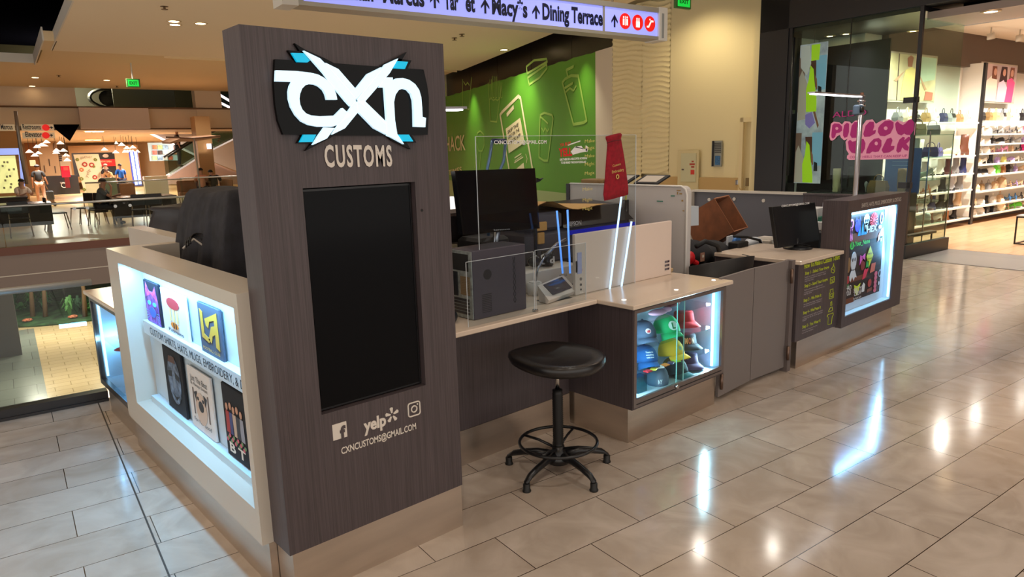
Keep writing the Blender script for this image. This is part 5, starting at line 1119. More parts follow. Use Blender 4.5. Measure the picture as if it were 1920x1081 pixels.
# boxes on right
def bx_px(name, label, cat, pts, y_, d_, m_):
    P_ = lay(pts, y_); return solo(name, MB().bbox(min(p.x for p in P_), max(p.x for p in P_), y_, y_ + d_, min(p.z for p in P_), max(p.z for p in P_), .006), m_, label, cat)
bx_px('blue_carton', 'bright blue carton at the far end of the poster counter', 'carton', [(1549, 391), (1566, 420)], 3.0, .12, M('blue_card_box', (40, 112, 206), .5))
bx_px('white_carton', 'white carton with a green label beside the blue carton', 'carton', [(1534, 390), (1547, 428)], 3.02, .12, M('white_card_box', (214, 214, 214), .5)); bx_px('green_carton', 'thin dark green carton before the white carton', 'carton', [(1539, 406), (1548, 426)], 2.98, .03, M('green_card_box', (40, 104, 84), .5))
bx_px('white_tub', 'rounded white tub below the blue carton', 'tub', [(1546, 416), (1566, 436)], 2.93, .1, M('tub_white', (206, 208, 210), .4)); bx_px('black_supply_box', 'black box under the cartons at the far counter end', 'box', [(1536, 437), (1574, 462)], 2.86, .3, m_blk_matt)
m = MB(); m.tube([W(1540, 438, y=2.92), W(1541, 430, y=2.9), W(1552, 427, y=2.9), W(1562, 432, y=2.9), W(1563, 440, y=2.92)], .010, 6); solo('cable_coil', m, m_chrome, 'grey looped cable on the black supply box', 'cable')
bx_px('narrow_white_carton', 'tall white carton wedged behind the light box', 'carton', [(1566, 379), (1592, 420)], 2.95, .12, M('white_card_box'))
# ---- lamp pole with led arm
def lamp_pole(label, base, top, armend, col_h):
    T = Thing('led_lamp_pole', label, 'lamp', tuple(base))
    T.part('pole', MB().cyl(base, top, .022, n=14), M('pole_silver', (176, 174, 180), .3, .8)); T.part('collar', MB().cyl(top + Vector((0, 0, -.05)), top + Vector((0, 0, -.035)), .034, n=14), m_chrome); T.part('collar', MB().cyl(top + Vector((0, 0, -.09)), top + Vector((0, 0, -.075)), .034, n=14), m_chrome); T.part('knob', MB().cyl(top, top + Vector((0, 0, .03)), .016, n=8), M('copper_knob', (150, 110, 90), .4, .8))
    d_ = (armend - top).normalized(); s_ = d_.cross(Vector((0, 0, 1))).normalized() * .03
    ar = T.part('arm', MB().loft([[p + s_ + Vector((0, 0, .008)), p - s_ + Vector((0, 0, .008)), p - s_ - Vector((0, 0, .004)), p + s_ - Vector((0, 0, .004))] for p in (top, armend)]), M('pole_silver')); T.part('led_bar', MB().loft([[p + s_ * .7 - Vector((0, 0, .0045)), p - s_ * .7 - Vector((0, 0, .0045)), p - s_ * .7 - Vector((0, 0, .012)), p + s_ * .7 - Vector((0, 0, .012))] for p in (top + d_ * .05, armend - d_ * .02)]), M('soft_led', (250, 252, 255), .4, emit=5), ar)
    return T
tp = W(1616, 180, y=2.80)
t = lamp_pole('tall silver lamp pole with a level light arm by the decal light box', Vector((tp.x, 2.80, .0)), tp, W(1521, 174, y=2.74), 0)
t.part('clamp_camera', MB().bbox(tp.x - .14, tp.x - .03, 2.76, 2.82, tp.z - .17, tp.z - .08, .012), M('camera_blue_grey', (84, 104, 124), .4)); t.part('camera_lens', MB().cyl((tp.x - .10, 2.74, tp.z - .125), (tp.x - .10, 2.76, tp.z - .125), .025, n=12), m_blk)
tp = W(790, 205, y=2.95); t = lamp_pole('silver lamp pole behind the tower with its light arm reaching right', Vector((tp.x - .1, 2.95, .859)), Vector((tp.x - .1, 2.95, tp.z)), W(869, 203, y=2.95), 0)
# ---- black covered machines behind the white display box
def drape(T_, nm, cx, cy, hx, hy, z0, z1, m_, top=.78, folds=9, seed=1, amp=.02, lean=(0, 0)):
    b = MB(); b.smooth = True; rings = []; n = 72
    for z, s_ in ((z0, 1.0), (z0 + .25 * (z1 - z0), .97), (z0 + .55 * (z1 - z0), .92), (z0 + .8 * (z1 - z0), .86), (z1 - .03, top + .03), (z1 - .005, top - .02), (z1, top * .8), (z1 - .005, .3)):
        rg = []; f = (z1 - z) / (z1 - z0)
        for i in range(n):
            a = 2 * pi * i / n; c_, s2 = cos(a), sin(a); k = max(abs(c_), abs(s2)); c_, s2 = c_ / k, s2 / k
            wv_ = 1 + f * amp / hx * (sin(a * folds + seed + f * 1.5) + .6 * sin(a * folds * 2.3 + seed * 2)); rg.append((cx + lean[0] * (1 - f) + hx * s_ * c_ * wv_, cy + lean[1] * (1 - f) + hy * s_ * s2 * wv_, z + .012 * sin(a * 3 + seed) * (f < .2)))
        rings.append(rg)
    b.loft(rings); T_.part(nm, b, m_)
m_dr = M('black_drape_cloth', (40, 40, 46), .85, noise=(14, .25), bump=.3)
T = Thing('draped_machine', 'tall machine under a black cloth cover behind the white display box', 'covered machine', (1.50, 4.05, 0)); T.part('stand', MB().box(1.35, 1.9, 3.75, 4.55, 0, .85), m_blk_matt); drape(T, 'cover', 1.60, 4.20, .34, .46, .86, 1.56, m_dr, folds=11, seed=2, amp=.035, lean=(.03, -.06), top=.74)
T = Thing('draped_case', 'low black covered case at the corner of the white upstand', 'covered machine', (1.9, 5.9, 0)); T.part('stand', MB().box(1.60, 2.3, 5.4, 6.4, 0, 1.05), m_blk_matt); drape(T, 'cover', 2.0, 5.95, .36, .62, 1.08, 1.37, M('black_shell_cover', (32, 32, 38), .5), folds=4, seed=4, amp=.008, top=.9)
m = MB(); c = W(370, 488, z=1.18) + Vector((0, 0, .02))
for k in range(3): m.tube([c + Vector((.05 * cos(a / 8 * pi) + .012 * k, .06 * sin(a / 8 * pi) * .6, .06 + .05 * sin(a / 8 * pi) + .008 * k)) for a in range(9)], .005, 6)
solo('black_cable_loop', m, m_blk, 'black cable loops behind the top of the white display box', 'cable')
m = MB(); m.tube([c + Vector((-.06, .03, .05)), c + Vector((0, .02, .10)), c + Vector((.05, 0, .05)), c + Vector((.09, -.03, .06))], .007, 6); m.bbox(c.x + .05, c.x + .10, c.y - .05, c.y - .01, c.z + .04, c.z + .065, .004); solo('white_cable', m, m_white, 'white plug and cable lying among the black loops', 'cable')
T = Thing('inner_shelf', 'shelf unit inside the kiosk behind the white display box', 'shelf', (1.25, 3.6, 0)); T.part('shelf_body', MB().box(1.10, 1.34, 2.8, 4.4, 0, 1.12), m_lam)
# ================================================================== HALL: SIGNS, LIGHTS, FOOD COURT
def BX(px0, py0, px1, py1, q, d=.1, mb=None, b=0):       # axis aligned box whose front face fills a photo rectangle
    a, c = PB(px0, py0, q=q), PB(px1, py1, q=q); a2, c2 = PB(px0, py1, q=q), PB(px1, py0, q=q)
    x0, x1 = (a.x + a2.x) / 2, (c.x + c2.x) / 2; z1, z0 = (a.z + c2.z) / 2, (c.z + a2.z) / 2
    mb = mb or MB(); (mb.bbox(x0, x1, q, q + d, z0, z1, b) if b else mb.box(x0, x1, q, q + d, z0, z1)); return mb
# ---- hanging way-finding sign
SQ = 6.19
T = Thing('hanging_sign', 'long hanging lit sign with dark shop names, arrows and three red discs', 'sign', (4.5, SQ, 3.0), B=True)
T.part('housing', MB().box(2.24, 6.66, SQ + .02, SQ + .20, 3.0, 3.36).box(2.24, 6.66, SQ - .01, SQ + .02, 3.0, 3.035).box(2.24, 6.66, SQ - .01, SQ + .02, 3.305, 3.36), M('sign_aluminium', (176, 172, 160), .4, .3))
fp = T.part('lit_face', MB().box(2.30, 6.655, SQ + .008, SQ + .018, 3.036, 3.304), M('sign_blue_white', (160, 166, 236), .4, emit=.66, ecol=(150, 160, 255)))
T.part('end_cap', MB().box(6.66, 6.80, SQ - .02, SQ + .22, 2.99, 3.37), M('sign_cap', (222, 220, 212), .4)); T.part('end_slot', MB().box(6.70, 6.735, SQ - .025, SQ - .018, 3.02, 3.30), M('slot_grey', (150, 154, 152), .4)); T.part('end_cap', MB().box(2.10, 2.24, SQ - .02, SQ + .22, 2.99, 3.37), M('sign_cap'))
T.part('divider_bar', MB().box(5.76, 5.785, SQ - .004, SQ + .008, 3.036, 3.304), M('sign_aluminium'))
navy = M('sign_navy', (14, 22, 58), .5); UPB = (0, 0, 1); NB = (0, -1, 0)
def sg(px, py): return PB(px, py, q=SQ + .006)
def stext(txt, a, c, nm='lettering'):
    A, C = sg(*a), sg(*c); z = 3.098; T.part(nm, text_on(txt, (A.x, SQ + .008, z), (C.x, SQ + .008, z), .155, UPB, NB, .04, .004), navy, fp)
stext('Dining Terrace', (1017, 35), (1130, 46)); stext('Macy*s', (922.5, 25), (989, 31)); stext('Tar', (833, 16), (860, 19)); stext('et', (873, 20), (891, 22)); stext('Marcus', (718, 4), (796, 11)); stext('Neiman', (622, -6), (700, 2))
for px in (1005, 910, 816, 1152, 606):
    c = sg(px, 30 if px > 700 else 0); x = c.x; z = 3.15; m = MB(); m.poly([(x - .012, SQ + .004, z - .06), (x + .012, SQ + .004, z - .06), (x + .012, SQ + .004, z + .05), (x - .012, SQ + .004, z + .05)], NB, .002)
    m.poly([(x, SQ + .004, z + .08), (x - .05, SQ + .004, z + .01), (x - .05, SQ + .004, z - .015), (x, SQ + .004, z + .035), (x + .05, SQ + .004, z - .015), (x + .05, SQ + .004, z + .01)], NB, .002); T.part('arrow', m, navy, fp)
red = M('sign_red', (226, 30, 26), .4, emit=.55, ecol=(230, 30, 22)); wht = M('sign_white', (250, 246, 240), .4, emit=.6)
for i, px in enumerate((1172, 1195.5, 1218.5)):
    x = sg(px, 43).x; z = 3.17; d_ = T.part('red_disc', MB().cyl((x, SQ + .008, z), (x, SQ + .002, z), .088, n=28), red, fp); m = MB()
    if i == 0:
        for s in (-1, 1): m.box(x + s * .028 - .012, x + s * .028 + .012, SQ - .001, SQ + .002, z - .045, z + .025); m.cyl((x + s * .028, SQ + .002, z + .042), (x + s * .028, SQ - .001, z + .042), .011, n=10)
        m.box(x - .003, x + .003, SQ - .001, SQ + .002, z - .05, z + .055)
    elif i == 1:
        m.box(x - .03, x + .03, SQ - .001, SQ + .002, z - .055, z + .012)
        for s in (-1, 1): m.cyl((x + s * .016, SQ + .002, z + .042), (x + s * .016, SQ - .001, z + .042), .010, n=10); m.box(x + s * .016 - .009, x + s * .016 + .009, SQ - .001, SQ + .002, z + .014, z + .032)
    else:
        m.poly([(x - .055, SQ + .002, z - .045), (x - .02, SQ + .002, z - .045), (x + .02, SQ + .002, z + .02), (x + .055, SQ + .002, z + .02), (x + .055, SQ + .002, z + .04), (x + .01, SQ + .002, z + .04), (x - .03, SQ + .002, z - .025), (x - .055, SQ + .002, z - .025)], NB, .003); m.cyl((x - .005, SQ + .002, z + .048), (x - .005, SQ - .001, z + .048), .010, n=10)
    T.part('pictogram', m, wht, d_)
for x in (3.0, 6.0): T.part('hanger_rod', MB().cyl((x, SQ + .1, 3.36), (x, SQ + .1, ZC), .012, n=8), m_chrome)
# ---- exit signs
gr = M('exit_green', (30, 190, 70), .4, emit=.9, ecol=(20, 190, 60)); gd = M('exit_dark', (10, 84, 30), .5)
def exit_sign(label, a, c, q, top):
    p0, p1 = PB(*a, q=q), PB(*c, q=q); T = Thing('exit_sign', label, 'exit sign', ((p0.x + p1.x) / 2, q, p1.z), B=True); x0, x1, z0, z1 = p0.x, p1.x, p1.z, p0.z
    T.part('housing', MB().bbox(x0, x1, q, q + .06, z0, z1, .008), M('exit_housing', (70, 120, 60), .5)); f = T.part('lit_panel', MB().box(x0 + .04, x1 - .04, q - .006, q - .001, z0 + .03, z1 - .03), gr)
    T.part('lettering', text_on('EXIT', (x0 + .08, q - .007, z0 + .08), (x1 - .08, q - .007, z0 + .08), (z1 - z0) - .16, UPB, NB, .03, .003), gd, f); T.part('stem', MB().cyl(((x0 + x1) / 2, q + .03, z1), ((x0 + x1) / 2, q + .03, top), .02, n=8), m_white)
exit_sign('green lit exit sign hanging under the ceiling far left of the tower', (236, 147), (264, 164), 24.0, ZC + .06)
exit_sign('green lit exit sign at the top edge beside the plaster wall', (1268, -12), (1296, 18), 8.6, 7.0)
# ---- ceiling downlights
glow = M('downlight_glow', (255, 226, 180), .4, emit=14, ecol=(255, 220, 170)); rimm = M('downlight_trim', (214, 190, 150), .5)
def downlight(p, q, z, label, r=.075, grp='ceiling downlights'):
    T = Thing('ceiling_downlight', label, 'downlight', (p, q, z), B=True, group=grp); T.part('trim_ring', MB().lathe([(r, -.012), (r + .04, -.010), (r + .045, -.001), (r, -.001)], (p, q, z), 20, False), rimm); T.part('lens', MB().cyl((p, q, z - .004), (p, q, z - .009), r, n=18), glow)
for px, py, z, lab in ((326, 39.5, ZC, 'farther of two adjoining ceiling lights above left of the tower'), (328, 46, ZC, 'nearer of two adjoining ceiling lights above left of the tower'), (376, 43.5, ZC, 'small single ceiling downlight just left of the tower top'), (945, 93, ZC, 'glowing ceiling downlight just above the green hoarding'),
                       (66, 145, ZC + .06, 'far ceiling light at the left under the dark opening'), (200, 150, ZC + .06, 'far ceiling light just left of the green exit sign'), (60, 161, ZC + .06, 'lowest far ceiling light at the left edge')):
    c = PB(px, py, z=z); downlight(c.x, c.y, z, lab, .10, 'far ceiling downlights')
for i, (px, py, z, lab) in enumerate(((308, 12, ZC, 'by the top edge left of the tower'), (110, 141, ZC + .06, 'between the two far ceiling lights'), (852, 71, ZC, 'right of the tower top'), (866, 64, ZC, 'just under the hanging sign'), (219, 161, ZC + .06, 'left of the exit sign'))):
    c = PB(px, py, z=z); m = MB().cyl((c.x, c.y, z - .05), (c.x, c.y, z), .02, n=8).cyl((c.x, c.y, z - .055), (c.x, c.y, z - .05), .06, n=12).cyl((c.x, c.y, z - .004), (c.x, c.y, z), .07, n=12); solo('fire_sprinkler', m, M('sprinkler_bronze', (112, 86, 60), .5, .5), 'small bronze ceiling sprinkler %s' % lab, 'sprinkler', B=True, group='ceiling sprinklers')
# ---- wall fittings by the plaster wall
T = Thing('fire_hose_cabinet', 'cream wall cabinet with red warning lettering on the plaster wall', 'cabinet', (11.0, 9.45, .9), B=True)
def wbx(px0, py0, px1, py1, p, d, mb=None):
    a, c = PB(px0, py0, p=p), PB(px1, py1, p=p); mb = mb or MB(); mb.bbox(p - d, p, min(a.y, c.y), max(a.y, c.y), min(a.z, c.z), max(a.z, c.z), .004); return mb
T.part('frame', wbx(1273, 282, 1310, 362, 11.04, .03), M('cabinet_frame', (216, 200, 152), .5)); o = T.part('door', wbx(1278, 287, 1305, 341, 11.01, .02), M('cabinet_door', (206, 200, 160), .5))
for i, (a, c) in enumerate((((1297, 301), (1301, 304)), ((1293, 306), (1303, 309.5)), ((1296, 311), (1302, 314.5)))): T.part('warning_word', wbx(*a, *c, 10.992, .003), M('warning_red', (176, 60, 40), .5), o)
T.part('red_label', wbx(1295, 318, 1302, 327, 10.992, .003), M('label_red', (214, 60, 44), .5), o); T.part('latch', wbx(1279, 316, 1283, 319, 10.992, .02), m_chrome, o)
T = Thing('wall_notice', 'narrow grey notice with a blue picture on the plaster wall', 'notice', (11.05, 8.75, 1.4), B=True)
T.part('backing', wbx(1337, 264, 1354, 312, 11.08, .04), M('notice_grey', (150, 152, 142), .4)); T.part('dark_edge', wbx(1336, 264, 1338, 311, 11.03, .01), m_blk)
for i in range(6): T.part('text_row', wbx(1340, 267.5 + i * 3.4, 1352, 269.3 + i * 3.4, 11.039, .003), M('notice_text', (84, 84, 80), .5))
T.part('blue_picture', wbx(1341, 292, 1350, 309, 11.039, .004), M('notice_blue', (50, 92, 130), .5, noise=(60, .5)))
T = Thing('door_phone', 'small grey intercom with a curly cable at the cream door frame', 'intercom', (11.0, 8.1, 1.0), B=True); T.part('body', wbx(1382, 337, 1386, 346, 11.04, .05), m_chrome); T.part('cable', MB().tube([PB(1384, 346, p=10.99), PB(1386, 353, p=10.98), PB(1391, 356, p=10.98), PB(1399, 350, p=10.98)], .008, 6), M('beige_cord', (190, 160, 100), .5)); T.part('wall_plate', wbx(1399, 333, 1404, 349, 10.99, .02), M('plate_bronze', (130, 108, 70), .4, .5))

# ---- railing along the opening
rail_m = M('rail_steel', (186, 188, 186), .38, .8); pane = glass('rail_glass', (236, 243, 239), .10)
def railing(label, p0, p1, q, z0, z1, base=True, discs=()):
    T = Thing('glass_railing', label, 'railing', ((p0 + p1) / 2, q, max(z0, 0)), B=True)
    n = max(1, round((p1 - p0) / 1.6)); w_ = (p1 - p0) / n
    for k in range(n): T.part('glass_panel', MB().box(p0 + k * w_ + .008, p0 + (k + 1) * w_ - .008, q - .006, q + .006, z0, z1), pane)
    T.part('handrail', MB().cyl((p0, q - .02, z1), (p1, q - .02, z1), .024, n=12), rail_m)
    if base: T.part('base_shoe', MB().box(p0, p1, q - .045, q + .05, 0, .075).box(p0, p1, q - .06, q - .045, 0, .02), M('shoe_dark', (64, 62, 62), .3, .7))
    for d_ in discs: T.part('glass_fixing', MB().cyl((d_, q - .03, z1 - .13), (d_, q - .006, z1 - .13), .035, n=14), rail_m)
    return T
railing('near glass railing with a steel handrail beside the kiosk', -4.4, .42, RQ - .02, .0, .89)
railing('far glass railing across the opening before the dark tables', -3.2, 6.0, FQ + .06, -.1, .86, False, (1.2, 1.45, 2.0, 2.3, 3.55, 3.95))
for i, (p0, p1, q, lab) in enumerate(((2.2, 5.2, 27.5, 'glass railing behind the seated man'), (5.3, 11, 28.5, 'glass railing in front of the escalator'))): railing(lab, p0, p1, q, 0.05, 1.05, False)
# ---- planter and plants on the lower floor
def lf(px, py): return PB(px, py, z=-5.2)
T = Thing('planting_bed', 'curved bed of dark greenery on the lower floor seen through the railing', 'planter', tuple(lf(120, 590)), B=True)
pc = Vector((3.0, 41.0, -5.2)); bed = MB(); bed.lathe([(5.6, 0), (5.6, .10), (5.5, .12), (.1, .14)], (2.6, 41.2, -5.2), 40); T.part('soil_bed', bed, M('bed_green', (36, 62, 34), .9, noise=(2, .5)))
random.seed(11)
def tuft(mb, c, r, n, h, wd=.06):
    for k in range(n):
        a = random.uniform(0, 2 * pi); l = r * random.uniform(.6, 1.1); hh = h * random.uniform(.5, 1.1); d_ = Vector((cos(a), sin(a), 0)); s_ = Vector((-d_.y, d_.x, 0)) * wd
        p0 = Vector(c); p1 = p0 + d_ * l * .5 + Vector((0, 0, hh)); p2 = p0 + d_ * l + Vector((0, 0, hh * .7))
        mb.add([p0 - s_ * .4, p0 + s_ * .4, p1 + s_, p1 - s_, p2], [(0, 1, 2, 3), (3, 2, 4)])
spots_ = sorted([(2.6 + r_ * cos(a), 41.2 + r_ * sin(a)) for a, r_ in [(random.uniform(pi * .95, pi * 2.05), random.uniform(2.4, 5.2)) for i in range(30)]], key=lambda t: t[0] / t[1])
ORDN = 'first second third fourth fifth sixth seventh eighth ninth tenth eleventh twelfth thirteenth fourteenth fifteenth sixteenth seventeenth eighteenth nineteenth twentieth twenty-first twenty-second twenty-third twenty-fourth twenty-fifth twenty-sixth twenty-seventh twenty-eighth twenty-ninth thirtieth'.split()
for i, (x_, y_) in enumerate(spots_):
    c = (x_, y_, -5.06); m = MB(); tuft(m, c, random.uniform(.35, .6), 26, random.uniform(.35, .9)); f = i % 3
    solo('leafy_plant', m, M('leaf_%d' % f, [(44, 92, 44), (62, 112, 50), (30, 74, 44)][f], .7), ('mid green spiky plant', 'bright green plant', 'dark green plant')[f] + ' of the lower bed, %s from the left' % ORDN[i], 'plant', B=True, group='plants in the lower planting bed')
for i in range(8):
    a = radians(200 + i * 20); c = (2.6 + 5.1 * cos(a), 41.2 + 5.1 * sin(a), -5.06); m = MB().sph((c[0], c[1], -4.98), .13, 6, (1.6, 1, .6)); solo('flowering_plant', m, M('flower_pink', (120, 70, 50), .8, noise=(14, .8)), 'low reddish flowering plant at the lower bed rim, %s from the left' % ORDN[i], 'plant', B=True, group='flowers at the planting bed rim')
for px, lab in ((62, 'left palm trunk'), (86, 'middle palm trunk'), (160, 'right palm trunk')):
    c = lf(px, 598); T = Thing('palm_tree', '%s rising from the lower planting bed' % lab, 'tree', tuple(c), B=True); T.part('trunk', MB().tube([c, c + Vector((.1, 0, 1.4)), c + Vector((-.05, 0, 3.6))], [.11, .08, .07], 8), M('trunk_brown', (104, 78, 52), .8)); m = MB(); tuft(m, c + Vector((-.05, 0, 3.4)), 1.3, 46, .35, .08); T.part('fronds', m, M('leaf_1'))
for px in (62, 122):
    c = lf(px, 560); T = Thing('canopy_umbrella', 'grey green umbrella canopy beyond the %s palm on the lower floor' % ('left' if px < 80 else 'middle'), 'umbrella', tuple(c), B=True); T.part('canopy', MB().lathe([(1.5, 2.0), (.9, 2.35), (.05, 2.6)], tuple(c), 10), M('umbrella_grey', (110, 130, 126), .7)); T.part('pole', MB().cyl(c, c + Vector((0, 0, 2.5)), .05, n=8), m_chrome)

# ---- food court fabric: soffit box, dark void, columns
t = BX(150, 202, 280, 241, 32.3, .5); struct('wall_soffit_box', t, M('soffit_white', (214, 196, 186), .7), B=True)
t = MB(); zz = 2.97; t.poly([PB(px, py, z=zz) for px, py in ((100, 233), (149, 233), (131, 264), (104, 242))], (0, 0, -1), .01); struct('ceiling_dark_void', t, M('dark_void'), B=True)
t = BX(371, 218, 399, 338, 31.2, .8); struct('wall_column_tan', t, M('column_tan', (188, 146, 96), .6), B=True)
t = BX(-40, 215, 45, 385, 33.9, .8); struct('wall_column_left', t, M('column_tan'), B=True)
t = BX(75, 262, 111, 345, 50, 1.0)
struct('wall_column_slotted', t, M('column_brown', (176, 140, 100), .6), B=True); t = MB()
for px, py in ((83, 310), (92, 298), (103, 311), (100, 268)): BX(px, py, px + 1.6, py + 13, 49.95, .04, t)
struct('trim_11', t, M('slot_brown', (70, 46, 26), .6), B=True)
for i, (px, py) in enumerate(((170, 246.5), (184, 246.5), (167, 262.5), (182, 262.5))):
    c = PB(px, py, z=2.97); downlight(c.x, c.y, 2.97, '%s light of the %s pair under the pale soffit' % (('left', 'right')[i % 2], ('near', 'far')[i // 2]), .22, 'lights under the pale soffit')
# storefront pieces
def slabthing(name, label, cat, px0, py0, px1, py1, q, rgb, d=.1, emit=0, floor=False, group=None, noise=None):
    m = BX(px0, py0, px1, py1, q, d)
    if floor:
        zmin = min(v.z for v in m.v); m.v = [Vector((v.x, v.y, 0)) if abs(v.z - zmin) < .01 else v for v in m.v]
    return solo(name, m, M('mat_%s_%d_%d_%d%s' % (name, *rgb, '_e' if emit else ''), rgb, .5, emit=emit, noise=noise), label, cat, B=True, group=group)
T = Thing('food_counter', 'long black food counter with a white round emblem', 'counter', (5, 46.5, 0), B=True)
m = BX(84, 329, 148, 358, 46.5, .8); m.v = [Vector((v.x, v.y, 0 if v.z < .6 else v.z)) for v in m.v]; T.part('counter_body', m, M('counter_black', (26, 24, 26), .4)); c = PB(120, 347, q=46.45)
T.part('emblem', MB().tube([c + Vector((.13 * cos(k * pi / 8), 0, .13 * sin(k * pi / 8))) for k in range(16)], .02, 5, True), m_white); T.part('emblem_lettering', text_on('DUMPLINGS', PB(113, 343.5, q=46.45), PB(126, 343.5, q=46.45), .07, UPB, NB, .02, .02), m_white)
slabthing('stall_wall', 'tan recessed stall wall with black trim behind the white banner', 'stall', 132, 272, 262, 340, 54, (188, 140, 88), .2)
T = Thing('menu_wall', 'black menu wall with a bright red middle band', 'menu board', (9, 50, 0), B=True); T.part('panel', BX(137, 286, 217, 330, 50, .1), M('menu_black', (30, 26, 28), .5)); b_ = T.part('red_band', BX(181, 298.5, 216, 311.5, 49.9, .08), M('band_red', (206, 24, 26), .4, emit=.5)); T.part('band_lettering', text_on('NOW OPEN', PB(188, 304, q=49.85), PB(209, 304, q=49.85), .10, UPB, NB, .03, .02), M('band_ink', (240, 160, 120), .5, emit=.3), b_)
for px, py in ((198, 292), (198, 316)): c = PB(px, py, q=49.9); T.part('food_picture', MB().sph(c, .14, 6, (1.2, .1, .8)), M('food_white', (206, 190, 180), .5))
T = Thing('white_banner', 'tall white standing banner dotted with red and green circles', 'banner', tuple(PB(160, 362, q=41)), B=True); m = BX(139, 289, 186, 362, 41, .05); m.v = [v + Vector(((2.75 - v.z) * .13, 0, 0)) for v in m.v]; T.part('panel', m, M('banner_white', (226, 206, 172), .6))
for px, py, k, r_ in ((159, 308, 0, .09), (172, 309, 0, .09), (153, 318, 1, .07), (178, 332, 0, .08), (145, 299, 2, .05), (179, 299, 2, .05), (153, 335, 2, .06), (158, 355, 2, .05), (176, 312, 2, .04)):
    c = PB(px, py, q=40.98); T.part('dot', MB().tube([c + Vector((r_ * cos(a * pi / 6), 0, r_ * sin(a * pi / 6))) for a in range(12)], .03, 4, True), M('dot_%d' % k, [(180, 62, 50), (214, 120, 70), (130, 136, 60)][k], .5))
T.part('script_lettering', text_on('gather', PB(150, 297, q=40.98), PB(173, 296, q=40.98), .13, UPB, NB, -.01, .02), M('banner_ink', (120, 110, 90), .5)); T.part('script_lettering', text_on('yelp', PB(164, 333, q=40.98), PB(170, 318, q=40.98), .14, (-1, 0, .4), NB, -.01, .02), M('banner_ink'))
T = Thing('red_kiosk_screen', 'glowing red ordering screen on a stand beside the black counter', 'screen', (5.6, 45, 0), B=True); m = BX(115, 311, 131, 332, 45.4, .1); T.part('screen', m, M('screen_red', (206, 14, 50), .4, emit=.7)); T.part('bright_patch', BX(119, 313, 128, 319, 45.3, .08), M('patch_orange', (240, 70, 60), .4, emit=.8)); T.part('stand', BX(122, 332, 131, 352, 45.5, .1), M('stand_red', (130, 16, 36), .5))
T = Thing('neon_column', 'tall pair of blue white neon tubes in the food court', 'neon light', tuple(PB(256, 345, q=36)), B=True)
for a, c in (((246.5, 285), (256, 346)), ((254, 284), (263, 345))): T.part('tube', MB().cyl(PB(*a, q=36), PB(*c, q=36), .055, n=8), M('neon_blue_white', (220, 230, 255), .4, emit=3.2, ecol=(190, 205, 255)))
T.part('backing', MB().loft([[PB(x_, y_, q=36.1), PB(x_ + 17, y_, q=36.1), PB(x_ + 17, y_, q=36.2), PB(x_, y_, q=36.2)] for x_, y_ in ((241, 284), (250, 348))]), M('neon_backing', (90, 96, 170), .4))
T = Thing('picture_menu', 'wide pale menu board covered in coloured dish pictures', 'menu board', tuple(PB(308, 300, q=43)), B=True); T.part('board', BX(279, 267, 336, 301, 43, .1), M('menu_pale', (170, 196, 206), .4, emit=.35))
cols = [(176, 110, 80), (206, 200, 190), (206, 90, 84), (230, 200, 210), (150, 190, 120), (220, 190, 150), (60, 50, 50), (190, 80, 60), (120, 150, 210)]
for i in range(14):
    px = 286 + (i % 5) * 10; py = 272 + (i // 5) * 10; o = BX(px, py, px + 8.5, py + 7.5, 42.94, .05); T.part('dish_picture', o, M('dish_%d' % (i % 9), cols[(i * 4) % 9], .5, emit=.15, noise=(5, .5)))
T = Thing('lit_advert', 'glowing yellow advert case with pale blue edges at the left edge', 'advert', tuple(PB(15, 360, q=30)), B=True); T.part('yellow_panel', BX(-20, 292, 34, 362, 30, .1), M('advert_yellow', (226, 226, 150), .4, emit=.75)); T.part('top_glow', BX(-20, 278, 36, 290, 29.95, .1), M('advert_blue', (150, 170, 240), .4, emit=.7)); T.part('side_glow', MB().loft([[PB(x_, y_, q=29.95), PB(x_ + 7, y_, q=29.95), PB(x_ + 7, y_, q=30.05), PB(x_, y_, q=30.05)] for x_, y_ in ((34, 278), (41, 362))]), M('advert_blue'))
for k, (px, py) in enumerate(((6, 302), (12, 302), (3, 309), (15, 316), (24, 315), (11, 329), (17, 328), (8, 336), (19, 343), (18, 349), (6, 350))): T.part('picture_spot', BX(px, py, px + 4, py + 4, 29.93, .03), M('advert_spot', (170, 170, 140), .5))
# direction signs on a post
T = Thing('direction_post', 'leaning view of a signpost with cream direction boards and red symbols', 'signpost', tuple(PB(52, 372, q=27)), B=True)
T.part('post', MB().tube([PB(29, 208, q=27), PB(33, 240, q=27), PB(40, 290, q=27), PB(50, 345, q=27)], .05, 8), M('post_grey', (150, 140, 130), .4, .5))
crm = M('board_cream', (226, 200, 158), .5, emit=.18)
for a, c, s_, tx in (((40, 233), (101, 245), 'Restrooms', (43, 77)), ((42, 248), (103, 259), 'Elevator', (48, 79)), ((-10, 233), (28, 245), 'Marcus', (2, 24))):
    o = T.part('direction_board', BX(*a, *c, 26.9, .08), crm); T.part('board_lettering', text_on(s_, PB(tx[0], c[1] - 3.0, q=26.86), PB(tx[1], c[1] - 2.6, q=26.86), .15, UPB, NB, .02, .02), m_dark_ink, o)
    if tx[0] > 10: cc = PB(86, (a[1] + c[1]) / 2, q=26.85); T.part('red_symbol', MB().cyl(cc, cc + Vector((0, .03, 0)), .10, n=14), red, o); cc = PB(94, (a[1] + c[1]) / 2, q=26.85); T.part('arrow', MB().box(cc.x - .06, cc.x + .05, 26.85, 26.87, cc.z - .012, cc.z + .012).poly([(cc.x + .08, 26.87, cc.z), (cc.x + .02, 26.87, cc.z + .05), (cc.x + .02, 26.87, cc.z - .05)], NB, .01), m_dark_ink, o)
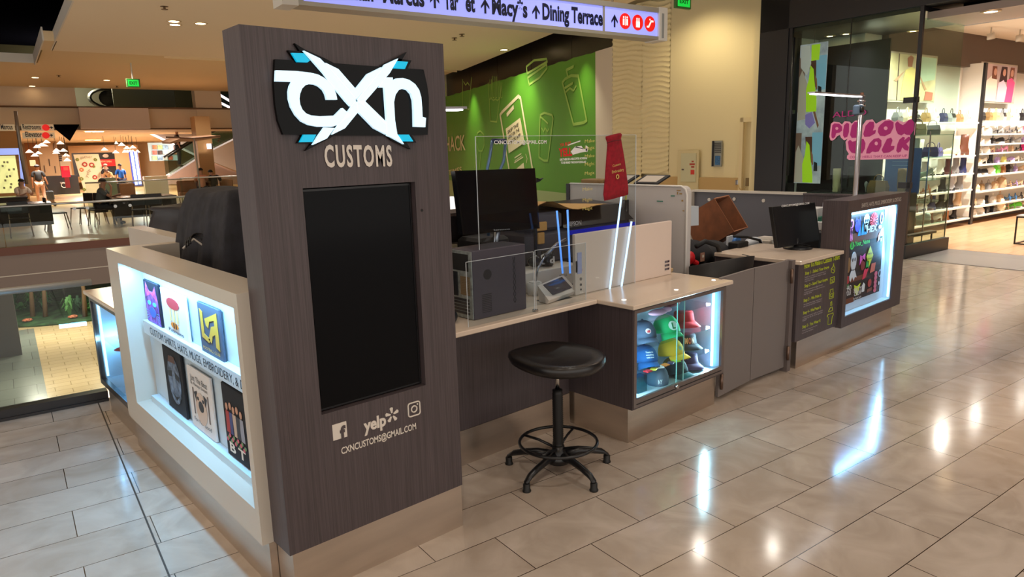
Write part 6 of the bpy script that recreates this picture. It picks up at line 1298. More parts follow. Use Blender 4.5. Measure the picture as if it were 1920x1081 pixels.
# pendant lamps
pos = [(106, 253, 1.7), (79, 272, 1.5), (69, 275, 1), (87, 266, 1), (113, 268, 1), (55, 284, 1), (72, 287, 1), (65, 291, 1), (106, 282, 1), (119, 282, 1.1), (105, 286, 1), (124, 291, 1), (126, 300, 1), (196, 280, 1), (228, 271, 1), (217, 285, 1), (238, 277, 1), (249, 276, 1), (234, 284, .8), (239, 284, .8), (244, 284, .8), (249, 284, .8), (258, 284, .8), (218, 268, .6)]
lampm = M('pendant_glow', (255, 236, 206), .4, emit=1.6)
ORDN = 'first second third fourth fifth sixth seventh eighth ninth tenth eleventh twelfth thirteenth fourteenth fifteenth sixteenth seventeenth eighteenth nineteenth twentieth twenty-first twenty-second twenty-third twenty-fourth twenty-fifth twenty-sixth twenty-seventh twenty-eighth twenty-ninth thirtieth thirty-first thirty-second thirty-third thirty-fourth'.split()
pos.sort()
for i, (px, py, s_) in enumerate(pos):
    q = 40 + (i % 4) * 1.1; c = PB(px, py, q=q); T = Thing('pendant_lamp', '%s cone shaped pendant lamp from the left in the food court' % ORDN[i], 'pendant lamp', tuple(c), B=True, group='cone pendant lamps in the food court'); T.part('shade', MB().lathe([(.17 * s_, -.05), (.05 * s_, .07), (.02, .10)], tuple(c), 12), lampm)
    if c.z + .3 < 2.98: T.part('cord', MB().cyl(c + Vector((0, 0, .1)), (c.x, c.y, 2.98), .008, n=4), m_blk)
    else: T.part('cord', MB().cyl(c + Vector((0, 0, .1)), c + Vector((0, 0, .35)), .008, n=4), m_blk)
# escalators
est = M('escalator_truss', (206, 198, 196), .4); esg = glass('escalator_glass', (206, 214, 208), .15)
def escal(label, a, c, q, th_px, rail_px, w=.9, stm=est):
    T = Thing('escalator', label, 'escalator', tuple(PB(*a, q=q)), B=True); A, C = PB(*a, q=q), PB(*c, q=q); dz = A.z - PB(a[0], a[1] + th_px, q=q).z; rz_ = PB(a[0], a[1] - rail_px, q=q).z - A.z
    T.part('truss', MB().loft([[p, p + Vector((0, w, 0)), p + Vector((0, w, -dz)), p - Vector((0, 0, dz))] for p in (A, C)]), stm)
    T.part('lit_edge', MB().loft([[p + Vector((0, -.03, .0)), p + Vector((0, .02, 0)), p + Vector((0, .02, -.07)), p + Vector((0, -.03, -.07))] for p in (A, C)]), M('edge_light', (236, 226, 220), .3, emit=.5))
    up_ = Vector((0, 0, rz_))
    for dy in (0, w): T.part('glass_side', MB().loft([[A + Vector((0, dy, 0)), A + Vector((0, dy + .02, 0)), A + up_ + Vector((0, dy + .02, 0)), A + up_ + Vector((0, dy, 0))], [C + Vector((0, dy, 0)), C + Vector((0, dy + .02, 0)), C + up_ + Vector((0, dy + .02, 0)), C + up_ + Vector((0, dy, 0))]]), esg); T.part('handrail', MB().tube([A + up_ + Vector((0, dy, 0)), C + up_ + Vector((0, dy, 0))], .05, 6), m_blk)
    return A, C
escal('escalator rising to the right behind the tan column with a rider on it', (318, 328), (373, 293), 35.5, 3.5, 34)
escal('upper escalator at the tower edge climbing to the right', (400, 278), (452, 252), 35.5, 3.5, 30)
T = Thing('stair_underside', 'pale sloping escalator underside with a lit white edge', 'escalator', tuple(PB(330, 290, q=39)), B=True)
T.part('soffit_panel', MB().poly([PB(px, py, q=39) for px, py in ((280, 237), (470, 237), (470, 330), (372, 293), (280, 248))], (0, 1, 0), .1), M('soffit_pale', (196, 186, 180), .6)); T.part('lit_edge', MB().cyl(PB(278, 248, q=38.9), PB(372, 293, q=38.9), .055, n=8), M('edge_light_bright', (250, 240, 240), .3, emit=1.1))
T.part('lower_panel', MB().poly([PB(px, py, q=39.2) for px, py in ((372, 293), (470, 334), (470, 345), (300, 345), (330, 318))], (0, 1, 0), .1), M('mauve_wall', (150, 122, 108), .6)); T.part('dark_rail', MB().tube([PB(335, 236, q=38.8), PB(372, 254, q=38.8)], .07, 6), M('rail_green', (110, 130, 120), .4))
T = Thing('wall_spotlight', 'white box lamp glowing on the tan column', 'wall lamp', tuple(PB(394, 274, q=31.1)), B=True); T.part('glow_box', BX(389, 269, 396.5, 279, 31.0, .12), M('box_glow', (255, 240, 240), .4, emit=1.6)); T.part('side', BX(396.5, 269, 399, 279, 31.0, .12), m_blk)
# sculpture behind the gap: thick black hoops
T = Thing('black_hoop_sculpture', 'bundle of looping black tubes seen through the gap above the beam', 'sculpture', tuple(PB(205, 195, q=37)), B=True)
for k in range(5):
    c = PB(196 + 4 * k, 184, q=37 + k * .1); T.part('hoop', MB().tube([c + Vector(((.55 + .1 * k) * cos(a * pi / 10), .1 * sin(a), (.36 + .02 * k) * sin(a * pi / 10))) for a in range(20)], .045 + .008 * k, 6, True), m_blk_matt)
for k in range(3): T.part('sweeping_tube', MB().tube([PB(200, 172 + 2 * k, q=37), PB(230, 171 + 4 * k, q=37), PB(252, 174 + 6 * k, q=37), PB(280, 192 + 3 * k, q=37)], .05, 6), m_blk_matt)
T.part('black_core', MB().sph(PB(207, 184, q=37.2), .42, 8, (1.1, .3, .9)), m_blk_matt)
for a, c in (((402, 172), (436, 192)), ((404, 188), (432, 202))): solo('upper_handrail', MB().cyl(PB(*a, q=34.5), PB(*c, q=34.5), .06, n=6), M('edge_light_bright'), 'bright sloping escalator rail above the beam, %s one' % ('upper' if a[1] < 180 else 'lower'), 'handrail', B=True)
solo('upper_dark_panel', BX(402, 176, 436, 200, 35.5, .1), M('dark_teal_panel', (26, 48, 50), .3), 'dark glass panel behind the sloping rails above the beam', 'panel', B=True)
# canopy umbrella on pole
T = Thing('sail_parasol', 'thin tan sail parasol on a slim pole in front of the escalator', 'parasol', tuple(PB(375, 352, q=29)), B=True); a, b_, c, d_ = PB(311, 257, q=29), PB(362, 259, q=29), PB(413, 255, q=29), PB(409, 265, q=29); e = PB(319, 267, q=29)
T.part('canopy', MB().loft([[p, p + Vector((0, 1.6, .1)), p + Vector((0, 1.6, .0)), p - Vector((0, 0, .05 if i in (0, 3) else .12))] for i, p in enumerate((e, a + Vector((.5, 0, -.05)), b_, c))]), M('sail_tan', (176, 136, 106), .7)); T.part('pole', MB().cyl(PB(364, 260, q=29), (PB(375, 352, q=29).x, 29, 0), .03, n=8), M('post_grey')); T.part('arm', MB().tube([a, b_, c, d_], .03, 5), M('sail_brown', (104, 70, 46), .6))
# tables and chairs
tdark = M('table_dark', (52, 44, 40), .25); tleg = M('chair_chrome', (160, 140, 120), .3, .8); tskirt = M('table_skirt', (40, 32, 30), .6)
def long_table(label, p0, p1, q0, q1, h=.76):
    T = Thing('long_table', label, 'table', ((p0 + p1) / 2, (q0 + q1) / 2, 0), B=True); T.part('tabletop', MB().bbox(p0, p1, q0, q1, h - .04, h, .006), tdark); T.part('front_panel', MB().box(p0 + .02, p1 - .02, q0 + .02, q0 + .05, .22, h - .04), tskirt)
    for p in (p0 + .1, p1 - .1):
        for q in (q0 + .12, q1 - .12): T.part('leg', MB().box(p - .03, p + .03, q - .03, q + .03, 0, h - .04), tleg)
long_table('near long dark table at the left edge behind the far railing', -2.2, .92, 21.1, 22.3); long_table('second long dark table behind the near one at the left edge', -2.2, .55, 26.0, 27.0); long_table('long dark table before the seated man', 2.30, 3.9, 21.6, 22.8)
def chair_mesh():
    T = Thing('dining_chair', 'x', 'chair', (0, 0, 0)); s = M('chair_seat_dark', (36, 36, 42), .5)
    T.part('seat', MB().bbox(-.22, .22, -.22, .22, .43, .46, .01), s); T.part('backrest', MB().bbox(-.21, .21, .20, .235, .56, .86, .012), s)
    for a in (-1, 1): T.part('leg', MB().tube([(a * .20, -.20, .43), (a * .23, -.26, 0)], .013, 6), tleg); T.part('leg', MB().tube([(a * .20, .22, .86), (a * .20, .20, .43), (a * .23, .28, 0)], .013, 6), tleg)
    return T
proto = chair_mesh(); first = True
seats = [(1.02, 22.0, 95, 'dark chair with splayed legs at the end of the near left table'), (1.75, 23.7, -60, 'chair row by the white banner, first from the left'), (1.95, 23.4, -60, 'chair row by the white banner, second from the left'), (2.15, 23.15, -60, 'chair row by the white banner, third from the left'), (2.05, 22.35, -75, 'chair the man in grey sits on'),
         (2.9, 21.25, 175, 'left chair pushed under the table before the seated man'), (3.2, 21.2, 180, 'right chair pushed under the table before the seated man'), (-.6, 20.8, 180, 'left chair before the near left table'), (.2, 20.8, 180, 'right chair before the near left table')]
for i, (p, q, r, lab) in enumerate(seats):
    if i == 0: o = proto.e
    else:
        o = proto.e.copy(); COL.objects.link(o)
        for ch in list(proto.e.children): c2 = ch.copy(); COL.objects.link(c2); c2.parent = o
    o.location = fromB((p, q, 0)); o.rotation_euler = (0, 0, radians(r) - TH); o['label'] = lab; o['group'] = 'dark dining chairs in the food court'
# brown armchairs further back and small blurred furniture
for i, (px, py) in enumerate(((345, 345), (357, 348), (383, 345), (397, 346), (425, 343), (240, 360))):
    q = 30.5; c = PB(px, py, q=q); T = Thing('lounge_chair', 'brown padded lounge chair behind the far railing, %s from the left' % ('second', 'third', 'fourth', 'fifth', 'sixth', 'first')[i], 'chair', (c.x, q, 0), B=True, group='brown lounge chairs')
    T.part('backrest', MB().bbox(c.x - .26, c.x + .26, q, q + .12, .3, .9, .04), M('chair_tan', (150, 96, 58), .6)); T.part('seat', MB().bbox(c.x - .26, c.x + .26, q - .4, q, .32, .46, .03), M('chair_tan'));
    for a in (-.2, .2):
        for b2 in (-.36, .08): T.part('leg', MB().cyl((c.x + a, q + b2, 0), (c.x + a, q + b2, .32), .02, n=6), tleg)
slabthing('condiment_stand', 'pale green glass fronted stand behind the seated man', 'stand', 192, 333, 218, 343, 33, (150, 160, 130), .5, floor=True)
slabthing('lit_counter', 'cream counter edge glowing below the escalator', 'counter', 270, 330, 314, 336, 35.0, (206, 190, 150), .4, emit=.15, floor=True)
slabthing('service_counter', 'dark service counter between the banner and the neon tubes', 'counter', 188, 344, 250, 352, 36.5, (60, 44, 38), .5, floor=True)
slabthing('orange_stall', 'orange lit stall behind the signpost', 'stall', 50, 265, 74, 330, 53, (170, 110, 60), .2); slabthing('bright_menu_panel', 'small pale glowing menu panel in the orange stall', 'menu board', 56, 300, 67, 311, 52.8, (230, 224, 170), .05, emit=.8)
slabthing('white_lamp_shop', 'pale shop panel with striped sign left of the black trim', 'panel', 113, 290, 133, 330, 53, (206, 180, 150), .2)
# menu squares
for i, py in enumerate((291, 295, 299)): slabthing('menu_square', 'small dark menu square on the pale shop panel, %s of three' % ('top', 'middle', 'bottom')[i], 'menu board', 110.5, py, 116, py + 3, 52.8, (60, 40, 40), .05, group='dark menu squares')

# ---- people
def skin(vs, edges, rad, sub=1):
    me = bpy.data.meshes.new('k'); me.from_pydata(vs, edges, []); o = bpy.data.objects.new('k', me); COL.objects.link(o); sm = o.modifiers.new('s', 'SKIN')
    for i, r in enumerate(rad): me.skin_vertices[0].data[i].radius = (r, r) if not isinstance(r, tuple) else r
    me.skin_vertices[0].data[0].use_root = True; sb = o.modifiers.new('u', 'SUBSURF'); sb.levels = sub; sb.render_levels = sub
    dg = bpy.context.evaluated_depsgraph_get(); ev = o.evaluated_get(dg); m2 = bpy.data.meshes.new_from_object(ev); mb = MB(); mb.smooth = True; mb.add([v.co.copy() for v in m2.vertices], [tuple(p.vertices) for p in m2.polygons])
    bpy.data.objects.remove(o); bpy.data.meshes.remove(me); bpy.data.meshes.remove(m2); return mb
STAND = dict(pel=(0, 0, .95), che=(0, 0, 1.25), nb=(0, 0, 1.43), nk=(0, -.01, 1.49), hd=(0, -.02, 1.58), ht=(0, -.01, 1.67), shL=(.18, 0, 1.38), elL=(.24, .02, 1.10), wrL=(.25, -.04, .86), haL=(.25, -.06, .79), shR=(-.18, 0, 1.38), elR=(-.24, .02, 1.10), wrR=(-.25, -.04, .86), haR=(-.25, -.06, .79),
             hpL=(.09, 0, .90), knL=(.10, -.02, .50), anL=(.10, .02, .09), toL=(.11, -.13, .04), hpR=(-.09, 0, .90), knR=(-.10, -.02, .50), anR=(-.10, .02, .09), toR=(-.11, -.13, .04))
SIT = dict(STAND, pel=(0, 0, .55), che=(0, -.06, .84), nb=(0, -.10, 1.02), nk=(0, -.12, 1.07), hd=(0, -.15, 1.17), ht=(0, -.15, 1.26), shL=(.18, -.09, .98), elL=(.22, -.22, .76), wrL=(.12, -.42, .82), haL=(.10, -.48, .84), shR=(-.18, -.09, .98), elR=(-.22, -.22, .76), wrR=(-.12, -.42, .82), haR=(-.10, -.48, .84),
           hpL=(.09, -.02, .52), knL=(.12, -.44, .50), anL=(.12, -.42, .10), toL=(.12, -.56, .05), hpR=(-.09, -.02, .52), knR=(-.12, -.44, .50), anR=(-.12, -.42, .10), toR=(-.12, -.56, .05))
RB = dict(pel=.12, che=.12, nb=.07, nk=.05, hd=.082, ht=.062, shL=.052, elL=.040, wrL=.027, haL=.035, shR=.052, elR=.040, wrR=.027, haR=.035, hpL=.085, knL=.055, anL=.036, toL=.035, hpR=.085, knR=.055, anR=.036, toR=.035)
ED = [('pel', 'che'), ('che', 'nb'), ('nb', 'nk'), ('nk', 'hd'), ('hd', 'ht'), ('nb', 'shL'), ('shL', 'elL'), ('elL', 'wrL'), ('wrL', 'haL'), ('nb', 'shR'), ('shR', 'elR'), ('elR', 'wrR'), ('wrR', 'haR'), ('pel', 'hpL'), ('hpL', 'knL'), ('knL', 'anL'), ('anL', 'toL'), ('pel', 'hpR'), ('hpR', 'knR'), ('knR', 'anR'), ('anR', 'toR')]
def person(label, p, q, rot, pose, shirt, pants, hair=(30, 24, 22), skinc=(178, 130, 104), h=1.7, hat=None, z=0, over={}, longhair=False, shoes=(30, 28, 30), sleeve=1):
    J = {k: Vector(v) for k, v in dict(pose, **over).items()}; T = Thing('person', label, 'person', (p, q, z), B=True); T.e.rotation_euler[2] += 0
    R = Matrix.Translation((p, q, z)) @ Matrix.Rotation(radians(rot), 4, 'Z') @ Matrix.Scale(h / 1.7, 4)
    ks = list(J); idx = {k: i for i, k in enumerate(ks)}; vs = [J[k] for k in ks]; rad = [RB[k] for k in ks]; ed = [(idx[a], idx[b]) for a, b in ED]
    for s in 'LR':
        hd_ = J['ha' + s]; wr = J['wr' + s]; d_ = (hd_ - wr).normalized(); sd = d_.cross(Vector((0, 1, .2))).normalized()
        for f in range(5):
            off = sd * ((f - 1.5) * .014) if f < 4 else sd * (-.035 if s == 'L' else .035); ln = (.055, .066, .062, .05, .03)[f]; vs.append(hd_ + off + d_ * ln * (1 if f < 4 else .6)); rad.append(.009); ed.append((idx['ha' + s], len(vs) - 1))
    T.part('body', skin(vs, ed, rad).xf(R), M('skin_%d' % skinc[0], skinc, .6))
    def sub(keys, edges, scl, nm, m_):
        ii = {k: i for i, k in enumerate(keys)}; return T.part(nm, skin([J[k] for k in keys], [(ii[a], ii[b]) for a, b in edges], [RB[k] * scl + .012 for k in keys]).xf(R), m_)
    J['uaL'] = J['shL'].lerp(J['elL'], sleeve * .75); J['uaR'] = J['shR'].lerp(J['elR'], sleeve * .75); RB['uaL'] = RB['uaR'] = .052; J['nb2'] = J['nb'] - Vector((0, 0, .03)); RB['nb2'] = .075
    sub(['pel', 'che', 'nb2', 'shL', 'uaL', 'shR', 'uaR'], [('pel', 'che'), ('che', 'nb2'), ('nb2', 'shL'), ('shL', 'uaL'), ('nb2', 'shR'), ('shR', 'uaR')], 1.1, 'shirt', M('shirt_%d_%d_%d' % shirt, shirt, .8))
    sub(['pel', 'hpL', 'knL', 'anL', 'hpR', 'knR', 'anR'], [('pel', 'hpL'), ('hpL', 'knL'), ('knL', 'anL'), ('pel', 'hpR'), ('hpR', 'knR'), ('knR', 'anR')], 1.08, 'trousers', M('pants_%d_%d_%d' % pants, pants, .8))
    up_ = (J['ht'] - J['hd']).normalized(); c = J['hd'] + up_ * .045 + Vector((0, .018, 0)); T.part('hair', MB().sph(c, .098, 8, (.95, 1.05, 1.0), zlo=-.25).xf(R), M('hair_%d' % hair[0], hair, .7))
    if longhair: T.part('long_hair', skin([c + Vector((0, .05, 0)), J['nb'] + Vector((.03, .07, .02)), J['che'] + Vector((.05, .09, .05))], [(0, 1), (1, 2)], [.07, .065, .03]).xf(R), M('hair_%d' % hair[0]))
    f = MB(); f.sph(J['hd'] + Vector((0, -.088, -.005)), .013, 4, (.8, 1, 1.3)); T.part('nose', f.xf(R), M('skin_%d' % skinc[0])); f = MB()
    for s in (-1, 1): f.sph(J['hd'] + Vector((s * .03, -.075, .02)), .009, 4)
    T.part('eyes', f.xf(R), m_blk)
    for s in (-1, 1): T.part('ear', MB().sph(J['hd'] + Vector((s * .082, .01, .0)), .02, 4, (.4, .8, 1.2)).xf(R), M('skin_%d' % skinc[0]))
    if hat: m = MB().sph(c + Vector((0, 0, .02)), .106, 8, (.98, 1.06, .85), zlo=0); m.sph(c + Vector((0, -.10, .025)), .07, 8, (1, .9, .12)); T.part('hat', m.xf(R), M('hat_%d' % hat[0], hat, .7))
    for s in 'LR': a_, t_ = J['an' + s], J['to' + s]; T.part('shoe', skin([a_ - Vector((0, 0, .03)), t_], [(0, 1)], [.05, .045]).xf(R), M('shoe_%d' % shoes[0], shoes, .5))
    return T
P_ = lambda px, py: PB(px, py, z=0)
c = P_(80, 383); person('person in black shirt and pale loose trousers with a dark cap, walking away', c.x, c.y, 180, STAND, (34, 34, 36), (190, 150, 128), hat=(40, 38, 40), h=1.66, over=dict(haR=(-.30, -.12, .90), wrR=(-.29, -.08, .95), knL=(.12, -.10, .50), anL=(.12, -.02, .09), knR=(-.11, .02, .50), anR=(-.12, .16, .10), toR=(-.12, .06, .05)))
person('person in grey shirt seated at the dark table, hand raised to the mouth', 2.08, 22.35, 68, SIT, (84, 88, 88), (38, 38, 46), h=1.68, over=dict(elR=(-.20, -.34, .80), wrR=(-.08, -.36, 1.06), haR=(-.04, -.32, 1.12)))
c = PB(40, 372, q=27.4); person('person with long dark hair in a white top seated at the second left table', c.x, 27.4, 30, SIT, (224, 208, 196), (180, 150, 130), longhair=True, h=1.66, skinc=(206, 160, 134))
c = PB(343, 313, q=35.3); person('dark clothed person riding the escalator', c.x, 35.9, 90, STAND, (28, 26, 32), (24, 24, 28), h=1.72, z=c.z)
c = PB(380, 345, q=30.0); person('person in peach top with a dark strap seated beside the one in black', c.x, 30.1, 170, SIT, (214, 146, 116), (60, 50, 50), h=1.8); c = PB(401, 345, q=30.0); person('person in black leaning towards the one in the peach top', c.x, 30.0, 150, SIT, (26, 26, 32), (40, 40, 44), h=1.76, over=dict(hd=(.12, -.18, 1.12), ht=(.15, -.19, 1.2), nk=(.06, -.13, 1.05)))
c = PB(229, 345, q=37.5); person('person in bright blue shirt behind the service counter', c.x, 37.5, 20, STAND, (40, 110, 206), (40, 44, 70), h=1.6); c = PB(212, 345, q=38.5); person('person with brown hair and tan top bending at the service counter', c.x, 38.5, -40, STAND, (176, 130, 84), (50, 40, 36), hair=(80, 50, 30), h=1.6, over=dict(che=(0, -.18, 1.18), nb=(0, -.3, 1.3), nk=(0, -.34, 1.34), hd=(0, -.42, 1.36), ht=(0, -.48, 1.40), shL=(.18, -.28, 1.26), shR=(-.18, -.28, 1.26), elL=(.2, -.4, 1.02), elR=(-.2, -.4, 1.02), wrL=(.1, -.55, 1.0), wrR=(-.1, -.55, 1.0), haL=(.1, -.62, 1.0), haR=(-.1, -.62, 1.0)))
c = P_(138, 362); person('person in black with a white cap standing by the banner', 4.25, 40.8, 200, STAND, (32, 30, 32), (30, 30, 34), hat=(226, 206, 196), h=1.6)
# suitcase beside the walking person
c = P_(97, 386); T = Thing('pushchair', 'grey blue folded pushchair pulled by the walking person', 'pushchair', (c.x, c.y, 0), B=True); T.part('seat_fabric', MB().bbox(c.x - .12, c.x + .14, c.y - .1, c.y + .15, .25, .62, .04), M('pushchair_cloth', (92, 104, 116), .7)); T.part('handle', MB().tube([(c.x - .02, c.y, .6), (c.x - .14, c.y, .95), (c.x - .22, c.y, 1.08)], .02, 6), tleg); T.part('wheel', MB().cyl((c.x - .1, c.y, .08), (c.x - .1, c.y + .04, .08), .08, n=14), m_blk); T.part('wheel', MB().cyl((c.x + .12, c.y, .08), (c.x + .12, c.y + .04, .08), .08, n=14), m_blk); T.part('frame', MB().box(c.x - .1, c.x + .12, c.y, c.y + .03, .07, .27), tleg)
# ================================================================== SHOP ON THE RIGHT
GX = 10.745
# poster hanging inside the window
def win(px, py, p=GX): return PB(px, py, p=p)
T = Thing('window_poster', 'tall hanging fashion poster of repeated figures in a lime dress', 'poster', tuple(win(1512, 345, 10.95)), B=True)
yl_, yr_, z0_, z1_ = 7.04, 6.56, 1.06, 3.30
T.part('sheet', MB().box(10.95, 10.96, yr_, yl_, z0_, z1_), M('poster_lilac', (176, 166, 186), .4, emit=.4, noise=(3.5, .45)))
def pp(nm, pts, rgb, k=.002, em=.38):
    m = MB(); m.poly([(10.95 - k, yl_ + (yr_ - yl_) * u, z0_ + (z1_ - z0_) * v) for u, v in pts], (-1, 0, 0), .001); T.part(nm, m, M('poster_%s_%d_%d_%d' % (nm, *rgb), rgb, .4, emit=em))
for v0 in (-.12, .42, .84):
    S = .50
    def q_(pts): return [(u, min(.995, max(.005, v0 + v * S))) for u, v in pts]
    if v0 < .8 or True:
        pp('sky', q_([(.55, .5), (1, .5), (1, .98), (.62, .98)]), (140, 176, 214)) if v0 < .8 else None
        if v0 < .8:
            pp('brown_wall', q_([(0, .2), (.22, .2), (.22, .98), (0, .98)]), (130, 92, 84), .002)
            pp('crowd', q_([(.02, .08), (.32, .1), (.34, .6), (.12, .8), (.02, .7)]), (196, 168, 160), .003)
            pp('dark_hair', q_([(.36, .92), (.62, .92), (.66, .55), (.48, .52)]), (92, 48, 44), .003)
            pp('lime_dress', q_([(.42, .86), (.54, .80), (.60, .62), (.70, .38), (.72, .20), (.34, .20), (.30, .52), (.38, .66)]), (196, 226, 40), .005, .4)
            pp('arm', q_([(.60, .72), (.68, .66), (.72, .52), (.66, .50)]), (150, 92, 72), .006); pp('black_bag', q_([(.74, .56), (.86, .54), (.88, .42), (.74, .42)]), (30, 28, 34), .006)
            pp('bouquet', q_([(.32, .16), (.56, .20), (.70, .04), (.50, -.04), (.34, .02)]), (150, 120, 196), .006); pp('leg', q_([(.60, .20), (.68, .20), (.84, .0), (.80, -.04)]), (140, 84, 66), .004)
        else:
            pp('lime_dress', [(.42, .99), (.74, .99), (.72, .88), (.44, .88)], (196, 226, 40), .005, .4); pp('pale_coat', [(.02, .99), (.36, .99), (.44, .86), (.3, .78), (.06, .84)], (216, 196, 200), .004)
T.part('hanging_wire', MB().cyl((10.955, 6.8, z1_), (10.955, 6.8, 3.55), .004, n=4), m_blk)
# window decal
T = Thing('window_decal', 'pink bubble lettering decal on the shop window glass', 'decal', tuple(win(1640, 300)), B=True)
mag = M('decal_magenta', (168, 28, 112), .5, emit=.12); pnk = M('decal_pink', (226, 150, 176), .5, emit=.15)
def wd(x, y): return (1540 + x / 7.72, 180 + y / 7.72)
m = MB()
def blob(px, py, rx, ry, n=18): return [win(*wd(px + rx * cos(2 * pi * k / n), py + ry * sin(2 * pi * k / n)), GX - 0) for k in range(n)]
m.poly([win(*wd(x, y)) for x, y in ((135, 640), (118, 590), (140, 400), (180, 370), (260, 380), (300, 410), (340, 362), (410, 370), (440, 400), (490, 355), (560, 350), (600, 420), (650, 350), (740, 335), (790, 400), (880, 350), (980, 330), (1060, 370), (1110, 345), (1200, 380), (1290, 330), (1350, 350), (1365, 400), (1350, 560), (1310, 610), (1300, 680), (1270, 790), (1285, 830), (1290, 880), (1265, 905), (400, 925), (370, 900), (375, 860), (400, 840), (365, 780), (352, 660), (380, 620), (330, 640), (285, 600), (270, 560), (230, 580), (200, 620), (160, 645))], (-1, 0, 0), .002)
o = T.part('pink_backing', m, pnk)
def bub(pl, holes=()):
    m = MB(); m.poly([PB(*wd(x, y), p=GX - .004) for x, y in pl], (-1, 0, 0), .002); a = T.part('bubble_letter', m, mag, o)
    for h in holes: m = MB(); m.poly([PB(*wd(*q), p=GX - .008) for q in h], (-1, 0, 0), .001); T.part('letter_hole', m, pnk, a)
def ov(cx, cy, rx, ry, n=10): return [(cx + rx * cos(2 * pi * k / n), cy + ry * sin(2 * pi * k / n)) for k in range(n)]
bub([(150, 600), (145, 560), (160, 420), (190, 395), (260, 400), (300, 440), (300, 500), (260, 530), (215, 535), (200, 590), (170, 615)], [ov(225, 468, 22, 22)])
bub([(330, 420), (370, 385), (402, 400), (400, 520), (375, 590), (335, 605), (315, 570), (318, 490)])
bub([(440, 430), (480, 375), (545, 372), (560, 440), (540, 520), (570, 560), (530, 600), (440, 605), (415, 560)])
bub([(640, 430), (700, 370), (760, 372), (765, 440), (745, 500), (790, 490), (780, 540), (700, 585), (625, 590), (608, 550)])
bub([(850, 420), (920, 360), (1000, 350), (1045, 380), (1045, 450), (1000, 540), (920, 580), (850, 575), (818, 520), (825, 460)], [ov(932, 465, 28, 28)])
bub([(1068, 400), (1100, 365), (1140, 400), (1180, 420), (1220, 395), (1260, 350), (1310, 338), (1345, 380), (1335, 500), (1290, 565), (1230, 560), (1200, 540), (1160, 570), (1110, 550), (1080, 490)])
bub([(385, 660), (415, 632), (450, 660), (490, 650), (560, 620), (610, 620), (638, 680), (630, 760), (590, 830), (540, 810), (500, 830), (440, 820), (400, 770)])
bub([(650, 830), (655, 780), (700, 680), (760, 620), (830, 605), (870, 640), (870, 720), (830, 800), (780, 810), (740, 800), (700, 830)], [ov(795, 685, 24, 28)])
bub([(900, 720), (950, 620), (1010, 600), (1030, 640), (1005, 720), (1060, 720), (1050, 770), (980, 815), (900, 825), (872, 780)])
bub([(1085, 790), (1100, 700), (1130, 630), (1180, 590), (1210, 600), (1200, 640), (1260, 590), (1298, 600), (1270, 650), (1230, 690), (1268, 740), (1255, 790), (1210, 780), (1170, 740), (1150, 800), (1110, 822)])
def wtext(s_, a, c, h, m_, nm, par=None, k=.004): A, C = PB(*wd(*a), p=GX - k), PB(*wd(*c), p=GX - k); T.part(nm, text_on(s_, A, C, h, (0, 0, 1), (-1, 0, 0), .0, .003), m_, par)
wtext('ALDO', (165, 312), (650, 275), .088, mag, 'brand_lettering'); wtext('COMFY HEELS THAT CAN KEEP UP', (412, 900), (1238, 880), .036, mag, 'small_lettering', o, .008)
# track spots in window
for i, (px, py) in enumerate(((1663, 46), (1677, 44), (1694, 42))): c = PB(px, py, p=12.4); m = MB().cyl(c, c + Vector((.02, .05, -.10)), .05, .06, 10).cyl(c, c + Vector((0, 0, .2)), .01, n=5); solo('track_spotlight', m, m_blk, 'black track spotlight above the window display, %s of three' % ('left', 'middle', 'right')[i], 'spotlight', B=True, group='black track spotlights')
for i, (px, py) in enumerate(((1556, 67), (1586, 63), (1747, 63))): c = PB(px, py, z=3.50); downlight(c.x if i < 2 else 12.6, c.y, 3.50, 'bright round light in the window ceiling, %s' % ('left one', 'middle one', 'right one')[i], .05, 'window ceiling lights')
t = MB(); t.box(10.8, 12.6, 5.06, 7.6, 3.50, 3.56); struct('ceiling_window', t, m_black, B=True)
# wall pictures
def pic(label, a, c, rgb, q=6.43):
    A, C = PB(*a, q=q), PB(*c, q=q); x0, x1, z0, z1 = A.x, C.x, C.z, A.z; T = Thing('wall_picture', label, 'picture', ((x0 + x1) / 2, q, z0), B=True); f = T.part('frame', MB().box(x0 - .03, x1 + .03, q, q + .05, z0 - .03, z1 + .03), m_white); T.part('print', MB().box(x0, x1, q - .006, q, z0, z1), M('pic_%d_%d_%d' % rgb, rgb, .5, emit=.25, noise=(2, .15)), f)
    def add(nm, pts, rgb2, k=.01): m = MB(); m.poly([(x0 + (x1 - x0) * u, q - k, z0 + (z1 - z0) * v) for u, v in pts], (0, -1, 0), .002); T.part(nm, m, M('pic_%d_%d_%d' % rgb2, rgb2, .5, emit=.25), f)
    return add
ad = pic('large picture of a figure in a yellow dress on the left bay wall', (1664, 98), (1750, 190), (206, 190, 150))
ad('yellow_dress', [(.30, .0), (.62, .0), (.58, .35), (.62, .66), (.48, .74), (.36, .66), (.32, .40)], (236, 214, 130)); ad('head', [(.40, .74), (.48, .74), (.50, .95), (.44, .99), (.38, .92)], (170, 110, 84), .012); ad('arm', [(.30, .60), (.36, .66), (.20, .40), (.14, .42)], (196, 150, 116), .011); ad('arm', [(.60, .64), (.64, .60), (.82, .26), (.78, .24)], (196, 150, 116), .011); ad('handbag', [(.52, .14), (.70, .18), (.70, .38), (.56, .36)], (226, 206, 160), .013); ad('pink_bag', [(.78, .02), (.95, .02), (.96, .2), (.80, .22)], (196, 120, 100), .013); ad('dark_seam', [(.22, .0), (.235, .0), (.225, 1), (.21, 1)], (84, 60, 50)); ad('sheer_panel', [(.64, .4), (.98, .5), (.98, .98), (.66, .98)], (190, 206, 176))
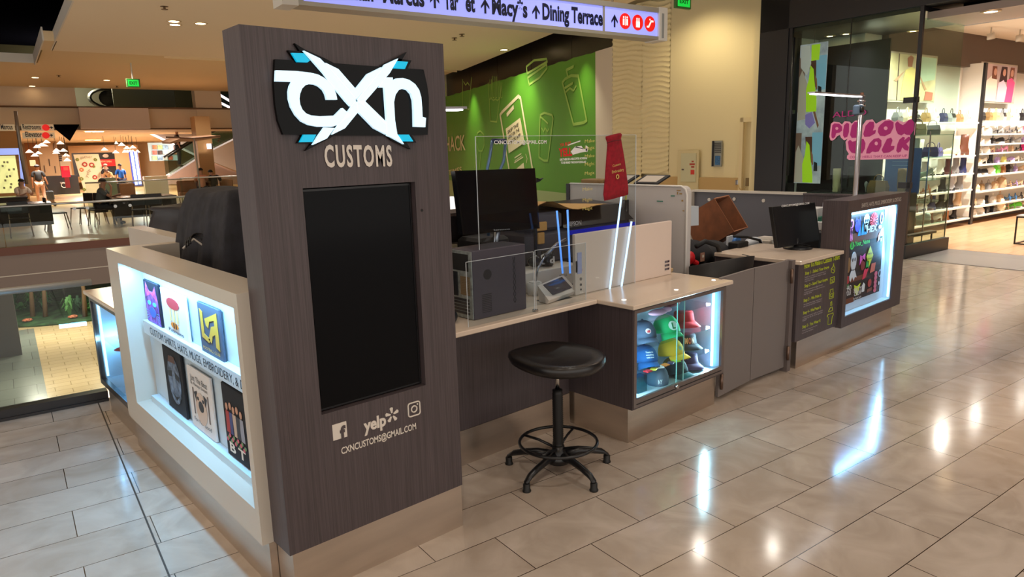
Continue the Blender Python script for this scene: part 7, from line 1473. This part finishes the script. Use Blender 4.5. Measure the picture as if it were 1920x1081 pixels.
ad = pic('picture of three figures in white, blush and hot pink on the right bay wall', (1842, 118), (1900, 192), (190, 160, 150))
ad('white_suit', [(.10, .0), (.45, .0), (.44, .60), (.30, .72), (.14, .55)], (230, 220, 196)); ad('blush_dress', [(.45, .0), (.70, .0), (.74, .40), (.62, .60), (.48, .5)], (240, 196, 206), .012); ad('pink_suit', [(.68, .0), (.92, .0), (.96, .55), (.86, .68), (.72, .6), (.74, .4)], (226, 80, 130), .011); ad('brown_hair', [(.28, .62), (.42, .60), (.40, .95), (.28, .95)], (120, 66, 44), .013); ad('dark_hair', [(.50, .55), (.72, .55), (.70, .96), (.54, .96)], (64, 34, 34), .0105); ad('auburn_hair', [(.78, .62), (.92, .64), (.92, .96), (.80, .96)], (130, 74, 56), .010)
for u in (.36, .62, .85): ad('face', ov(u, .80, .045, .10), (206, 150, 124), .015)
ad('orange_panel', [(0, .0), (.08, .0), (.10, .60), (.02, .85)], (170, 70, 40))
# bays: divider, shelves
t = MB(); t.box(15.80, 15.90, 6.16, 6.20, 0, 3.16); struct('trim_12', t, m_black, B=True)
t = MB(); t.box(15.80, 15.90, 6.20, 6.56, .16, 3.16); struct('wall_bay_divider', t, M('shop_white'), B=True)
WZ = M('shelf_white', (236, 228, 216), .4)
def shelf_unit(label, x0, x1, zs, q0=6.14):
    T = Thing('wall_shelving', label, 'shelving', ((x0 + x1) / 2, 6.4, 0), B=True)
    for z in zs: T.part('shelf_board', MB().box(x0, x1, q0, 6.435, z - .03, z), WZ)
    T.part('light_strip', MB().box(x0, x1, 6.40, 6.43, zs[0] - .045, zs[0] - .031), M('shelf_light', (255, 250, 240), .4, emit=2.0))
    return T
ZL = [2.03, 1.40, 1.05, .73, .40, .16]; ZR = [2.06, 1.80, 1.60, 1.42, 1.20, .98, .66, .36, .17]
shelf_unit('left bay of white wall shelves with boots and bags', 13.1, 15.70, ZL); shelf_unit('right bay of white wall shelves packed with shoes and bags', 15.95, 19.9, ZR)
# shoe and bag prototypes, built at the origin facing -y
def P_boot(c, c2):
    T = Thing('ankle_boot', 'x', 'boot', (0, 0, 0)); b = MB(); b.smooth = True; rg = []
    for x, z, rx, ry in ((0, .25, .045, .04), (0, .20, .045, .042), (.0, .13, .042, .04), (-.01, .09, .055, .04), (-.03, .065, .085, .042), (-.045, .045, .105, .042), (-.05, .02, .105, .038)): rg.append([(x + rx * cos(a * pi / 6), ry * sin(a * pi / 6), z) for a in range(12)])
    b.loft(rg[::-1]); T.part('upper', b, c); T.part('heel', MB().box(.02, .055, -.025, .025, 0, .05), c2); T.part('sole', MB().bbox(-.155, .0, -.036, .036, 0.0, .022, .004), c2); return T
def P_pump(c, c2):
    T = Thing('heeled_shoe', 'x', 'shoe', (0, 0, 0)); b = MB(); b.smooth = True; rg = []
    for x, z, rx, ry in ((.05, .10, .012, .022), (.02, .085, .035, .03), (-.04, .05, .05, .03), (-.10, .03, .045, .034), (-.145, .02, .02, .026), (-.165, .015, .004, .008)): rg.append([(x, ry * cos(a * pi / 5), z + .03 * (x > -.12) * sin(a * pi / 5) * .8 + .012 * sin(a * pi / 5)) for a in range(10)])
    b.loft(rg); T.part('upper', b, c); T.part('heel', MB().cyl((.045, 0, .085), (.05, 0, 0), .014, .006, 8), c2); T.part('sole', MB().box(-.15, -.07, -.028, .028, 0, .012), c2); return T
def P_sneak(c, c2):
    T = Thing('sneaker', 'x', 'shoe', (0, 0, 0)); b = MB(); b.smooth = True; rg = []
    for x, z, ry, h in ((.09, .04, .03, .05), (.06, .04, .036, .09), (.0, .04, .037, .085), (-.06, .04, .04, .055), (-.12, .035, .038, .035), (-.15, .03, .02, .02)): rg.append([(x, ry * cos(a * pi / 5), z + h * max(0, sin(a * pi / 5)) - .015 * max(0, -sin(a * pi / 5))) for a in range(10)])
    b.loft(rg); T.part('upper', b, c); T.part('sole', MB().bbox(-.155, .095, -.042, .042, 0, .035, .01), c2); return T
def P_sandal(c, c2):
    T = Thing('sandal', 'x', 'sandal', (0, 0, 0)); T.part('sole', MB().loft([[(x, -w, z), (x, w, z), (x, w, z + .012), (x, -w, z + .012)] for x, z, w in ((.08, .07, .025), (.04, .06, .03), (-.05, .012, .034), (-.14, .008, .03))]), c2)
    for x, h in ((-.10, .03), (-.02, .06), (.05, .12)): T.part('strap', MB().tube([(x, -.034, .03 if x < 0 else .07), (x, -.02, h + .02), (x, .02, h + .02), (x, .034, .03 if x < 0 else .07)], .007, 6), c)
    T.part('heel', MB().cyl((.07, 0, .07), (.075, 0, 0), .014, .01, 8), c2); return T
def P_bag(c, c2):
    T = Thing('handbag', 'x', 'bag', (0, 0, 0)); b = MB(); b.smooth = True; b.loft([[(x * (1 if z < .15 else .9), y, z) for x, y in ((-.13, -.05), (.13, -.05), (.14, 0), (.13, .05), (-.13, .05), (-.14, 0))] for z in (0, .02, .15, .17)]); b2 = MB().loft([[(-.13, -.05, 0), (.13, -.05, 0), (.13, .05, 0), (-.13, .05, 0)], [(-.135, -.055, .08), (.135, -.055, .08), (.135, .055, .08), (-.135, .055, .08)], [(-.11, -.03, .17), (.11, -.03, .17), (.11, .03, .17), (-.11, .03, .17)]])
    T.part('body', b2, c); T.part('flap', MB().loft([[(-.115, -.034, .165), (.115, -.034, .165), (.10, -.060, .09), (-.10, -.060, .09)], [(-.115, -.028, .165), (.115, -.028, .165), (.10, -.054, .09), (-.10, -.054, .09)]]), c2); T.part('handle', MB().tube([(-.07, 0, .165), (-.06, 0, .22), (-.02, 0, .255), (.02, 0, .255), (.06, 0, .22), (.07, 0, .165)], .007, 6), c2); T.part('clasp', MB().box(-.012, .012, -.066, -.058, .09, .105), M('clasp_gold', (206, 180, 110), .3, .8)); return T
def P_pack(c, c2):
    T = Thing('tall_bag', 'x', 'bag', (0, 0, 0)); T.part('body', MB().lathe([(.10, 0), (.12, .03), (.12, .18), (.09, .27), (.02, .29)], (0, 0, 0), 16), c); T.part('front_pocket', MB().sph((0, -.09, .09), .07, 8, (1, .6, 1)), c2); T.part('handle', MB().tube([(-.04, 0, .28), (0, 0, .33), (.04, 0, .28)], .007, 6), c2); return T
PAL = dict(black=(28, 26, 30), white=(232, 226, 216), cream=(226, 206, 170), beige=(196, 162, 126), tan=(176, 112, 66), brown=(104, 62, 44), maroon=(96, 34, 40), silver=(170, 170, 172), pink=(226, 150, 186), fuchsia=(224, 40, 130), lilac=(176, 150, 206), lime=(110, 226, 60), navy=(44, 48, 92), violet=(96, 84, 150), grey=(130, 128, 128), blue=(70, 130, 190), bronze=(150, 118, 74), yellow=(232, 226, 130))
def pm(n): return M('leather_%s' % n, PAL[n], .4)
KIND = dict(B=('ankle_boot', 'boot', 'ankle boot', P_boot), P=('heeled_shoe', 'shoe', 'heeled shoe', P_pump), S=('sneaker', 'shoe', 'sneaker', P_sneak), D=('sandal', 'sandal', 'strappy sandal', P_sandal), G=('handbag', 'bag', 'handbag', P_bag), T=('tall_bag', 'bag', 'rounded backpack', P_pack))
protos = {}
ORD = 'first second third fourth fifth sixth seventh eighth ninth tenth eleventh twelfth thirteenth fourteenth'.split()
def place(code, colr, p, q, z, rot, lab, s=1.0, grp=None):
    key = (code, colr)
    if key not in protos:
        c2 = pm('black' if colr in ('white', 'silver') and code == 'B' else colr) if code in 'BP' else (pm('white') if code == 'S' else (pm('black') if colr in ('silver',) else pm(colr)))
        t = KIND[code][3](pm(colr), c2); protos[key] = t.e; o = t.e
    else:
        src = protos[key]; o = src.copy(); COL.objects.link(o)
        for ch in list(src.children): c_ = ch.copy(); COL.objects.link(c_); c_.parent = o
    o.location = fromB((p, q, z)); o.rotation_euler = (0, 0, radians(rot) - TH); o.scale = (s, s, s); o['label'] = lab; o['category'] = KIND[code][1]; o['group'] = grp
def row(bay, zi, z, items, x0, step, q=6.27, s=1.0):
    nm = {0: 'top', 1: 'second', 2: 'third', 3: 'fourth', 4: 'fifth', 5: 'sixth', 6: 'seventh', 7: 'eighth', 8: 'bottom'}[zi]
    if bay == 'left' and zi == 5: nm = 'bottom'
    for i, it in enumerate(items):
        code, colr = it[0], it[1]; sc_ = it[2] if len(it) > 2 else 1.0; rot = it[3] if len(it) > 3 else (-60 if code in 'BPSD' else 8)
        place(code, colr, x0 + step * i, q, z + .001, rot, '%s %s, %s item on the %s shelf of the %s bay' % (colr, KIND[code][2], ORD[i], nm, bay), s * sc_, 'shoes and bags on the %s bay shelves' % bay)
row('left', 0, ZL[0], [('G', 'grey'), ('G', 'cream'), ('G', 'black', .8), ('G', 'bronze'), ('G', 'white'), ('G', 'navy'), ('G', 'silver'), ('G', 'bronze', .9), ('G', 'cream', .9)], 12.75, .34)
row('left', 1, ZL[1], [('P', 'navy', 1.3), ('B', 'white', 1.3), ('P', 'black', 1.2), ('G', 'violet'), ('S', 'cream', 1.2), ('B', 'cream', 1.5), ('B', 'brown', 1.6)], 13.3, .36)
row('left', 2, ZL[2], [('B', 'white', 1.1), ('P', 'cream', 1.2), ('B', 'silver', 1.1), ('P', 'white', 1.2), ('B', 'white', 1.2), ('B', 'maroon', 1.2), ('B', 'grey', 1.2), ('B', 'navy', 1.2)], 13.25, .32)
row('left', 3, ZL[3], [('B', 'grey', 1.1), ('P', 'cream', 1.2), ('D', 'tan', 1.2), ('P', 'white', 1.2), ('B', 'black', 1.1), ('B', 'silver', 1.2), ('B', 'grey', 1.2)], 13.25, .36)
row('left', 4, ZL[4], [('D', 'tan', 1.2), ('P', 'brown', 1.2), ('P', 'white', 1.2), ('B', 'navy', 1.1), ('B', 'black', 1.15), ('B', 'black', 1.2), ('B', 'beige', 1.2)], 13.25, .36)
row('left', 5, ZL[5], [('B', 'tan'), ('B', 'grey'), ('B', 'brown', 1.1), ('P', 'white', 1.2), ('B', 'tan', .9), ('B', 'black', .85)], 13.6, .34)
row('right', 0, ZR[0], [('G', 'black'), ('G', 'bronze'), ('G', 'yellow'), ('G', 'silver'), ('G', 'cream'), ('G', 'white'), ('G', 'black'), ('G', 'grey'), ('G', 'black', .9), ('G', 'white')], 16.1, .34)
row('right', 1, ZR[1], [('P', 'white', 1.2), ('S', 'white'), ('D', 'silver'), ('P', 'silver'), ('D', 'grey'), ('D', 'black'), ('P', 'white'), ('G', 'pink', .9), ('D', 'white'), ('P', 'cream')], 16.1, .33)
row('right', 2, ZR[2], [('S', 'white'), ('S', 'white', .9), ('G', 'black', .7), ('S', 'black'), ('D', 'silver', 1.2), ('G', 'grey', .7), ('P', 'silver'), ('G', 'lilac', .7), ('P', 'beige'), ('S', 'cream')], 16.1, .33)
row('right', 3, ZR[3], [('D', 'white'), ('S', 'white'), ('P', 'beige'), ('D', 'pink'), ('P', 'pink'), ('G', 'beige', .7), ('D', 'black'), ('G', 'fuchsia', .8), ('P', 'pink'), ('D', 'beige')], 16.1, .33)
row('right', 4, ZR[4], [('S', 'cream'), ('P', 'white'), ('B', 'black', .8), ('G', 'lilac', .7), ('G', 'yellow', .7), ('S', 'lilac', .9), ('P', 'white'), ('D', 'white'), ('S', 'white'), ('P', 'beige')], 16.1, .33)
row('right', 5, ZR[5], [('S', 'black', 1.1), ('S', 'black'), ('S', 'white', 1.1), ('G', 'lime'), ('G', 'tan', .8), ('G', 'black'), ('G', 'lilac', .7), ('P', 'beige'), ('G', 'pink', .8), ('P', 'cream')], 16.1, .33)
row('right', 6, ZR[6], [('S', 'cream', 1.1), ('G', 'bronze', .8), ('G', 'grey', .8), ('G', 'beige', .9), ('T', 'beige', .8), ('D', 'beige'), ('D', 'lilac'), ('P', 'cream'), ('D', 'pink'), ('P', 'white')], 16.1, .33)
row('right', 7, ZR[7], [('P', 'cream', 1.2), ('S', 'white'), ('B', 'black', .7), ('G', 'white', .8), ('G', 'beige', .9), ('D', 'blue', 1.1), ('D', 'blue', 1.1), ('D', 'black', 1.1), ('P', 'white'), ('D', 'tan')], 16.1, .33)
row('right', 8, ZR[8], [('S', 'white'), ('S', 'white', 1.1), ('G', 'black', 1.0), ('G', 'black', 1.1), ('T', 'cream', .95), ('D', 'beige'), ('D', 'lime'), ('S', 'lime'), ('P', 'cream'), ('S', 'white')], 16.1, .33)
# window display: pale boots, blue panel, glass shelves by the entrance
def wsolo(name, m, mat_, label, cat): return solo(name, m, mat_, label, cat, B=True)
T = Thing('display_plinth', 'black display plinth inside the shop window', 'plinth', (11.3, 6.0, 0), B=True); T.part('plinth_body', MB().box(11.0, 11.58, 5.3, 6.9, .006, .92), M('plinth_black', (26, 24, 28), .3))
place('B', 'cream', 11.2, 6.42, .922, 200, 'large pale ankle boot in the shop window beside the lamp pole', 1.5, 'window display shoes'); place('B', 'black', 11.35, 6.25, .922, 200, 'large black ankle boot behind the pale one in the shop window', 1.6, 'window display shoes'); place('P', 'silver', 11.3, 5.95, .922, 190, 'silver heeled shoe in the shop window beside the hoop bag', 1.3, 'window display shoes'); place('G', 'bronze', 11.25, 5.75, .922, 90, 'bronze bag with a round handle behind the lamp pole', 1.1, 'window display shoes')
place('B', 'bronze', 11.2, 5.25, 1.02, 200, 'dark olive boot against the blue panel in the window', 1.4, 'window display shoes') if False else place('B', 'bronze', 11.3, 5.42, .922, 200, 'dark olive boot against the blue panel in the window', 1.5, 'window display shoes')
T = Thing('blue_display_panel', 'blue lettered display panel inside the window corner', 'panel', (11.62, 5.6, 0), B=True); a, c = PB(1663, 296, p=11.6), PB(1722, 372, p=11.6); T.part('sheet', MB().box(11.56, 11.6, c.y, a.y, .9, 1.60), M('panel_blue', (26, 84, 150), .4, emit=.12)); 
for i in range(3): T.part('text_line', MB().box(11.555, 11.56, c.y + .12, c.y + .42, 1.45 - i * .06, 1.46 - i * .06), M('panel_text', (120, 160, 210), .5))
T = Thing('glass_display_rack', 'tiered glass display rack full of shoes behind the side window', 'rack', (12.0, 5.6, 0), B=True)
RZ_ = [.40, .75, 1.10, 1.45, 1.80]
for z in RZ_: T.part('glass_shelf', MB().box(11.75, 12.55, 5.25, 6.1, z - .012, z), glass('shelf_glass', (214, 232, 224), .15))
for x in (11.75, 12.54):
    for y in (5.25, 6.09): T.part('post', MB().box(x, x + .015, y, y + .015, .0, 1.85), m_chrome)
for zi, z in enumerate(RZ_):
    its = [[('D', 'brown'), ('P', 'tan'), ('S', 'white')], [('B', 'cream', 1.4), ('P', 'black', 1.3), ('D', 'tan')], [('P', 'cream', 1.3), ('B', 'grey', 1.2), ('P', 'white', 1.3)], [('B', 'white', 1.2), ('P', 'navy', 1.2), ('G', 'violet', .9)], [('G', 'cream'), ('G', 'navy', 1.0), ('G', 'grey', .9)]][zi]
    for i, it in enumerate(its): place(it[0], it[1], 11.95 + i * .25, 5.55 + .12 * (i % 2), z, -70, '%s %s, %s item on the %s tier of the glass rack' % (it[1], KIND[it[0]][2], ('left', 'middle', 'right')[i], ('lowest', 'second', 'middle', 'fourth', 'top')[zi]), it[2] if len(it) > 2 else 1, 'shoes and bags on the glass rack')
T = Thing('low_wooden_stand', 'brown topped stand on thin black legs behind the side window', 'stand', (11.7, 5.6, 0), B=True); T.part('stand_top', MB().box(11.1, 12.0, 5.15, 5.24, .26, .30).box(11.1, 11.95, 5.2, 5.24, .0, .0), M('stand_brown', (96, 64, 50), .5))
for x in (11.15, 11.95): T.part('leg', MB().box(x - .01, x + .01, 5.19, 5.21, 0, .26), m_blk)
T = Thing('black_frame_table', 'low black framed table with a grey top at the right edge', 'table', (13.4, 4.2, 0), B=True)
x0, x1, y0, y1, h = 13.30, 14.1, 3.6, 4.52, .46; T.part('tabletop', MB().box(x0, x1, y0, y1, h, h + .02), M('top_grey', (176, 170, 164), .3))
for x in (x0, x1 - .02):
    for y in (y0, y1 - .02): T.part('leg', MB().box(x, x + .02, y, y + .02, 0.008, h), m_blk)
T.part('floor_rail', MB().box(x0, x1, y1 - .02, y1, .008, .028).box(x0, x0 + .02, y0, y1, .008, .028), m_blk); T.part('top_rail', MB().box(x0, x1, y1 - .02, y1, h - .02, h).box(x0, x0 + .02, y0, y1, h - .02, h), m_blk)
for i, (px, py) in enumerate(((1858, 62), (1912, 66))): c = PB(px, py, z=3.62); m = MB().cyl(c, c + Vector((.03, 0, -.10)), .06, .07, 12).cyl(c, c + Vector((0, 0, .1)), .012, n=6); solo('ceiling_spotlight', m, m_white, 'white ceiling spotlight in the shop, %s one' % ('left', 'right')[i], 'spotlight', B=True, group='white ceiling spotlights')
c = PB(1858, 21, z=3.395); downlight(c.x, c.y, 3.395, 'round light in the shop entrance soffit', .08, 'entrance lights')
